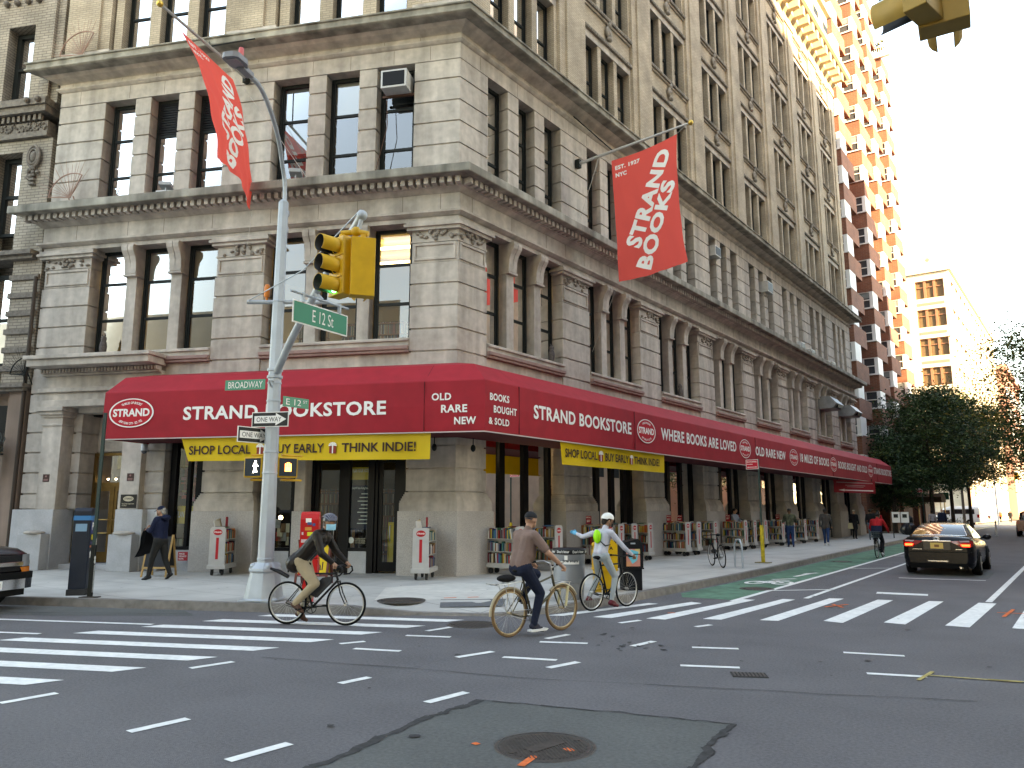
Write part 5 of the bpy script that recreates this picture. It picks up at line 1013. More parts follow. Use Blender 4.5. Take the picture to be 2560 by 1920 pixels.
def fill(F, name, level, n_ind):
    """books along the three shelves; level picks how many become things"""
    global nbook
    for z, sh in ((.29, 'bottom'), (.6, 'middle'), (.93, 'top')):
        xx = -.95; k = 0; lean = 0
        while xx < -.06:
            th = rb.uniform(.018, .05); h = rb.uniform(.19, .265) if sh != 'top' else rb.uniform(.2, .29); d = rb.uniform(.12, .165); c = rb.randrange(len(BC))
            if k and rb.random() < .06: xx += .04; lean = rb.uniform(-.2, .2)
            elif rb.random() < .5: lean *= .5
            if xx+th > -.04: break
            yf = -.188+rb.uniform(0, .02)
            if nbook < 300 and level:
                b = MB(); book(b, F, xx, th, h, d, z, lean, 0, 1, yf); o = b.build('book', [M_bk[c], M_page])
                tag(o, '%s book, %s from left on the %s shelf of %s' % (BC[c][0], ordn[k], sh, name), 'book', 'books on the carts'); nbook += 1
            else: book(far, F, xx, th, h, d, z, lean, c, len(BC), yf)
            xx += th+.002; k += 1
        xx = -.95
        while xx < -.08:     # the side turned away
            th = rb.uniform(.03, .07); h = rb.uniform(.18, .26); far.box(xx, xx+th, .03, .18, z, z+h, rb.randrange(len(BC)), F); xx += th+.003
    for q in range(3):   # a few lying on top
        xx = rb.uniform(-.9, -.25); w_ = rb.uniform(.14, .2); far.box(xx, xx+w_, -.15, .08, 1.2+.02*q, 1.218+.02*q, rb.randrange(len(BC)), F.rot(0))
spots = [(FB((6.06, 1.22, .15)), math.atan2(NB[1], NB[0]), 'cart left of the lamp post', 1, True), (FB((.45, 1.4, .15)), math.atan2(NB[1], NB[0]), 'cart before the corner pier', 1, True)]
ys = [(1.35, 'cart right of the corner pier', 0), (3.2, 'cart behind the brown shirted cyclist', 0), (6.15, 'cart behind the white helmet', 1), (6.85, 'second cart behind the white helmet', 0), (7.75, 'third cart past the white helmet', 0), (8.9, 'cart behind the black newspaper box', 0), (11.95, 'cart left of the parked bicycle', 1), (12.95, 'second cart left of the parked bicycle', 1),
      (14.6, 'third cart left of the parked bicycle', 0), (17.6, 'cart in front of the reading man', 1), (19.1, 'cart behind the reading man', 1), (20.5, 'cart at the no stopping post', 0), (23.0, 'cart beside the camouflage jacket', 0), (24.6, 'cart right of the camouflage jacket', 1), (26.6, 'cart left of the walking man', 0), (28.8, 'cart beyond the walking man', 0)]
for y, nm, sgn in ys: spots.append(((1.12 if y != 17.6 else 1.25, y, .15), 0, nm, y < 12.5, sgn))
rb2 = random.Random(5)
for i, (p, a, nm, lev, sgn) in enumerate(spots):
    a += rb2.uniform(-.05, .05) if i > 1 else (.28 if i == 0 else .12)
    lab = 'grey wheeled '+nm.replace('cart', 'book cart', 1)+' with red stripe'
    if i == 0: o = proto; o.location = tuple(p); o.rotation_euler = (0, 0, a); o['label'] = lab
    else: o = copy_tree(proto, tuple(p), a, lab)
    F = fr(p[0], p[1], p[2], a); fill(F, nm, lev, 0)
    if sgn: price_sign(p, a, F, 'red SPECIAL $2-7 sign standing on the '+nm)
    if i < 2:   # art books and papers stacked on top of the two front carts
        rr = random.Random(i)
        for k, (xx, tz, c, lab2) in enumerate([(-.12, 1.15, 4, 'large white art book leaning on top of the '), (-.35, 1.18, 2, 'large cream picture book leaning on top of the '), (-.62, 1.2, 9, 'tan picture book leaning on top of the ')]):
            b = MB(); book(b, Fr(F((xx, -.12, tz)), F.m[1]*.9+F.m[0]*.43, -F.m[0]*.9+F.m[1]*.43, F.m[2]).rot(.3*k), 0, .02, .26, .2, 0, .25, 0, 1, 0); o = b.build('picture_book', [M_bk[c], M_page]); tag(o, lab2+nm, 'book')
x = far.build('books', M_bk+[M_page]); tag(x, 'the many further rows of secondhand books on the carts', 'books'); x['kind'] = 'stuff'
# ------------------------------------------------------------------ street furniture
M_dg = mat('dark_green_steel', (.02, .045, .04), .5, var=.15, vs=6); M_meter = mat('meter_blue_black', (.012, .018, .03), .5, var=.1, vs=5); M_blue = mat('meter_blue', (.02, .2, .45), .4); M_navy = mat('parking_navy', (.01, .025, .13), .4)
t = thing('parking_meter', 'dark parking pay station with blue band and white P', 'parking meter', (-3.09, -7.86, .15)); F = FB.at((6.1, 5.9, .15)).rot(0.0); F = Fr(FB((6.1, 5.9, .15)), -DB, NB).rot(-.45)
x = MB(F); x.box(-.18, .18, -.17, .17, 0, .12); x.build('plinth', M_rub, t, .01); x = MB(F); x.box(-.16, .16, -.15, .15, .12, 1.5); x.prism([(-.15, 1.5), (.15, 1.5), (.15, 1.66), (.05, 1.72), (-.15, 1.7)], -.16, .16, 0, None, 'x'); x.build('body', M_meter, t, .015)
x = MB(F); x.box(-.162, .162, -.152, .154, 1.47, 1.56); x.build('blue_band', M_blue, t); x = MB(F); x.box(-.11, .1, .15, .156, 1.14, 1.4, 0); x.build('screen', mat('meter_screen', (.2, .36, .5), .2), t); x = MB(F); x.box(-.11, .1, .156, .16, 1.14, 1.25, 0); x.build('card_panel', M_meter, t)
Fs = Fr(F((.161, 0, 0)), -F.m[1], F.m[0], F.m[2]); x = MB(Fs); x.box(-.12, .12, -.002, .004, 1.2, 1.47); x.build('sign_panel', M_navy, t); x = MB(Fs); put_text(x, 'P', -.05, .06, 1.27, 1.43, lambda a, b: (a, .006, b), bold=.04); x.build('lettering', M_let, t)
x = MB(Fs); x.box(-.03, .06, .0, .006, 1.08, 1.18, 0); x.box(-.1, .06, .0, .006, .93, .97, 1); x.box(-.1, .06, .0, .006, 1.0, 1.04, 2); x.add([(-.06, .006, .72), (.04, .006, .74), (.02, .006, .86), (-.08, .006, .84)], [(0, 1, 2, 3)], 3); x.build('stickers', [mat('sticker_yellow', (.65, .55, .03), .5), mat('sticker_orange', (.5, .16, .08), .5), M_navy, M_let], t)
t = thing('sign_post', 'thin dark green channel post leaning beside the parking pay station', 'post', (-2.37, -8.01, .15)); F = fr(-2.37, -8.01, .15, .6); x = MB(F); 
x.prism([(-.03, -.02), (.03, -.02), (.03, .02), (.022, .02), (.022, -.01), (-.022, -.01), (-.022, .02), (-.03, .02)], 0, 3.6); x.build('post', M_dg, t); x = MB(F); x.box(-.04, .04, -.03, .03, 0, 1.0); x.build('sleeve', mat('sleeve_black', (.018, .02, .018), .6, spec=.12), t); x = MB(F); x.box(-.17, .17, -.09, .09, 0, .02); x.build('base_plate', M_iron, t)
x = MB(F)
for k in range(24): x.box(.041, .043, -.014, .014, .1+.022*k, .114+.022*k)
x.sphere((.041, 0, .75), (.004, .03, .04), 10, 6); x.sphere((.041, 0, .68), (.004, .03, .04), 10, 6); x.box(.035, .04, -.006, .006, 1.0, 1.12); x.build('stickers', mat('sticker_white', (.6, .62, .58), .6), t)
M_wood = mat('pale_wood', (.45, .27, .1), .6, var=.15, vs=12); M_slate = mat('slate', (.025, .026, .028), .7)
t = thing('easel_board', 'black chalkboard on pale wooden easel legs behind the walking man', 'easel sign', (-6.1, -4.5, .15)); F = fr(-6.1, -4.55, .15, 0.62)
for sg in (1, -1):
    Fe = Fr(F((0, .3*sg, 0)), F.m[0]*1, F.m[1], F.m[2]-.28*sg*F.m[1]); x = MB(Fe)
    for xx in (-.33, .29): x.box(xx, xx+.04, -.02, .02, 0, 1.05)
    x.box(-.29, .29, -.02, .02, .2, .25); x.build('leg_frame', M_wood, t); x = MB(Fe); x.box(-.29, .29, -.012, .012, .25, 1.0); x.build('board', M_slate, t)
t = thing('sandwich_board', 'brown framed yellow folding sign on the pavement behind the leather jacketed cyclist', 'folding sign', (-1.6, -3.3, .15)); F = fr(-1.2, -3.55, .15, .58)
for sg in (1, -1):
    Fe = Fr(F((0, .25*sg, 0)), F.m[0], F.m[1], F.m[2]-.3*sg*F.m[1]); x = MB(Fe)
    for a, c, z0, z1 in ((-.38, -.33, 0, 1.0), (.33, .38, 0, 1.0), (-.33, .33, .18, .24), (-.33, .33, .95, 1.0)): x.box(a, c, -.02, .02, z0, z1)
    x.build('frame', mat('brown_frame', (.12, .03, .02), .6), t); x = MB(Fe); x.box(-.33, .33, -.01, .01, .24, .95); x.build('panel', M_yel, t)
    if sg == -1: x = MB(Fe); put_text(x, 'Local', -.2, .25, .32, .5, lambda a, b: (a, -.013, b)); x.build('lettering', M_brownlet, t)
t = thing('red_newspaper_box', 'tall red newspaper box covered in stickers behind the leather jacketed cyclist', 'newspaper box', tuple(FB((.9, 6.0, .15)))); F = Fr((1.62, -5.98, .15), -DB, NB).rot(-.35)
M_redbox = mat('red_box_paint', (.5, .012, .012), .35, var=.12, vs=6); x = MB(F); x.box(-.1, .1, -.1, .1, 0, .5); x.build('pedestal', M_redbox, t, .01); x = MB(F); x.prism([(-.2, .45), (.17, .5), (.17, .78), (-.2, .78)], -.17, .17, 0, None, 'x'); x.prism([(-.19, .79), (.16, .79), (.16, 1.5), (.1, 1.6), (0, 1.64), (-.12, 1.62), (-.19, 1.52)], -.165, .165, 0, None, 'x'); x.build('body', M_redbox, t, .012)
x = MB(F); rr = random.Random(12)
for k, (a, z, w_, h, c) in enumerate([(-.02, 1.44, .1, .08, 0), (.0, 1.4, .08, .05, 1), (-.02, 1.3, .12, .06, 2), (.02, 1.2, .11, .07, 3), (-.05, 1.08, .18, .06, 4), (.0, 1.02, .08, .03, 0), (.0, .62, .09, .09, 0), (-.12, 1.22, .03, .05, 4), (.08, 1.38, .05, .05, 1)]): x.box(a-w_/2, a+w_/2, .155, .163+.0006*k, z, z+h, c)
for k in range(6): x.box(.163, .167, -.12+.04*(k % 3), -.09+.04*(k % 3), 1.1+.08*k, 1.14+.08*k, 4 if k % 2 else 0)
x.build('stickers', [M_let, mat('st_navy', (.05, .08, .2), .5), mat('st_orange', (.6, .25, .05), .5), mat('st_lime', (.6, .65, .05), .5), mat('st_pink', (.55, .4, .4), .5)], t)
t = thing('litter_bin', 'grey ribbed steel litter bin with black printed rim at the kerb corner', 'litter bin', (5.2, -2.6, .15)); F = fr(5.18, -2.62, .15, -.9); M_bin = mat('bin_grey', (.28, .29, .3), .45, .4, var=.06, vs=4); x = MB(F); pr = [(.27, 0), (.275, .02)]
x.lathe([(.27, 0), (.29, .3), (.29, .31)], 28); z = .31
pr = [(.29, .31)]
while z < .62: pr += [(.293, z), (.299, z+.006), (.299, z+.012), (.293, z+.018)]; z += .02
x.lathe(pr+[(.3, .64), (.315, .92)], 28, 0, None, True, False); x.build('drum', M_bin, t); x = MB(F); x.lathe([(.318, .84), (.325, .86), (.33, .93), (.31, .95), (.27, .93), (.22, .8)], 28, 0, None, True, False); x.build('rim_liner', mat('black_liner', (.012, .012, .013), .35), t)
def curved(F, st, a0, a1, z0, z1, r, m_, nm='lettering', bold=.02):
    x = MB(F); put_text(x, st, a0, a1, z0, z1, lambda a, b: (r*math.cos(a), r*math.sin(a), b), bold=bold); x.build(nm, m_, t)
Fz = fr(5.18, -2.62, .15, 0)
for k in range(4): curved(Fz, "Don't litter", -2.7+.95*k, -1.95+.95*k, .868, .915, .332, M_let)
x = MB(Fz); x.add([(.303*math.cos(a), .303*math.sin(a), z) for z in (.66, .77) for a in np.linspace(-1.55, -.35, 10)], [(i, i+1, 11+i, 10+i) for i in range(9)], 0, True); x.add([(.314*math.cos(a), .314*math.sin(a), z) for z in (.82, .69+.05) for a in np.linspace(-1.3, -1.1, 3)], [(3, 4, 1, 0), (4, 5, 2, 1)], 0, True); x.build('label', M_let, t); curved(Fz, 'Put litter in its place', -1.42, -.45, .69, .74, .306, M_blackp, bold=.015)
M_ybox = mat('yellow_plastic', (.66, .37, .015), .4, var=.1, vs=5); M_kbox = mat('black_plastic', (.01, .011, .013), .45, spec=.15)
def newsbox(name, label, x_, y_, a, m_, dims, extra):
    t = thing(name, label, 'newspaper box', (x_, y_, .15)); F = fr(x_, y_, .15, a); w_, d, h = dims; x = MB(F)
    x.box(-d/2+.02, d/2-.02, -w_/2+.02, w_/2-.02, 0, .45, 0); x.build('lower_box', m_, t, .02); x = MB(F); x.prism([(-w_/2, .46), (w_/2, .46), (w_/2, h*.9), (w_/2-.1, h), (-w_/2+.02, h*.93), (-w_/2, h*.9)], -d/2, d/2, 0, None, 'x'); x.build('upper_box', m_, t, .02)
    x = MB(F); x.box(-d/2-.012, d/2+.012, -w_/2-.012, w_/2+.012, .44, .47); x.box(-d/2-.01, d/2+.01, -w_/2-.01, w_/2+.01, .74, .76); x.build('ledge', m_, t, .005); extra(t, F, w_, d, h); return t
def ex_y(t, F, w_, d, h):
    x = MB(F); put_text(x, 'GRATIS', -.2, .2, .86, .93, lambda a, b: (a, -w_/2-.004, b)); put_text(x, 'PLATA', -.16, .16, .86, .93, lambda a, b: (d/2+.004, a, b)); x.build('lettering', M_brownlet, t); x = MB(F); x.box(d/2, d/2+.004, -.16, .12, .55, .7); x.box(-.16, .1, -w_/2-.004, -w_/2, .55, .68); x.build('faded_label', mat('faded_orange', (.6, .28, .03), .6), t)
def ex_k(t, F, w_, d, h):
    x = MB(F); x.box(d/2, d/2+.006, -.15, .15, .5, .86, 0); x.add([(d/2+.008, -.12, .72), (d/2+.008, -.02, .55), (d/2+.008, .08, .62), (d/2+.008, .12, .8), (d/2+.008, -.05, .85)], [(0, 1, 2, 3, 4)], 1); x.box(d/2, d/2+.007, .05, .15, .74, .86, 2); x.box(d/2, d/2+.007, -.15, -.06, .5, .6, 3); x.build('poster', [mat('poster_pink', (.6, .25, .2), .5), mat('poster_cyan', (.1, .5, .62), .5), mat('poster_sand', (.65, .5, .2), .5), mat('poster_coral', (.65, .3, .15), .5)], t)
    x = MB(F); put_text(x, 'amny', -.1, .08, .65, .71, lambda a, b: (d/2+.011, a, b)); x.build('lettering', mat('poster_teal', (.02, .3, .4), .5), t); x = MB(F); x.box(d/2, d/2+.02, -.05, .05, .96, .99); x.build('handle', M_galv, t)
newsbox('yellow_newspaper_box', 'yellow newspaper box at the kerb behind the white helmeted cyclist', 5.05, -1.05, -.95, M_ybox, (.5, .44, 1.07), ex_y); newsbox('black_newspaper_box', 'black newspaper box with colourful poster right of the yellow box', 5.3, -.38, -.8, M_kbox, (.44, .42, 1.07), ex_k)
M_yp = mat('yellow_post_paint', (.55, .4, .03), .6, var=.35, vs=9); M_nos = mat('no_stopping_red', (.55, .01, .03), .5)
def nostop(x_, y_, s, label, low):
    t = thing('no_stopping_sign', label, 'street sign', (x_, y_, .15)); F = fr(x_, y_, .15, -.15); x = MB(F); x.tube([(0, 0, 0), (0, 0, 3.35)], .032, 8); x.build('post', M_dg, t)
    if low: x = MB(F); x.lathe([(.062, 0), (.062, 1.15), (.045, 1.2)], 10); x.build('sleeve', M_yp, t); x = MB(F); x.box(-.22, .22, -.16, .16, 0, .025); x.build('base_plate', mat('yellow_grey', (.2, .17, .08), .8), t)
    x = MB(F); x.box(-.42, .02, -.045, -.035, 3.02, 3.34); x.build('plate', M_let, t); x = MB(F); x.box(-.405, .005, -.048, -.046, 3.035, 3.325); x.build('red_field', M_nos, t); x = MB(F)
    put_text(x, 'NO STOPPING', -.39, -.03, 3.24, 3.29, lambda a, b: (a, -.051, b)); put_text(x, 'Anytime', -.39, -.18, 3.16, 3.21, lambda a, b: (a, -.051, b)); x.add([(-.38, -.051, 3.09), (-.33, -.051, 3.07), (-.33, -.051, 3.082), (-.07, -.051, 3.082), (-.07, -.051, 3.07), (-.02, -.051, 3.09), (-.07, -.051, 3.11), (-.07, -.051, 3.098), (-.33, -.051, 3.098), (-.33, -.051, 3.11)], [tuple(range(10))]); x.build('lettering', M_let, t)
nostop(4.6, 9.9, 1, 'red no stopping sign on a green post with yellow foot by the kerb', True); nostop(3.0, 50.0, 1, 'distant red no stopping sign beside the tree trunks', False)
t = thing('green_sign', 'distant square green sign on a post beyond the trees', 'street sign', (.55, 78, .15)); x = MB(); x.tube([(.55, 78, .15), (.55, 78, 3.7)], .05, 8); x.build('post', M_dg, t); x = MB(); x.box(.1, 1.05, 77.9, 77.95, 3.0, 3.75); x.build('plate', mat('park_green', (.01, .1, .07), .5), t)
t = thing('tree_pit', 'low clump of greenery at the foot of the distant green sign', 'plant', (.6, 78, .15)); x = MB(); rr = random.Random(3)
for k in range(500): p = np.array([rr.gauss(.6, .7), rr.gauss(78, .8), .15+abs(rr.gauss(0, .35))]); a = np.array([rr.gauss(0, .1) for _ in range(3)]); c = np.array([rr.gauss(0, .1) for _ in range(3)]); x.add([p, p+a, p+a+c, p+c], [(0, 1, 2, 3)])
x.build('foliage', mat('pit_leaf', (.07, .085, .02), .7, var=.4, vs=6), t)
M_bag = mat('black_bag', (.012, .012, .015), .3, bump=1.0, bs=5)
rr = random.Random(30)
for k, (x_, y_, s, l) in enumerate([(2.6, 46.0, .75, 'largest black rubbish bag in the kerbside pile'), (2.2, 47.2, .6, 'black rubbish bag behind the largest one'), (2.9, 48.6, .55, 'black rubbish bag at the far end of the pile'), (2.5, 46.6, .5, 'black rubbish bag lying on top of the pile')]):
    x = MB(); c = (x_, y_, .15+s*.55+(.75 if k == 3 else 0)); n, m = 18, 12; pts = []
    x.grid(lambda u, v: (c[0]+s*(.62+.08*math.sin(7*u*6.28+3*v+k))*math.sin(math.pi*v)*math.cos(6.2832*u), c[1]+s*.7*math.sin(math.pi*v)*math.sin(6.2832*u), c[2]-s*.6*math.cos(math.pi*v)+.05*math.sin(9*u*6.28)), 24, 14); o = x.build('rubbish_bag', M_bag); tag(o, l, 'rubbish bag', 'black rubbish bags at the kerb')
t = thing('print_display', 'pavement stand with white picture panels beyond the red jacketed cyclist', 'display stand', (3.4, 38, .15)); x = MB()
for xx in (3.1, 4.0): x.box(xx, xx+.05, 38, 38.05, .15, 1.75)
x.build('leg_frame', M_frame, t); x = MB()
for k in range(2): x.box(3.1+.5*k, 3.55+.5*k, 37.96, 37.99, 1.1, 1.75)
x.build('panel', M_let, t); x = MB()
for k in range(2): x.box(3.2+.5*k, 3.45+.5*k, 37.94, 37.958, 1.4, 1.62)
x.build('picture', M_blackp, t)
t = thing('bollard', 'slim pale lane bollard far down the side street', 'bollard', (7.3, 52.3, 0)); x = MB(); x.lathe([(.12, 0), (.12, .03), (.05, .05), (.05, 1.15), (.03, 1.2)], 10, 0, fr(7.3, 52.3)); x.build('post', mat('bollard_grey', (.4, .39, .36), .6), t); x = MB(); x.lathe([(.053, .9), (.053, 1.02)], 10, 0, fr(7.3, 52.3), True, False); x.build('band', M_rub, t)
t = thing('entrance_canopy', 'brown fabric canopy over the tower entrance reaching the kerb', 'canopy', (1.4, 60, .15)); x = MB(); x.prism([(58.8, 2.55), (61.2, 2.55), (61.2, 3.0), (60, 3.3), (58.8, 3.0)], -.5, 3.0, 0, None, 'x'); x.build('canopy_fabric', mat('brown_canvas', (.075, .05, .03), .85), t)
for q in ((2.9, 58.9), (2.9, 61.1), (1.2, 58.9)): x = MB(); x.tube([(q[0], q[1], .15), (q[0], q[1], 2.6)], .035, 6); x.build('post', M_brass, t)
# ------------------------------------------------------------------ bicycles
M_tyre = mat('tyre', (.012, .012, .012), .85, spec=.12); M_alu = mat('aluminium', (.5, .5, .49), .3, .9); M_blkp = mat('black_frame_paint', (.008, .008, .009), .35, spec=.2); M_gum = mat('gum_tyre', (.2, .12, .06), .8)
def bicycle(label, x_, y_, z_, head, frame, tyre=None, rim=None, wb=1.0, bars='flat', step=False, rack=False, seat_h=.93, crank=0., fenders=None, front_rack=False, lean=0., steer=0.):
    t = thing('bicycle', label, 'bicycle', (x_, y_, z_)); c, s = math.cos(head), math.sin(head); up = np.array([-s*math.sin(lean), c*math.sin(lean), math.cos(lean)])
    F = Fr((x_, y_, z_), (c, s, 0), np.cross(up, (c, s, 0)), up); r = .335
    R_, Fa, BB, ST, HT, HB, SD = (0, 0, r), (wb, 0, r), (.43, 0, .27), (.27, 0, .78), (wb-.2, 0, .84), (wb-.14, 0, .62), (.235, 0, seat_h)
    if bars == 'drop': HT, HB = (wb-.19, 0, .83), (wb-.15, 0, .7)
    x = MB(F); tt = (.36, 0, .45) if step else (.28, 0, .8)
    x.tube([BB, ST, (SD[0], 0, SD[2]-.06)], [.017, .016, .013], 8); x.tube([(.3, 0, .66) if step else tt, (HT[0], 0, HT[2]-.03)], .015, 8); x.tube([BB, HB], .019, 8); x.tube([HT, HB], .02, 8)
    for sy in (.06, -.06):
        x.tube([(0, sy, r), (.2, sy*.6, .27), (.4, sy*.5, .27)], .009, 6); x.tube([(0, sy, r), (.22, sy*.5, .6), (.27, sy*.3, .76)], .008, 6)
    x.build('frame', frame, t); x = MB(F)
    for sy in (.055, -.055): x.tube([(HB[0]+.02, sy*.8, HB[2]-.03), (wb-.08, sy, .5), (wb, sy, r)], [.013, .011, .008], 6)
    x.tube([(HB[0]+.02, -.05, HB[2]-.02), (HB[0]+.02, .05, HB[2]-.02)], .015, 6); x.build('fork', frame, t)
    for cx, nm in ((0, 'wheel'), (wb, 'wheel')):
        C_ = F.at((cx, 0, r)); x = MB(C_); x.tube([(r*.955*math.cos(a), 0, r*.955*math.sin(a)) for a in np.arange(0, 6.283, .157)], .018, 8, closed=True); w_ = x.build(nm, tyre or M_tyre, t)
        x = MB(C_); x.tube([((r-.04)*math.cos(a), 0, (r-.04)*math.sin(a)) for a in np.arange(0, 6.283, .157)], .012, 6, closed=True); x.tube([(0, -.04, 0), (0, .04, 0)], .02, 8); x.build('rim', rim or M_alu, w_)
        x = MB(C_)
        for k in range(24): a = 2*math.pi*k/24; b = a+.35*(1 if k % 2 else -1); x.tube([(.02*math.cos(b), .03*(1 if k % 4 < 2 else -1), .02*math.sin(b)), ((r-.045)*math.cos(a), 0, (r-.045)*math.sin(a))], .0013, 3, caps=False)
        x.build('spokes', M_alu, w_)
        if fenders: x = MB(C_); x.tube([((r+.02)*math.cos(a), 0, (r+.02)*math.sin(a)) for a in (np.linspace(.9, 3.2, 14) if cx == 0 else np.linspace(.5, 2.3, 12))], .02, 6); x.build('mudguard', fenders, t)
    x = MB(F); x.tube([(HT[0], 0, HT[2]-.02), (HT[0]-.015, 0, HT[2]+.1)], .014, 8); hx, hz = HT[0]-.01, HT[2]+.1
    if bars == 'drop':
        x.tube([(hx-.01, 0, hz-.0), (hx+.08, 0, hz+.01)], .014, 6); hx += .08; p = []
        for sy in (1, -1):
            q = [(hx, 0, hz), (hx, .17*sy, hz), (hx+.06, .2*sy, hz), (hx+.12, .205*sy, hz-.03), (hx+.13, .21*sy, hz-.09), (hx+.08, .21*sy, hz-.14), (hx-.02, .21*sy, hz-.15)]; x.tube(q, .014, 8)
    elif bars == 'swept':
        for sy in (1, -1): x.tube([(hx, 0, hz), (hx+.07, .1*sy, hz+.06), (hx+.05, .22*sy, hz+.09), (hx-.06, .29*sy, hz+.08), (hx-.17, .31*sy, hz+.07)], .012, 8)
    else:
        for sy in (1, -1): x.tube([(hx+.05, 0, hz), (hx+.05, .12*sy, hz+.02), (hx+.01, .3*sy, hz+.02)], .013, 8)
    x.build('handlebar', M_alu if bars == 'swept' else M_blkp, t)
    if bars != 'drop':
        x = MB(F)
        for sy in (1, -1): (x.tube([(hx-.06, .29*sy, hz+.08), (hx-.18, .312*sy, hz+.07)], .017, 8) if bars == 'swept' else x.tube([(hx+.03, .2*sy, hz+.02), (hx+.01, .31*sy, hz+.02)], .018, 8))
        x.build('grip', M_tyre, t)
    x = MB(F); x.sphere((SD[0]-.07, 0, SD[2]), (.09, .075, .032), 12, 8); x.tube([(SD[0]-.05, 0, SD[2]), (SD[0]+.14, 0, SD[2]+.002)], [.05, .018], 8); x.build('saddle', M_tyre, t)
    x = MB(F); x.tube([(BB[0]+.09*math.cos(a), -.045, BB[2]+.09*math.sin(a)) for a in np.arange(0, 6.283, .35)], .007, 5, closed=True)
    for k in range(5): a = 1.2566*k; x.tube([(BB[0], -.045, BB[2]), (BB[0]+.085*math.cos(a), -.045, BB[2]+.085*math.sin(a))], .007, 5)
    x.tube([(BB[0], -.06, BB[2]), (BB[0], .06, BB[2])], .02, 8); x.tube([(.0, -.045, r+.035), (BB[0], -.045, BB[2]+.092)], .005, 4); x.tube([(.0, -.045, r-.035), (BB[0], -.045, BB[2]-.09)], .005, 4); x.build('crankset', M_alu if bars == 'swept' else M_blkp, t)
    ped = []
    for sy, ph in ((-1, crank), (1, crank+math.pi)):
        e = (BB[0]+.17*math.cos(ph), .075*sy, BB[2]+.17*math.sin(ph)); x = MB(F); x.tube([(BB[0], .06*sy, BB[2]), e], [.012, .009], 6); x.box(e[0]-.045, e[0]+.045, e[1], e[1]+.09*sy, e[2]-.012, e[2]+.012); x.build('pedal', M_tyre, t); ped.append(e)
    if rack:
        x = MB(F)
        for sy in (.07, -.07): x.tube([(-.28, sy, .74), (.2, sy, .78)], .007, 5); x.tube([(0, sy*.9, r), (-.15, sy, .75)], .006, 5); x.tube([(0, sy*.9, r), (.05, sy, .77)], .006, 5)
        for k in range(5): x.tube([(-.26+.11*k, -.07, .743+.009*k), (-.26+.11*k, .07, .743+.009*k)], .006, 5)
        x.tube([(-.28, .07, .74), (-.34, .12, .76), (-.34, -.12, .76), (-.28, -.07, .74)], .007, 5); x.build('rear_rack', M_alu, t)
    if front_rack:
        x = MB(F); x.tube([(wb-.18, .06, .7), (wb-.1, .09, .72), (wb+.12, .09, .72), (wb+.12, -.09, .72), (wb-.1, -.09, .72), (wb-.18, -.06, .7)], .007, 5)
        for sy in (.08, -.08): x.tube([(wb, sy, r), (wb+.1, sy, .72)], .006, 5); 
        x.tube([(wb+.02, -.09, .72), (wb+.02, .09, .72)], .006, 5); x.build('front_rack', M_alu, t)
        x = MB(F)
        for sy in (.085, -.085): x.tube([(wb+.06, sy, .66), (wb+.01, sy, r+.03)], .02, 8)
        x.build('pale_strut', mat('cream_strut', (.6, .52, .3), .5), t)
    return t, F
# ------------------------------------------------------------------ people: one smooth body grown round a set of limbs
M_skin = mat('skin_light', (.45, .25, .17), .55); M_skin2 = mat('skin_tan', (.32, .17, .105), .55); M_skin3 = mat('skin_brown', (.14, .075, .045), .55)
def clothmat(n, c, r=.85, b=.6, s=14, v=.12, **k): return mat(n, tuple(q*.8 for q in c), r, var=v, vs=5, bump=b, bs=s, spec=.2, **k)
def caps(a, b, ra, rb, n=10):
    """closed tapered capsule"""
    a, b = np.array(a, float), np.array(b, float); d = b-a; L = np.linalg.norm(d)
    if L < 1e-5: d = np.array([0, 0, 1.]); L = 1e-5
    d = d/L; path, rad = [], []
    for k in range(1, 5): t = math.pi/2*k/4; path.append(a-d*ra*math.cos(t)); rad.append(ra*math.sin(t))
    for k in range(4): t = math.pi/2*k/4; path.append(b+d*rb*math.sin(t)); rad.append(rb*math.cos(t))
    return path, rad
dgs = None
def grow(prims, mats, F, parent, vox, sm=4, name='body'):
    mb = MB()
    for p in prims:
        path, rad = caps(p[0], p[1], p[2], p[3]); mb.tube(path, rad, 12 if vox < .011 else 8)
    me = bpy.data.meshes.new('limbs'); me.from_pydata(mb.v, [], mb.f); o = bpy.data.objects.new('limbs', me); COL.objects.link(o)
    m = o.modifiers.new('r', 'REMESH'); m.mode = 'VOXEL'; m.voxel_size = vox; m = o.modifiers.new('s', 'SMOOTH'); m.iterations = sm; m.factor = .5
    dg = bpy.context.evaluated_depsgraph_get(); ev = o.evaluated_get(dg); nm = bpy.data.meshes.new_from_object(ev); bpy.data.objects.remove(o); bpy.data.meshes.remove(me)
    nv = len(nm.vertices); co = np.zeros(nv*3); nm.vertices.foreach_get('co', co); co = co.reshape(-1, 3); npoly = len(nm.polygons); ce = np.zeros(npoly*3); nm.polygons.foreach_get('center', ce); ce = ce.reshape(-1, 3)
    best = np.full(npoly, 9.); idx = np.zeros(npoly, int)
    for p in prims:
        a, b = np.array(p[0]), np.array(p[1]); d = b-a; L2 = d@d+1e-9; t = np.clip(((ce-a)@d)/L2, 0, 1); ds = np.linalg.norm(ce-(a+t[:, None]*d), axis=1)-(p[2]+(p[3]-p[2])*t); k = ds < best; best[k] = ds[k]; idx[k] = p[4]
    nm.vertices.foreach_set('co', F(co).astype('f').ravel()); nm.materials.clear()
    for q in mats: nm.materials.append(q)
    nm.polygons.foreach_set('material_index', idx.astype('i')); nm.polygons.foreach_set('use_smooth', np.ones(npoly, bool)); nm.name = name; return link(name, nm, parent)
V = lambda *a: np.array(a, float)
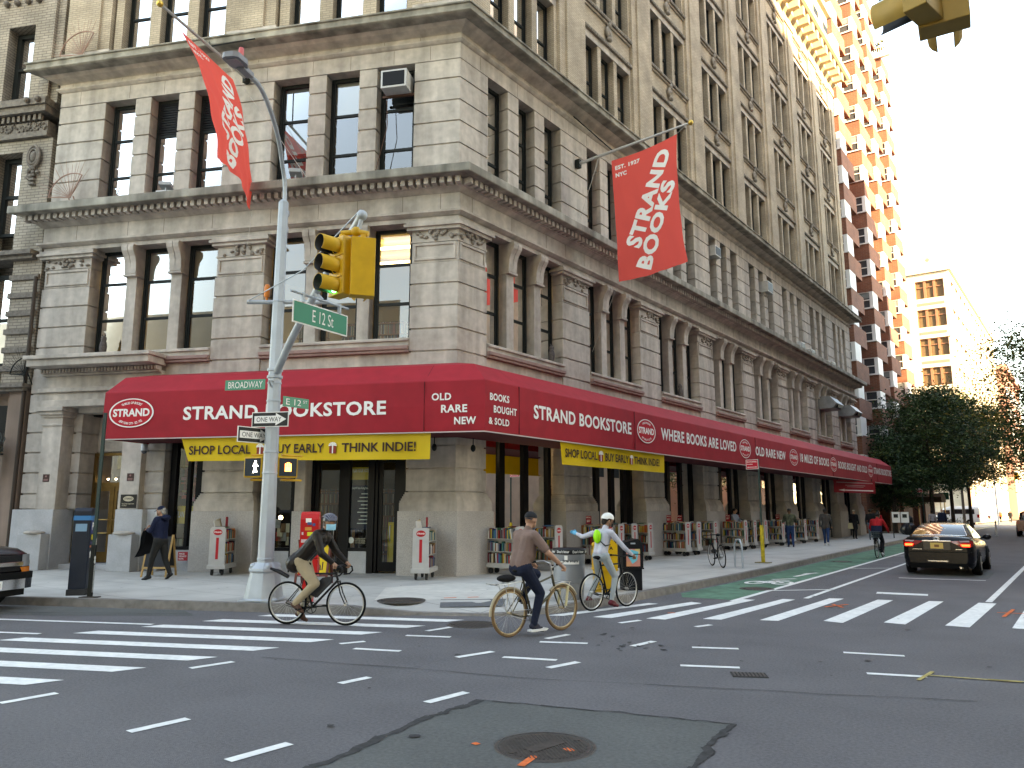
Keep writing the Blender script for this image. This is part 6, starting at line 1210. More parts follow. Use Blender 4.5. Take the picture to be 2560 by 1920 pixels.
def person(label, F, J, mats, vox=.009, bulk=1., sleeve=1., fing=True, grip=0., head=(1, 0, 0), hup=(0, 0, 1), hat=None, hair=None, mask=None, coat_hem=0, belly=0., shoe_h=.045):
    """J: pel, chest, neck, head and for s in L, R: sh el wr hip kn an toe; mats: top, skin, trousers, shoe. Local x is forward, y left."""
    t = thing('person', label, 'person', tuple(F.o)); P = []; T, S, Tr, Sh = 0, 1, 2, 3; g = bulk
    pel, ch, nk, hd = [V(*J[k]) for k in ('pel', 'chest', 'neck', 'head')]; sd = V(*J['Lsh'])-V(*J['Rsh']); sd = sd/np.linalg.norm(sd); mid = (pel*.55+ch*.45); fwd = np.cross(sd, (ch-pel)/np.linalg.norm(ch-pel))
    P.append((J['Lhip'], J['Rhip'], .108*g, .108*g, Tr))
    for q in (-.055, .055): P.append((pel+sd*q*g+(ch-pel)*.12, mid+sd*q*g, .108*g, .105*g, T)); P.append((mid+sd*q*g+fwd*belly, ch+sd*q*1.35*g, (.105+belly*.6)*g, .112*g, T))
    if coat_hem: 
        for q in (-.06, .06): P.append((pel+sd*q, pel+sd*q*1.2+(pel-ch)*coat_hem, .122*g, .128*g, T))
    P.append((V(*J['Lsh'])-sd*.03, V(*J['Rsh'])+sd*.03, .072*g, .072*g, T)); P.append((ch, nk, .1*g, .058, T)); P.append((nk, nk*.4+hd*.6, .052, .054, S))
    f = V(*head); f = f/np.linalg.norm(f); u = V(*hup); u = u-f*(u@f); u = u/np.linalg.norm(u); l = np.cross(u, f); H = Fr(hd, f, l, u)
    for a, b, ra, rb in [((-.02, 0, .025), (.025, 0, .03), .088, .082), ((.035, 0, -.02), (.045, 0, -.075), .062, .04), ((.02, .03, -.05), (.05, .015, -.085), .045, .03), ((.02, -.03, -.05), (.05, -.015, -.085), .045, .03), ((.09, 0, .01), (.105, 0, -.028), .011, .016), ((.075, .03, .025), (.078, -.03, .025), .014, .014), ((-.005, .082, .0), (-.01, .086, -.035), .016, .011), ((-.005, -.082, .0), (-.01, -.086, -.035), .016, .011)]: P.append((H(a), H(b), ra, rb, S))
    for s_ in 'LR':
        sh, el, wr, hip, kn, an, toe = [V(*J[s_+k]) for k in ('sh', 'el', 'wr', 'hip', 'kn', 'an', 'toe')]
        if sleeve >= 1: P.append((sh, el, .062*g, .05*g, T)); P.append((el, wr*.93+el*.07, .05*g, .036*g, T))
        else: m = sh+(el-sh)*.75; P.append((sh, m, .068*g, .062*g, T)); P.append((sh+(el-sh)*.6, el, .05*g, .046, S)); P.append((el, el*.6+wr*.4, .046, .043, S)); P.append((el*.6+wr*.4, wr, .043, .028, S))
        d = (wr-el)/np.linalg.norm(wr-el); n2 = np.cross(d, sd if abs(d@sd) < .9 else V(0, 0, 1)); n2 = n2/np.linalg.norm(n2); w2 = np.cross(n2, d); dn = V(0, 0, -1)
        gr = grip if not isinstance(grip, dict) else grip[s_]; hand = S if not J.get('glove') or s_ not in J['glove'] else 4
        kk = wr+d*.085; P.append((wr-d*.01, kk-d*.01, .026, .03, hand)); P.append((wr+d*.03+w2*.018, kk+w2*.028, .02, .016, hand)); P.append((wr+d*.03-w2*.018, kk-w2*.028, .02, .016, hand))
        if fing:
            bd = n2 if n2@dn > 0 else -n2
            for q, L in ((-.03, .072), (-.01, .082), (.01, .078), (.03, .062)):
                a0 = kk+w2*q; a1 = a0+(d*math.cos(gr*1.2)+bd*math.sin(gr*1.2))*L*.5; a2 = a1+(d*math.cos(gr*2.6)+bd*math.sin(gr*2.6))*L*.5; P.append((a0, a1, .0105, .0095, hand)); P.append((a1, a2, .0095, .0075, hand))
            sg = 1 if (s_ == 'L') else -1; a0 = wr+d*.03+w2*.03*sg; a1 = a0+(d*.6+w2*.6*sg+bd*gr*.6)*.045; P.append((a0, a1, .013, .011, hand)); P.append((a1, a1+(d+bd*gr)*.03/(1+gr*.4), .011, .009, hand))
        P.append((hip, kn, .098*g, .066*g, Tr)); P.append((kn, an, .064*g, .046*g, Tr))
        dt = (toe-an); dt = V(dt[0], dt[1], dt[2]*.9); L = np.linalg.norm(dt); dt = dt/L; sole = np.cross(sd, dt); sole = sole/np.linalg.norm(sole); sole = sole if sole[2] < 0 else -sole
        P.append((an+sole*.0, an+sole*shoe_h-dt*.03, .045, .038, Sh)); P.append((an+sole*shoe_h-dt*.035, an+sole*(shoe_h+.008)+dt*L*.55, .038, .043, Sh)); P.append((an+sole*(shoe_h+.01)+dt*L*.5, an+sole*(shoe_h+.015)+dt*L, .043, .03, Sh)); P.append((an, an+dt*L*.5+sole*shoe_h*.7, .042, .036, Sh))
    grow(P, mats, F, t, vox)
    HH = Fr(F(hd), f@F.m, l@F.m, u@F.m)
    if hair: x = MB(HH); x.sphere((-.02, 0, .035), (.103, .093, .092), 16, 10); (x.sphere((-.07, 0, -.03), (.05, .07, .07), 10, 8) if hair[1] else None); x.build('hair', hair[0], t)
    if hat: hat(HH, t)
    if mask:
        x = MB(HH); g2 = lambda u_, v: (.05+.075*math.cos((u_-.5)*2.6)*(1-.25*abs(v-.45)), .082*math.sin((u_-.5)*2.6)*1.05, -.1+.095*v); x.grid(g2, 10, 6)
        for sy in (1, -1): x.tube([(.05, .082*sy, -.03), (-.0, .09*sy, .0)], .002, 3)
        x.build('face_mask', mask, t)
    if J.get('eyes'):
        for sy in (1, -1):
            x = MB(HH); x.sphere((.078, .033*sy, .008), .013, 10, 8); e = x.build('eye', mat('eye_white', (.6, .57, .53), .3), t); x = MB(HH); x.sphere((.087, .033*sy-.002, .007), .0065, 8, 6); x.build('iris', M_blackp, e)
            x = MB(HH); x.tube([(.088, .018*sy, .032), (.09, .035*sy, .037), (.08, .052*sy, .03)], [.004, .006, .003], 5); x.build('eyebrow', mat('dark_hair', (.02, .014, .01), .8), t)
    return t, HH
def cap_hat(m_, brim=True, back=False):
    def f(HH, t):
        x = MB(HH); pts = x.grid(lambda u, v: (-.012+.106*math.cos(6.2832*u)*math.cos(1.57*v), .096*math.sin(6.2832*u)*math.cos(1.57*v), .035+.1*math.sin(1.57*v)**.9), 20, 7)
        if brim: sg = -1 if back else 1; x.grid(lambda u, v: (sg*(.075+.085*v*(1-(2*u-1)**2*.45)), (u-.5)*.165*(1-.12*v), .04-.02*v-.022*(2*u-1)**2), 10, 4)
        x.build('cap', m_, t)
    return f
def helmet(m_, ribs=None):
    def f(HH, t):
        x = MB(HH); x.grid(lambda u, v: (-.015+.128*math.cos(6.2832*u)*math.cos(1.57*v), .104*math.sin(6.2832*u)*math.cos(1.57*v), .035+(.02 if math.cos(6.2832*u) < -.3 else 0)*(v-1)+.115*math.sin(1.57*v)**.85), 26, 9); h = x.build('helmet', m_, t)
        if ribs:
            for k in range(7): q = (k-3)*.026; x = MB(HH); x.tube([(-.015+.134*math.cos(a), q*(.6+.7*abs(math.sin(a))), .04+.118*math.sin(a)*math.sqrt(max(.1, 1-(q/.1)**2))) for a in np.linspace(.12, 3.0, 12)], .0085, 6); x.build('helmet_rib', ribs, h)
        x = MB(HH)
        for sy in (1, -1): x.tube([(.0, .09*sy, .04), (.015, .085*sy, -.04), (.035, .03*sy, -.125), (.035, 0, -.13)], .004, 4)
        x.build('strap', M_blackp, h)
    return f
def ride(label, F, crank, mats, hands, neck, ch, headp, sd=.19, foot=None, pel=(.22, 0, 1.0), **k):
    """seated on a bicycle frame F; pedals from the crank angle unless foot gives a foot of its own"""
    J = dict(pel=pel, chest=ch, neck=neck, head=headp)
    for s_, sy, ph in (('R', -1, crank), ('L', 1, crank+math.pi)):
        sh = V(*ch)+V(.01, sd*sy, .06); wr = V(*hands[s_]); m = (sh+wr)/2; bend = k.get('bend', .07); el = m+V(-.02, bend*sy, -bend); J[s_+'sh'] = tuple(sh); J[s_+'wr'] = tuple(wr); J[s_+'el'] = tuple(k['elb'][s_]) if k.get('elb') and s_ in k['elb'] else tuple(el)
        hip = V(*pel)+V(.02, .09*sy, -.03); an = V(.43+.17*math.cos(ph)-.06, .12*sy, .27+.17*math.sin(ph)+.095); toe = an+V(.15, .01*sy, -.03)
        if foot and s_ in foot: an, toe = V(*foot[s_][0]), V(*foot[s_][1])
        d = an-hip; L = np.linalg.norm(d); a = .455; b = .445; 
        if L > a+b-.004: an = hip+d/L*(a+b-.004); d = an-hip; L = a+b-.004
        q = (a*a-b*b+L*L)/(2*L); h = math.sqrt(max(0, a*a-q*q)); pr = V(1, .1*sy, .35); pr = pr-d*(pr@d)/(L*L); pr = pr/np.linalg.norm(pr); J[s_+'hip'] = tuple(hip); J[s_+'kn'] = tuple(hip+d/L*q+pr*h); J[s_+'an'] = tuple(an); J[s_+'toe'] = tuple(toe)
    for z in ('bend', 'elb'): k.pop(z, None)
    J.update(k.pop('J', {})); return person(label, F, J, mats, **k)
M_leather = mat('brown_leather', (.014, .009, .006), .4, spec=.2, var=.25, vs=6, bump=.7, bs=13); M_khaki = clothmat('khaki_chino', (.5, .39, .25)); M_bshoe = mat('brown_shoe', (.075, .03, .018), .45)
M_dhair = MATS.get('dark_hair') or mat('dark_hair', (.02, .014, .01), .8)
b1, F1 = bicycle('black drop bar bicycle ridden by the leather jacketed man on the crossing', 2.77, -7.31, .006, R(26.8), M_blkp, bars='drop', crank=R(185), seat_h=.95, wb=1.0)
ride('person in brown leather jacket, helmet and blue mask riding the drop bar bicycle', F1, R(185), [M_leather, M_skin2, M_khaki, M_bshoe], {'R': (.83, -.2, .985), 'L': (.9, .2, .975)}, (.6, 0, 1.5), (.53, 0, 1.36), (.68, -.02, 1.6), pel=(.2, 0, 1.02), grip=1.0, head=(.72, -.68, -.08), foot={'L': ((.17, .13, .17), (.3, .15, .09)), 'R': ((.2, -.12, .35), (.35, -.13, .26))}, hat=helmet(mat('helmet_dark', (.02, .022, .035), .3), mat('helmet_rib_grey', (.16, .17, .22), .3)), mask=mat('mask_blue', (.25, .55, .68), .8), J=dict(eyes=1), coat_hem=.18, vox=.0085, bulk=1.2)
t = thing('frame_bag', 'grey frame bag strapped inside the leather jacketed cyclist bicycle frame', 'bag', tuple(F1((.45, 0, .55)))); x = MB(F1); x.prism([(.34, .5), (.6, .74), (.76, .76), (.74, .66), (.5, .42)], -.03, .03, 0, None, 'y'); x.build('bag_body', clothmat('bag_grey', (.06, .06, .06)), t, .02)
x = MB(F1); x.tube([(.0, 0, .74), (-.16, 0, .82), (-.32, 0, .87)], [.03, .035, .02], 6); o = x.build('mudguard', M_blkp); tag(o, 'clip on black rear mudguard behind the leather jacketed cyclist saddle', 'mudguard')
b2, F2 = bicycle('olive city bicycle with tan tyres and rear rack ridden by the brown shirted man', 6.43, -6.2, .004, R(77), mat('olive_frame', (.1, .085, .05), .35, .3), M_gum, mat('brass_rim', (.4, .3, .18), .35, .6), 1.05, 'swept', True, True, .93, R(-80), mat('cream_guard', (.4, .34, .24), .5, .4), True, steer=.0)
M_tee = clothmat('dusty_brown_tee', (.25, .165, .14), .9, .5, 9); M_jean = clothmat('dark_denim', (.012, .018, .04), .85, .4, 20)
ride('person in dusty brown T-shirt, dark jeans and black cap riding the olive city bicycle', F2, R(-80), [M_tee, M_skin, M_jean, mat('navy_shoe', (.012, .014, .03), .6)], {'R': (.74, -.32, 1.0), 'L': (.74, .32, 1.0)}, (.37, 0, 1.54), (.31, 0, 1.38), (.43, .0, 1.66), pel=(.2, 0, .99), sleeve=.5, grip=1.0, head=(.9, .3, -.05), hat=cap_hat(mat('black_cap', (.012, .012, .014), .8), True, True), bulk=1.14, belly=.035, vox=.009, elb={'R': (.47, -.33, 1.19), 'L': (.47, .33, 1.19)}, foot={'R': ((.36, -.13, .17), (.53, -.15, .12))})
x = MB(F2)
for ax, az in ((.45, .07), (.36, .09)):
    pass
x.prism([(.26, .062), (.56, .062), (.6, .085), (.56, .1), (.26, .09)], -.19, -.095, 0, None, 'y'); o = x.build('shoe_sole', mat('white_rubber', (.7, .7, .68), .6), bpy.data.objects['person.001'], .012)
t = thing('pannier_roll', 'black rolled bag strapped on the olive bicycle rear rack', 'bag', tuple(F2((-.1, 0, .8)))); x = MB(F2); x.sphere((-.06, 0, .83), (.17, .09, .055), 12, 8); x.build('bag_body', clothmat('black_nylon', (.012, .012, .013)), t)
b3, F3 = bicycle('black bicycle of the white helmeted rider leaning at the kerb', 5.86, -2.93, .004, R(80), M_blkp, bars='flat', seat_h=.95, crank=R(-95), wb=1.02, lean=0)
M_sweat = clothmat('pale_lilac_sweatshirt', (.62, .62, .68), .9, .6, 9); M_ljean = clothmat('light_denim', (.42, .47, .48), .85, .4, 18); M_boot = mat('burgundy_boot', (.12, .012, .02), .4); M_whiteh = mat('white_helmet', (.75, .75, .7), .35)
p3, H3 = ride('person in white helmet and pale sweatshirt, blue gloved hand out to the litter bin', F3, R(-95), [M_sweat, M_skin2, M_ljean, M_boot, mat('blue_glove', (.08, .4, .62), .6)], {'L': (.35, .66, 1.36), 'R': (.8, -.32, .99)}, (.4, -.02, 1.5), (.35, 0, 1.34), (.46, -.03, 1.62), pel=(.25, 0, 1.0), grip={'L': .35, 'R': 1.0}, head=(.85, -.4, -.2), hat=helmet(M_whiteh), hair=(M_dhair, True), bulk=.92, foot={'L': ((.26, .3, .2), (.42, .33, .15)), 'R': ((.4, -.13, .16), (.56, -.15, .12))}, mask=M_blackp, J=dict(glove='L'))
t = thing('sling_bag', 'lime green bag slung across the back of the white helmeted rider', 'bag', tuple(F3((.24, 0, 1.3)))); x = MB(F3); x.sphere((.2, .02, 1.33), (.055, .085, .13), 12, 10, 0, Fr((0, 0, 0)) if False else F3); x.build('bag_body', mat('lime_nylon', (.28, .75, .02), .5), t)
x = MB(F3); x.tube([(.2, .1, 1.44), (.24, .16, 1.5), (.36, .15, 1.47)], .012, 5); x.tube([(.2, -.06, 1.24), (.23, -.15, 1.16), (.36, -.16, 1.18)], .012, 5); x.build('strap', M_blackp, t)
b4, F4 = bicycle('dark bicycle with rear crate ridden away by the red jacketed man', 6.4, 17.6, .004, R(90), M_blkp, bars='flat', seat_h=.93, crank=R(-80))
x = MB(F4)
for z in (.82, .88, .94, 1.0):
    for a, c in (((-.3, -.16), (-.3, .16)), ((-.3, .16), (.05, .16)), ((.05, .16), (.05, -.16)), ((.05, -.16), (-.3, -.16))): x.tube([(*a, z), (*c, z)], .008, 4)
for k in range(5): x.tube([(-.3, -.16+.08*k, .8), (-.3, -.16+.08*k, 1.0)], .006, 4)
x.box(-.3, .05, -.16, .16, .79, .8); o = x.build('crate', mat('dark_crate', (.05, .07, .07), .6)); tag(o, 'slatted dark crate strapped behind the red jacketed rider', 'crate')
M_redj = clothmat('red_jacket', (.5, .02, .025)); M_dk = clothmat('dark_trousers', (.016, .016, .02)); M_navyj = clothmat('navy_cloth', (.012, .018, .045))
ride('person in red and navy jacket riding away with a rear crate in the green lane', F4, R(-80), [M_redj, M_skin3, M_dk, mat('white_sneaker', (.55, .55, .55), .6)], {'L': (.8, .3, 1.0), 'R': (.8, -.3, 1.0)}, (.46, 0, 1.52), (.4, 0, 1.36), (.56, 0, 1.62), pel=(.2, 0, .98), bulk=1.12, hair=(M_dhair, False), vox=.014, fing=False)
x = MB(F4); x.grid(lambda u, v: (.17-.1*math.sin(math.pi*u)+.06*v, -.2+.4*u, 1.0+.24*v), 10, 4); o = x.build('jacket_lower_panel', M_navyj, bpy.data.objects['person.003'])
bicycle('black bicycle locked to a steel rack on the side street pavement', 4.42, 6.95, .15, R(130), M_blkp, bars='drop', seat_h=.95, lean=.06)
t = thing('bike_rack', 'steel hoop rack holding the parked black bicycle', 'bike rack', (4.75, 7.35, .15)); x = MB(); x.tube([(4.62, 7.4, .15), (4.62, 7.4, .8), (4.7, 7.36, .97), (4.82, 7.3, .97), (4.9, 7.26, .8), (4.9, 7.26, .15)], .03, 8); x.build('hoop', M_galv, t)
# ---- people on foot
def stand(x_, y_, z_, head, h, stride=0., arms=None, lean=0., k=1.):
    F = fr(x_, y_, z_, head); s = h/1.75; J = dict(pel=(0, 0, .95*s), chest=(lean*.4, 0, 1.32*s), neck=(lean*.55, 0, 1.48*s), head=(lean*.6+.02, 0, 1.62*s))
    for q, sy, st in (('L', 1, stride), ('R', -1, -stride)):
        J[q+'hip'] = (0, .09*sy, .92*s); J[q+'kn'] = (st*.55+.03, .095*sy, .5*s); J[q+'an'] = (st-(.04 if st < 0 else 0), .1*sy, .1*s+(.05 if st < -.1 else 0)); J[q+'toe'] = (st+.15-(.05 if st < 0 else 0), .12*sy, .07*s)
        a = (arms or {}).get(q); J[q+'sh'] = (lean*.5, .19*sy, 1.42*s); J[q+'el'] = a[0] if a else (-st*.35-.03, .25*sy, 1.14*s); J[q+'wr'] = a[1] if a else (-st*.6+.06, .26*sy, .9*s)
    return F, J
hd_ = math.atan2(DB[1], DB[0])
M_hood = clothmat('navy_hoodie', (.01, .016, .045)); F, J = stand(-5.1, -5.12, .15, hd_, 1.78, .2, {'L': ((.12, .25, 1.17), (.32, .1, 1.2)), 'R': ((.1, -.27, 1.15), (.33, -.08, 1.26))}, .06)
p, HH = person('person in navy hoodie, navy cap and white face mask walking left past the easel board', F, J, [M_hood, M_skin, clothmat('charcoal_trousers', (.025, .024, .022)), mat('black_shoe', (.012, .012, .012), .5)], grip=.9, head=(1, .15, -.08), hat=cap_hat(M_navyj), mask=mat('mask_white', (.65, .63, .6), .8), hair=(mat('grey_hair', (.3, .28, .25), .8), True), bulk=1.14, belly=.04)
x = MB(F); x.sphere((-.1, 0, 1.5), (.1, .13, .07), 10, 8); x.build('hood', M_hood, p)
t = thing('carried_jacket', 'black jacket hanging from the hands of the man in the navy cap', 'jacket', tuple(F((.4, 0, 1.0)))); x = MB(F); x.grid(lambda u, v: (.36+.22*v*(u)+.05*math.sin(9*u), -.12+.24*u+.04*math.sin(7*v), 1.24-.62*v-.1*u*v), 12, 12); x.grid(lambda u, v: (.33+.2*v*u-.02, -.1+.2*u+.04*math.sin(7*v+1), 1.24-.6*v-.1*u*v), 12, 12); x.build('cloth', clothmat('black_cloth', (.012, .012, .014)), t)
t = thing('stick', 'short pale stick held by the man in the navy cap', 'stick', tuple(F((.45, 0, 1.2)))); x = MB(F); x.tube([(.34, -.05, 1.2), (.54, -.06, 1.21)], .01, 6); x.build('shaft', M_let, t)
def walker(label, x_, y_, hdg, mats, h=1.75, stride=.12, z=.15, vox=.015, **k):
    ar = k.pop('arms', None); ln = k.pop('lean', 0); F, J = stand(x_, y_, z, hdg, h, stride, ar, ln); return person(label, F, J, mats, vox=vox, fing=k.pop('fing', False), **k), F
camo = mat('camouflage', (.085, .095, .06), .9, var=.75, vs=11, var2=.5, vs2=24); M_bluej = clothmat('blue_denim', (.02, .05, .13)); M_gshoe = mat('grey_shoe', (.08, .08, .085), .6)
walker('person in camouflage jacket and blue jeans browsing a cart past the no stopping post', 1.75, 22.0, R(110), [camo, M_skin3, M_bluej, mat('blue_shoe', (.02, .03, .07), .6)], 1.78, .06, hat=cap_hat(M_blackp, False), bulk=1.16, arms={'L': ((.2, .3, 1.15), (.42, .2, 1.22)), 'R': ((.2, -.3, 1.15), (.4, -.15, 1.2))})
walker('person in grey jacket and blue jeans walking away along the carts', 2.75, 24.3, R(97), [clothmat('grey_brown_jacket', (.07, .062, .055)), M_skin2, M_bluej, mat('white_trainer', (.6, .6, .6), .6)], 1.78, .2, hair=(M_dhair, True), bulk=1.1, coat_hem=.12)
walker('person in grey hoodie reading a book behind the carts', .5, 18.3, R(-10), [clothmat('pale_grey_hoodie', (.3, .34, .4)), M_skin2, M_dk, M_gshoe], 1.78, .03, hair=(M_dhair, True), arms={'L': ((.2, .25, 1.12), (.42, .12, 1.17)), 'R': ((.2, -.25, 1.12), (.42, -.05, 1.17))}, head=(.9, 0, -.4))
x = MB(fr(.5, 18.3, .15, R(-10))); book(x, fr(.5, 18.3, .15, R(-10)).at((.46, -.1, 1.24)), 0, .02, .2, .15, 0, 1.2, 0, 1, 0); o = x.build('book', [M_bk[3], M_page]); tag(o, 'open dark book in the hands of the reading person', 'book')
walker('person in dark coat and pale hat by the far shop door holding a light bag', 1.5, 35.2, R(80), [clothmat('black_coat', (.012, .012, .015)), M_skin, M_dk, M_gshoe], 1.72, .04, hat=cap_hat(mat('pale_hat', (.25, .22, .17), .8), False), coat_hem=.8, bulk=1.12)
t = thing('carrier_bag', 'small pale yellow bag hanging beside the dark coated person', 'bag', (1.35, 34.9, .8)); x = MB(); x.prism([(1.2, .75), (1.5, .75), (1.46, 1.1), (1.24, 1.1)], 34.85, 34.95, 0, None, 'y'); x.build('bag_body', mat('pale_bag', (.45, .4, .25), .7), t, .01)
walker('person in black jacket and light jeans standing past the shop doorway', 2.75, 33.8, R(95), [clothmat('black_jacket', (.012, .013, .014)), M_skin3, clothmat('washed_denim', (.12, .17, .22)), M_gshoe], 1.78, .08, hair=(M_dhair, False), bulk=1.12)
walker('person in red top behind the black jacketed one', 2.6, 36.6, R(60), [M_redj, M_skin2, M_dk, M_gshoe], 1.68, .05, hair=(M_dhair, False))
walker('bald person in navy jumper seen from behind in front of the white van', 4.6, 47.0, R(95), [M_navyj, M_skin, M_dk, M_gshoe], 1.82, .1, bulk=1.25)
walker('person in pale top in front of the white van left of the navy jumper', 3.6, 49.5, R(120), [clothmat('pale_top', (.4, .36, .38)), M_skin3, M_dk, M_gshoe], 1.7, .05, hair=(M_dhair, False))
walker('distant person in lilac top on the far pavement', .4, 121, R(90), [clothmat('lilac_top', (.3, .3, .45)), M_skin, clothmat('plum_trousers', (.07, .03, .04)), mat('white_trainer', (.6, .6, .6))], 1.75, .15, vox=.03, hair=(mat('pale_hair', (.5, .48, .5), .8), True), bulk=1.2)
walker('distant person with orange bag on the far pavement', 1.9, 120, R(80), [clothmat('grey_top', (.12, .12, .13)), M_skin3, M_dk, M_gshoe], 1.75, .12, vox=.03, hair=(M_dhair, True), bulk=1.2)
t = thing('shoulder_bag', 'orange bag on the distant person at the far pavement', 'bag', (1.9, 119.7, 1.2)); x = MB(); x.sphere((1.95, 119.72, 1.2), (.24, .1, .2), 10, 8); x.build('bag_body', mat('orange_bag', (.45, .08, .02), .6), t)
walker('distant person in black outside the far shop front', 3.2, 119, R(-90), [clothmat('black_jacket', (.012, .013, .014)), M_skin2, M_dk, M_gshoe], 1.72, .12, vox=.03, hair=(M_dhair, True), bulk=1.2)
# ------------------------------------------------------------------ vehicles
M_cblack = mat('car_black_paint', (.003, .003, .005), .2, spec=.22); M_cglass = mat('car_glass', (.01, .012, .014), .03, spec=1.0); M_chrome = mat('chrome', (.65, .65, .66), .15, 1); M_trim = mat('black_trim', (.007, .007, .007), .6, spec=.12)
M_tail = mat('tail_lens', (.28, .006, .008), .15, coat=.6); M_brake = mat('brake_lamp', (.9, .05, .03), emit=(1, .03, .015), es=2.2); M_plate = mat('ny_plate', (.6, .38, .1), .5)
def loft(mb, st, prof, mi=0):
    """st: stations (x, half width, z0, z1); prof: list of (width factor, height factor) from the sill up to the middle"""
    rows = []
    for x_, w_, z0, z1 in st:
        half = [(w_*a, z0+(z1-z0)*b) for a, b in prof]; rows.append([(x_, -y_, z_) for y_, z_ in half]+[(x_, y_, z_) for y_, z_ in reversed(half[:-1])])
    m = len(rows[0]); pts = [p for r in rows for p in r]
    mb.add(pts, [(i*m+j, i*m+j+1, (i+1)*m+j+1, (i+1)*m+j) for i in range(len(rows)-1) for j in range(m-1)], mi, True); mb.add(rows[0], [tuple(reversed(range(m)))], mi); mb.add(rows[-1], [tuple(range(m))], mi)
PROF = [(.9, 0), (.97, .1), (1, .3), (1, .55), (.985, .75), (.95, .88), (.86, .955), (.6, .99), (.3, 1.0), (0, 1.005)]
def wheels(t, F, xs, w_, r, rimm=M_alu):
    for cx in xs:
        for sy in (1, -1):
            Fw = Fr(F((cx, sy*(w_-.2), r)), F.m[0], F.m[2], F.m[1]*sy); x = MB(Fw); x.lathe([(r*.62, .0), (r*.95, 0), (r, .03), (r, .19), (r*.95, .22), (r*.66, .225)], 28, 0, None, True, False); o = x.build('wheel', M_tyre, t); x = MB(Fw); x.lathe([(.03, .2), (r*.6, .16), (r*.66, .215)], 20, 0, None, True, False)
            for k in range(5): a = 1.2566*k; x.tube([(0, 0, .2), (r*.62*math.cos(a), r*.62*math.sin(a), .2)], .035, 5)
            x.build('rim', rimm, o)
def arches(t, F, xs, w_, r, nm='wheel_arch'):
    x = MB()
    for cx in xs:
        for sy in (1, -1): Fw = Fr(F((cx, sy*(w_-.16), r+.03)), F.m[0], F.m[2], F.m[1]*sy); x.lathe([(r*1.13, 0), (r*1.13, .166), (0, .1661)], 28, 0, Fw, False, False)
    x.build(nm, M_trim, t)
t = thing('sedan', 'black sedan with lit brake lights driving away down the side street', 'car', (9.68, 9.62, 0)); F = fr(9.68, 9.62, 0, R(91.2)); x = MB(F)
loft(x, [(.0, .74, .34, .93), (.03, .82, .28, 1.0), (.12, .875, .23, 1.08), (.3, .9, .2, 1.105), (.55, .91, .2, 1.09), (1.1, .915, .2, 1.03), (2, .915, .2, 1.0), (3.2, .91, .2, .97), (3.9, .9, .2, .93), (4.4, .87, .22, .84), (4.7, .78, .26, .74), (4.84, .62, .34, .62)], PROF)
x.build('body', M_cblack, t); x = MB(F)
roof = [(1.28, .54, 1.40), (1.45, .575, 1.435), (1.9, .6, 1.462), (2.3, .595, 1.462), (2.62, .565, 1.435)]
def ruled(mb, L): pts = [p for r in L for p in r]; m = len(L[0]); mb.add(pts, [(i*m+j, i*m+j+1, (i+1)*m+j+1, (i+1)*m+j) for i in range(len(L)-1) for j in range(m-1)], 0, True)
ruled(x, [[(a, w_*k, z-.035*abs(k)**3) for k in (-1, -.8, -.4, 0, .4, .8, 1)] for a, w_, z in roof])
for sy in (1, -1):
    ruled(x, [[(.50, .70*sy, 1.1), (.98, .83*sy, 1.045)], [(.9, .625*sy, 1.26), (1.22, .725*sy, 1.22)], [(1.28, .545*sy, 1.375), (1.5, .578*sy, 1.41)]])
    ruled(x, [[(2.58, .575*sy, 1.41), (2.66, .55*sy, 1.41)], [(3.38, .80*sy, 1.0), (3.48, .74*sy, 1.0)]]); ruled(x, [[(2.02, .605*sy, 1.42), (2.1, .605*sy, 1.42)], [(2.06, .835*sy, 1.02), (2.16, .835*sy, 1.02)]])
x.build('roof', M_cblack, t, 0); x = MB(F)
ruled(x, [[(.48+(1.285-.48)*v-.03*math.sin(math.pi*v)*0, (.70+(.545-.70)*v)*k, 1.1+(1.39-1.1)*v+.035*math.sin(math.pi*v)+.02*(1-k*k)) for k in (-1, -.7, -.35, 0, .35, .7, 1)] for v in (0, .25, .5, .75, 1)]); x.build('rear_window', M_cglass, t); x = MB(F)
for sy in (1, -1): ruled(x, [[(.98, .83*sy, 1.04), (2.0, .84*sy, 1.01), (3.4, .8*sy, .99)], [(1.22, .72*sy, 1.22), (2.0, .735*sy, 1.22), (3.0, .7*sy, 1.2)], [(1.5, .578*sy, 1.41), (2, .604*sy, 1.42), (2.6, .57*sy, 1.41)]])
x.build('side_window', M_cglass, t); x = MB(F); ruled(x, [[(3.46+(2.62-3.46)*v, (.74+(.56-.74)*v)*k, 1.0+.42*v) for k in (-1, -.5, 0, .5, 1)] for v in (0, .5, 1)]); x.build('windscreen', M_cglass, t)
x = MB(F); x.tube([(.47, .68, 1.108), (.44, .35, 1.118), (.43, 0, 1.122), (.44, -.35, 1.118), (.47, -.68, 1.108)], .012, 6); x.tube([(1.3, -.545, 1.395), (.5, -.712, 1.11)], .012, 5); x.build('window_trim', M_chrome, t)
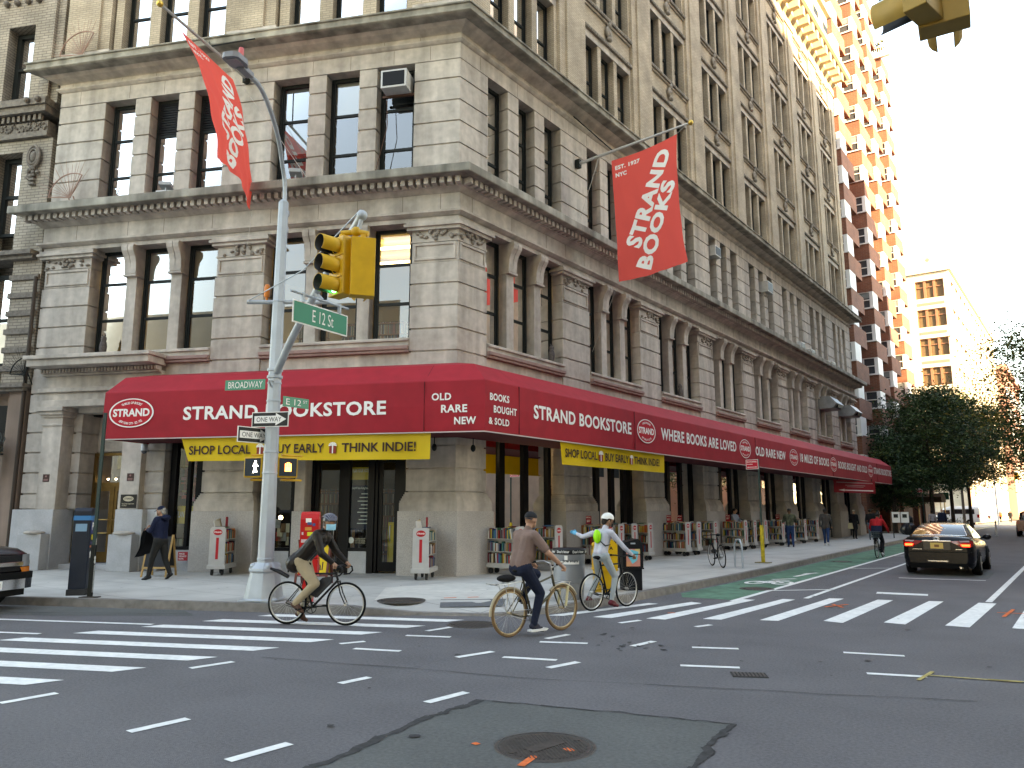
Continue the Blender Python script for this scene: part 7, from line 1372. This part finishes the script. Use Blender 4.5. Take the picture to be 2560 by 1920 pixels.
for sy in (1, -1):
    x = MB(F); L = [(.9, .005), (.82, .0), (.62, -.03), (.38, -.045)]
    ruled(x, [[(.17, .885*sy, .97), (.02, .81*sy, .995), (-.02, .6*sy, .985), (-.035, .33*sy, .965)], [(.16, .888*sy, .90), (.012, .82*sy, .89), (-.028, .6*sy, .885), (-.04, .42*sy, .915)], [(.13, .886*sy, .84), (.01, .815*sy, .80), (-.024, .62*sy, .81), (-.036, .5*sy, .87)]]); o = x.build('tail_light', M_tail, t)
    x = MB(F); ruled(x, [[(.008, .815*sy, .885), (-.034, .6*sy, .885)], [(.004, .812*sy, .825), (-.034, .62*sy, .83)]]); x.build('brake_lamp', M_brake, o); x = MB(F); ruled(x, [[(.0, .80*sy, .99), (-.03, .56*sy, .982)], [(.0, .81*sy, .95), (-.035, .6*sy, .945)]]); x.build('clear_lens', mat('clear_lens', (.45, .3, .3), .2), o)
x = MB(F); x.box(-.055, .0, -.36, .36, .955, .985); x.build('chrome_strip', M_chrome, t, .006); x = MB(F); x.box(-.045, .0, -.34, .34, .72, .95); x.build('plate_recess', mat('car_recess', (.012, .013, .016), .2, spec=.4), t); x = MB(F); x.box(-.054, -.046, -.16, .16, .76, .92); o = x.build('licence_plate', M_plate, t)
x = MB(F); x.box(-.057, -.0545, -.06, .06, .8, .87); x.build('plate_marks', mat('plate_brown', (.2, .09, .03), .6), o); x = MB(Fr(F((-.03, 0, 1.03)), F.m[1], F.m[2], -F.m[0])); 
for a, b in ((.075, .05), (.05, .035), (.03, .05)): x.tube([(a*math.cos(q), b*math.sin(q), .0) for q in np.arange(0, 6.28, .3)], .007, 5, closed=True)
x.build('badge', M_chrome, t); x = MB(F); x.box(-.03, .0, .38, .62, .73, .742); x.box(-.03, .0, -.62, -.46, .735, .75); x.build('lettering_strip', M_chrome, t)
x = MB(F); x.prism([(-.055, .36), (.15, .24), (.15, .2), (.0, .22)], -.72, .72, 0, None, 'y'); x.box(-.03, .1, -.84, .84, .655, .675); x.build('bumper_trim', M_trim, t); x = MB(F); x.box(-.045, -.01, -.25, .25, .4, .43); x.build('bumper_reflector', M_chrome, t); x = MB(F); x.tube([(-.02, -.55, .25), (.2, -.55, .25)], .035, 8); x.build('exhaust', M_chrome, t)
for sy in (1, -1): x = MB(F); x.sphere((3.02, 1.0*sy, 1.02), (.1, .12, .085), 12, 8); x.tube([(3.05, .82*sy, .98), (3.04, .95*sy, 1.0)], .03, 6); x.build('wing_mirror', M_cblack, t)
x = MB(F)
for sy in (1, -1):
    for cx in (1.45, 2.4): x.tube([(cx, .925*sy, .86), (cx+.2, .925*sy, .86)], .016, 6)
x.build('door_handle', M_cblack, t); arches(t, F, (1.05, 3.83), .93, .33); wheels(t, F, (1.05, 3.83), .935, .33)
# dark truck at the left edge
M_plum = mat('truck_dark_paint', (.008, .005, .008), .25, spec=.3); o_ = FB((6.42, 7.72, 0)); t = thing('pickup', 'dark plum truck front with gold bow tie badge cut by the left edge', 'truck', tuple(o_)); F = Fr(o_, -DB, NB*-1); x = MB(F)
loft(x, [(-5, .95, .45, 1.1), (-3.4, .99, .4, 1.14), (-1.3, .99, .4, 1.16), (-.6, .985, .42, 1.17), (-.25, .96, .5, 1.13), (-.08, .93, .6, 1.06), (-.02, .9, .66, 1.0)], PROF); x.build('body', M_plum, t); x = MB(F)
loft(x, [(-5, .8, 1.1, 1.85), (-2.4, .8, 1.12, 1.85), (-2.2, .8, 1.12, 1.8), (-1.35, .82, 1.14, 1.2)], [(1, 0), (.95, .4), (.88, .8), (.75, .97), (.4, 1), (0, 1)]); x.build('cabin', M_cglass, t)
x = MB(F); x.box(-.06, .03, -.66, .66, .70, .98); x.build('grille', mat('mesh_black', (.012, .012, .013), .6, bump=1, bs=120), t, .01); x = MB(F); x.box(-.02, .06, -.68, .68, .79, .87); x.build('chrome_bar', M_chrome, t, .008)
x = MB(F); q = [(-.15, -.035), (-.05, -.035), (-.05, -.065), (.06, -.065), (.06, -.035), (.15, -.02), (.13, .045), (.05, .045), (.05, .07), (-.06, .07), (-.06, .045), (-.16, .03)]; x.prism([(a, .83+b) for a, b in q], .06, .075, 0, None, 'x'); x.build('badge', mat('badge_gold', (.45, .3, .1), .3, 1), t)
for sy in (1, -1):
    x = MB(F); ruled(x, [[(.035, .66*sy, 1.0), (.0, .86*sy, 1.0), (-.16, .945*sy, .99)], [(.045, .66*sy, .78), (.01, .87*sy, .78), (-.15, .955*sy, .78)]]); x.build('headlight', mat('headlight_glass', (.25, .26, .27), .1, coat=1), t)
    x = MB(F); ruled(x, [[(.05, .62*sy, .77), (.015, .87*sy, .77), (-.14, .96*sy, .77)], [(.05, .68*sy, .66), (.015, .87*sy, .66), (-.14, .96*sy, .67)]]); x.build('marker_lamp', mat('amber_lens', (.75, .2, .02), .2, coat=1), t)
x = MB(F); x.prism([(-1.0, -.3), (-.99, .02), (-.86, .1), (.86, .1), (.99, .02), (1.0, -.3), (.9, -.3), (.86, -.05), (-.86, -.05), (-.9, -.3)], .5, .64); x.build('bumper_top', M_trim, t, .015) if False else None
x = MB(F); bp = [(-.35, .985), (-.1, .98), (.06, .92), (.12, .7), (.14, 0), (.12, -.7), (.06, -.92), (-.1, -.98), (-.35, -.985), (-.35, -.8), (0, -.7), (0, .7), (-.35, .8)]
x.prism(bp, .56, .68); x.build('bumper_top', M_trim, t, .015); x = MB(F); x.prism([(a-.004, b*.995) for a, b in bp], .38, .56); x.build('bumper', M_chrome, t, .012); x = MB(F); x.prism([(-.4, .8), (.06, .75), (.09, 0), (.06, -.75), (-.4, -.8)], .26, .38); x.build('air_dam', M_trim, t)
x = MB(F); x.box(.13, .15, -.16, .16, .4, .55); o = x.build('licence_plate', M_let, t); Fp = Fr(F((.152, 0, .47)), F.m[1]*-1 if False else -NB*1., F.m[0], F.m[2]); x = MB(Fp); put_text(x, '68U 1', -.11, .11, -.04, .04, lambda a, b: (-a if False else a, .002, b)); x.build('lettering', mat('plate_ink', (.1, .1, .1), .6), o); arches(t, F, (-.95, -3.9), 1.0, .39); wheels(t, F, (-.95, -3.9), 1.0, .38)
# white van crossing far down the street, red car at the right edge
M_wv = mat('van_white', (.62, .62, .62), .3, coat=.5); t = thing('van', 'white passenger van crossing the far avenue behind the tree trunks', 'van', (2.6, 97, 0)); F = fr(1.75, 97, 0, R(180)); x = MB(F)
loft(x, [(0, .95, .45, 2.25), (.1, .98, .4, 2.4), (3.2, .98, .4, 2.42), (3.9, .95, .4, 2.2), (4.5, .95, .4, 1.35), (5.2, .9, .42, 1.15), (5.35, .8, .5, .9)], PROF); x.build('body', M_wv, t); x = MB(F); x.box(.5, 3.0, .86, .985, 1.45, 2.05); x.box(3.15, 3.9, .86, .98, 1.4, 1.95); x.box(.5, 3.0, -.985, -.86, 1.45, 2.05); x.build('side_window', M_cglass, t)
x = MB(F); x.box(-.01, .06, .78, .93, 1.0, 1.45); x.box(.0, .25, .935, .99, 1.0, 1.4); x.build('tail_light', M_tail, t); x = MB(F); x.box(-.02, .02, -.6, .6, 1.5, 2.1); x.build('rear_window', M_cglass, t); arches(t, F, (1.1, 4.4), 1.0, .36); wheels(t, F, (1.1, 4.4), 1.0, .36)
M_rc = mat('car_red_paint', (.13, .008, .012), .2, coat=1.0); t = thing('red_car', 'dark red car at the right edge far down the street', 'car', (9.6, 51.6, 0)); F = fr(9.55, 51.4, 0, R(91)); x = MB(F)
loft(x, [(0, .85, .4, 1.15), (.1, .92, .3, 1.2), (1, .93, .28, 1.15), (3.4, .93, .28, 1.05), (4.4, .88, .3, .9), (4.7, .7, .4, .7)], PROF); x.build('body', M_rc, t); x = MB(F); loft(x, [(.1, .75, 1.15, 1.2), (.35, .72, 1.15, 1.75), (2.4, .72, 1.15, 1.8), (3.3, .76, 1.05, 1.1)], [(1, 0), (.95, .5), (.88, .9), (.6, 1), (0, 1.01)]); x.build('cabin', M_cglass, t)
x = MB(F); x.box(.35, 2.4, -.66, .66, 1.79, 1.83); x.build('roof', M_rc, t, .01); x = MB(F)
for sy in (1, -1): x.box(-.02, .1, .68*sy, .88*sy, .9, 1.12)
x.build('tail_light', M_tail, t); arches(t, F, (.9, 3.7), .95, .34); wheels(t, F, (.9, 3.7), .95, .34)
t = thing('far_signal_mast', 'thin mast with arm holding the distant green traffic light', 'lamp post', (3.0, 104, 0)); x = MB(); x.tube([(3.0, 104, 0), (3.0, 104, 7)], [.14, .1], 6); x.tube([(3.0, 104, 6.3), (5.6, 104, 6.75)], .06, 6); x.build('pole', M_galv, t)
signal('traffic_light', 'small distant traffic light glowing green at the right edge', Fr((5.45, 104, 6.7), (0, -1.6, 0), (1.6, 0, 0), (0, 0, 1.6)), True)
# ------------------------------------------------------------------ trees
M_bark = mat('bark', (.05, .04, .032), .9, var=.35, vs=9, bump=.6, bs=25)
def leafm(n, c):
    m = mat(n, c, .65, var=.4, vs=1.6, spec=.25); return m
M_lf = [leafm('leaf_dark', (.022, .05, .02)), leafm('leaf_mid', (.04, .075, .024)), leafm('leaf_light', (.075, .1, .025)), leafm('leaf_gold', (.16, .13, .025))]
def tree(label, x_, y_, h, r, z0, seed, wts, n=110, per=85, leaf=.26, lean=(0, 0)):
    t = thing('tree', label, 'tree', (x_, y_, .15)); rr = random.Random(seed); tr = MB(); cr = MB(); top = np.array([x_+lean[0], y_+lean[1], h]); b = np.array([x_, y_, .1]); k1 = b+(top-b)*.4
    tr.tube([b, b+(k1-b)*.08, k1, k1*.4+top*.6, top-[0, 0, .4]], [.24, .17, .13, .07, .02], 9); ends = []
    for k in range(26):
        s = rr.uniform(.3, .92); p0 = b+(top-b)*s; a = rr.uniform(0, 6.283); q = rr.uniform(.35, 1)*r*math.sqrt(max(.1, 1-((s-.5)/.6)**2)); p2 = p0+np.array([math.cos(a)*q, math.sin(a)*q, rr.uniform(-.1, .35)*r]); p1 = (p0+p2)/2+np.array([0, 0, .12*r]); tr.tube([p0, p1, p2], [.055, .03, .01], 5); ends += [p2, p1*.5+p2*.5, p1]
    tr.build('trunk', M_bark, t); cz = (h+z0)/2; hz = (h-z0)/2
    for k in range(n):
        if k < len(ends) and rr.random() < .8: c = ends[k]+np.array([rr.gauss(0, .25) for _ in range(3)])
        else:
            while True:
                u = np.array([rr.uniform(-1, 1) for _ in range(3)])
                if .3 < np.linalg.norm(u) < 1: break
            c = np.array([x_+lean[0]*.5+u[0]*r, y_+lean[1]*.5+u[1]*r, cz+u[2]*hz])
        if c[2] < z0-.3: c[2] = z0+rr.uniform(0, .6)
        s = rr.uniform(.4, .95)*r/4; mi = rr.choices(range(4), wts)[0]
        for _ in range(per):
            p = c+np.array([rr.gauss(0, s), rr.gauss(0, s), rr.gauss(0, s*.45)]); d1 = np.array([rr.gauss(0, 1), rr.gauss(0, 1), rr.gauss(0, .55)]); d1 *= leaf*rr.uniform(.6, 1.3)/(np.linalg.norm(d1)+.01); d2 = np.cross(d1, [rr.gauss(0, 1), rr.gauss(0, 1), rr.gauss(0, 1)]); d2 *= .45*leaf/(np.linalg.norm(d2)+.01)
            cr.add([p-d1*.5, p+d2*.5, p+d1*.5, p-d2*.5], [(0, 1, 2, 3)], mi if rr.random() < .8 else rr.choices(range(4), wts)[0])
    cr.build('crown', M_lf, t); return t
tree('dark green street tree nearest the awning end', 2.9, 54.6, 11.8, 4.0, 3.6, 1, (6, 4, 1, 0), 170, 120)
tree('dark green street tree in the middle of the group', 3.0, 64.6, 12.6, 4.3, 3.4, 2, (5, 4, 1.5, .1), 170, 120)
tree('street tree at the right of the group with lighter leaves', 3.3, 74.3, 12.2, 4.4, 3.2, 3, (3, 4, 3, .5), 170, 120)
tree('low dark tree against the foot of the brick tower', .9, 50.5, 7.2, 3.0, 2.0, 4, (7, 3, .5, 0), 120, 110)
tree('sunlit tree behind the tower before the pale loft building', .6, 92, 17.5, 4.2, 5, 5, (1, 3, 5, 1), 90, 80, .26)
tree('golden green tree hanging in from the right edge', 13.0, 47, 14.5, 6.0, 3.4, 6, (1.5, 3, 3, 2.2), 190, 110, .26, (-1.5, 0))
tree('golden tree further along the right side of the street', 11.2, 80, 14.5, 5.6, 4, 8, (1.5, 3, 3, 2), 100, 75, .26)
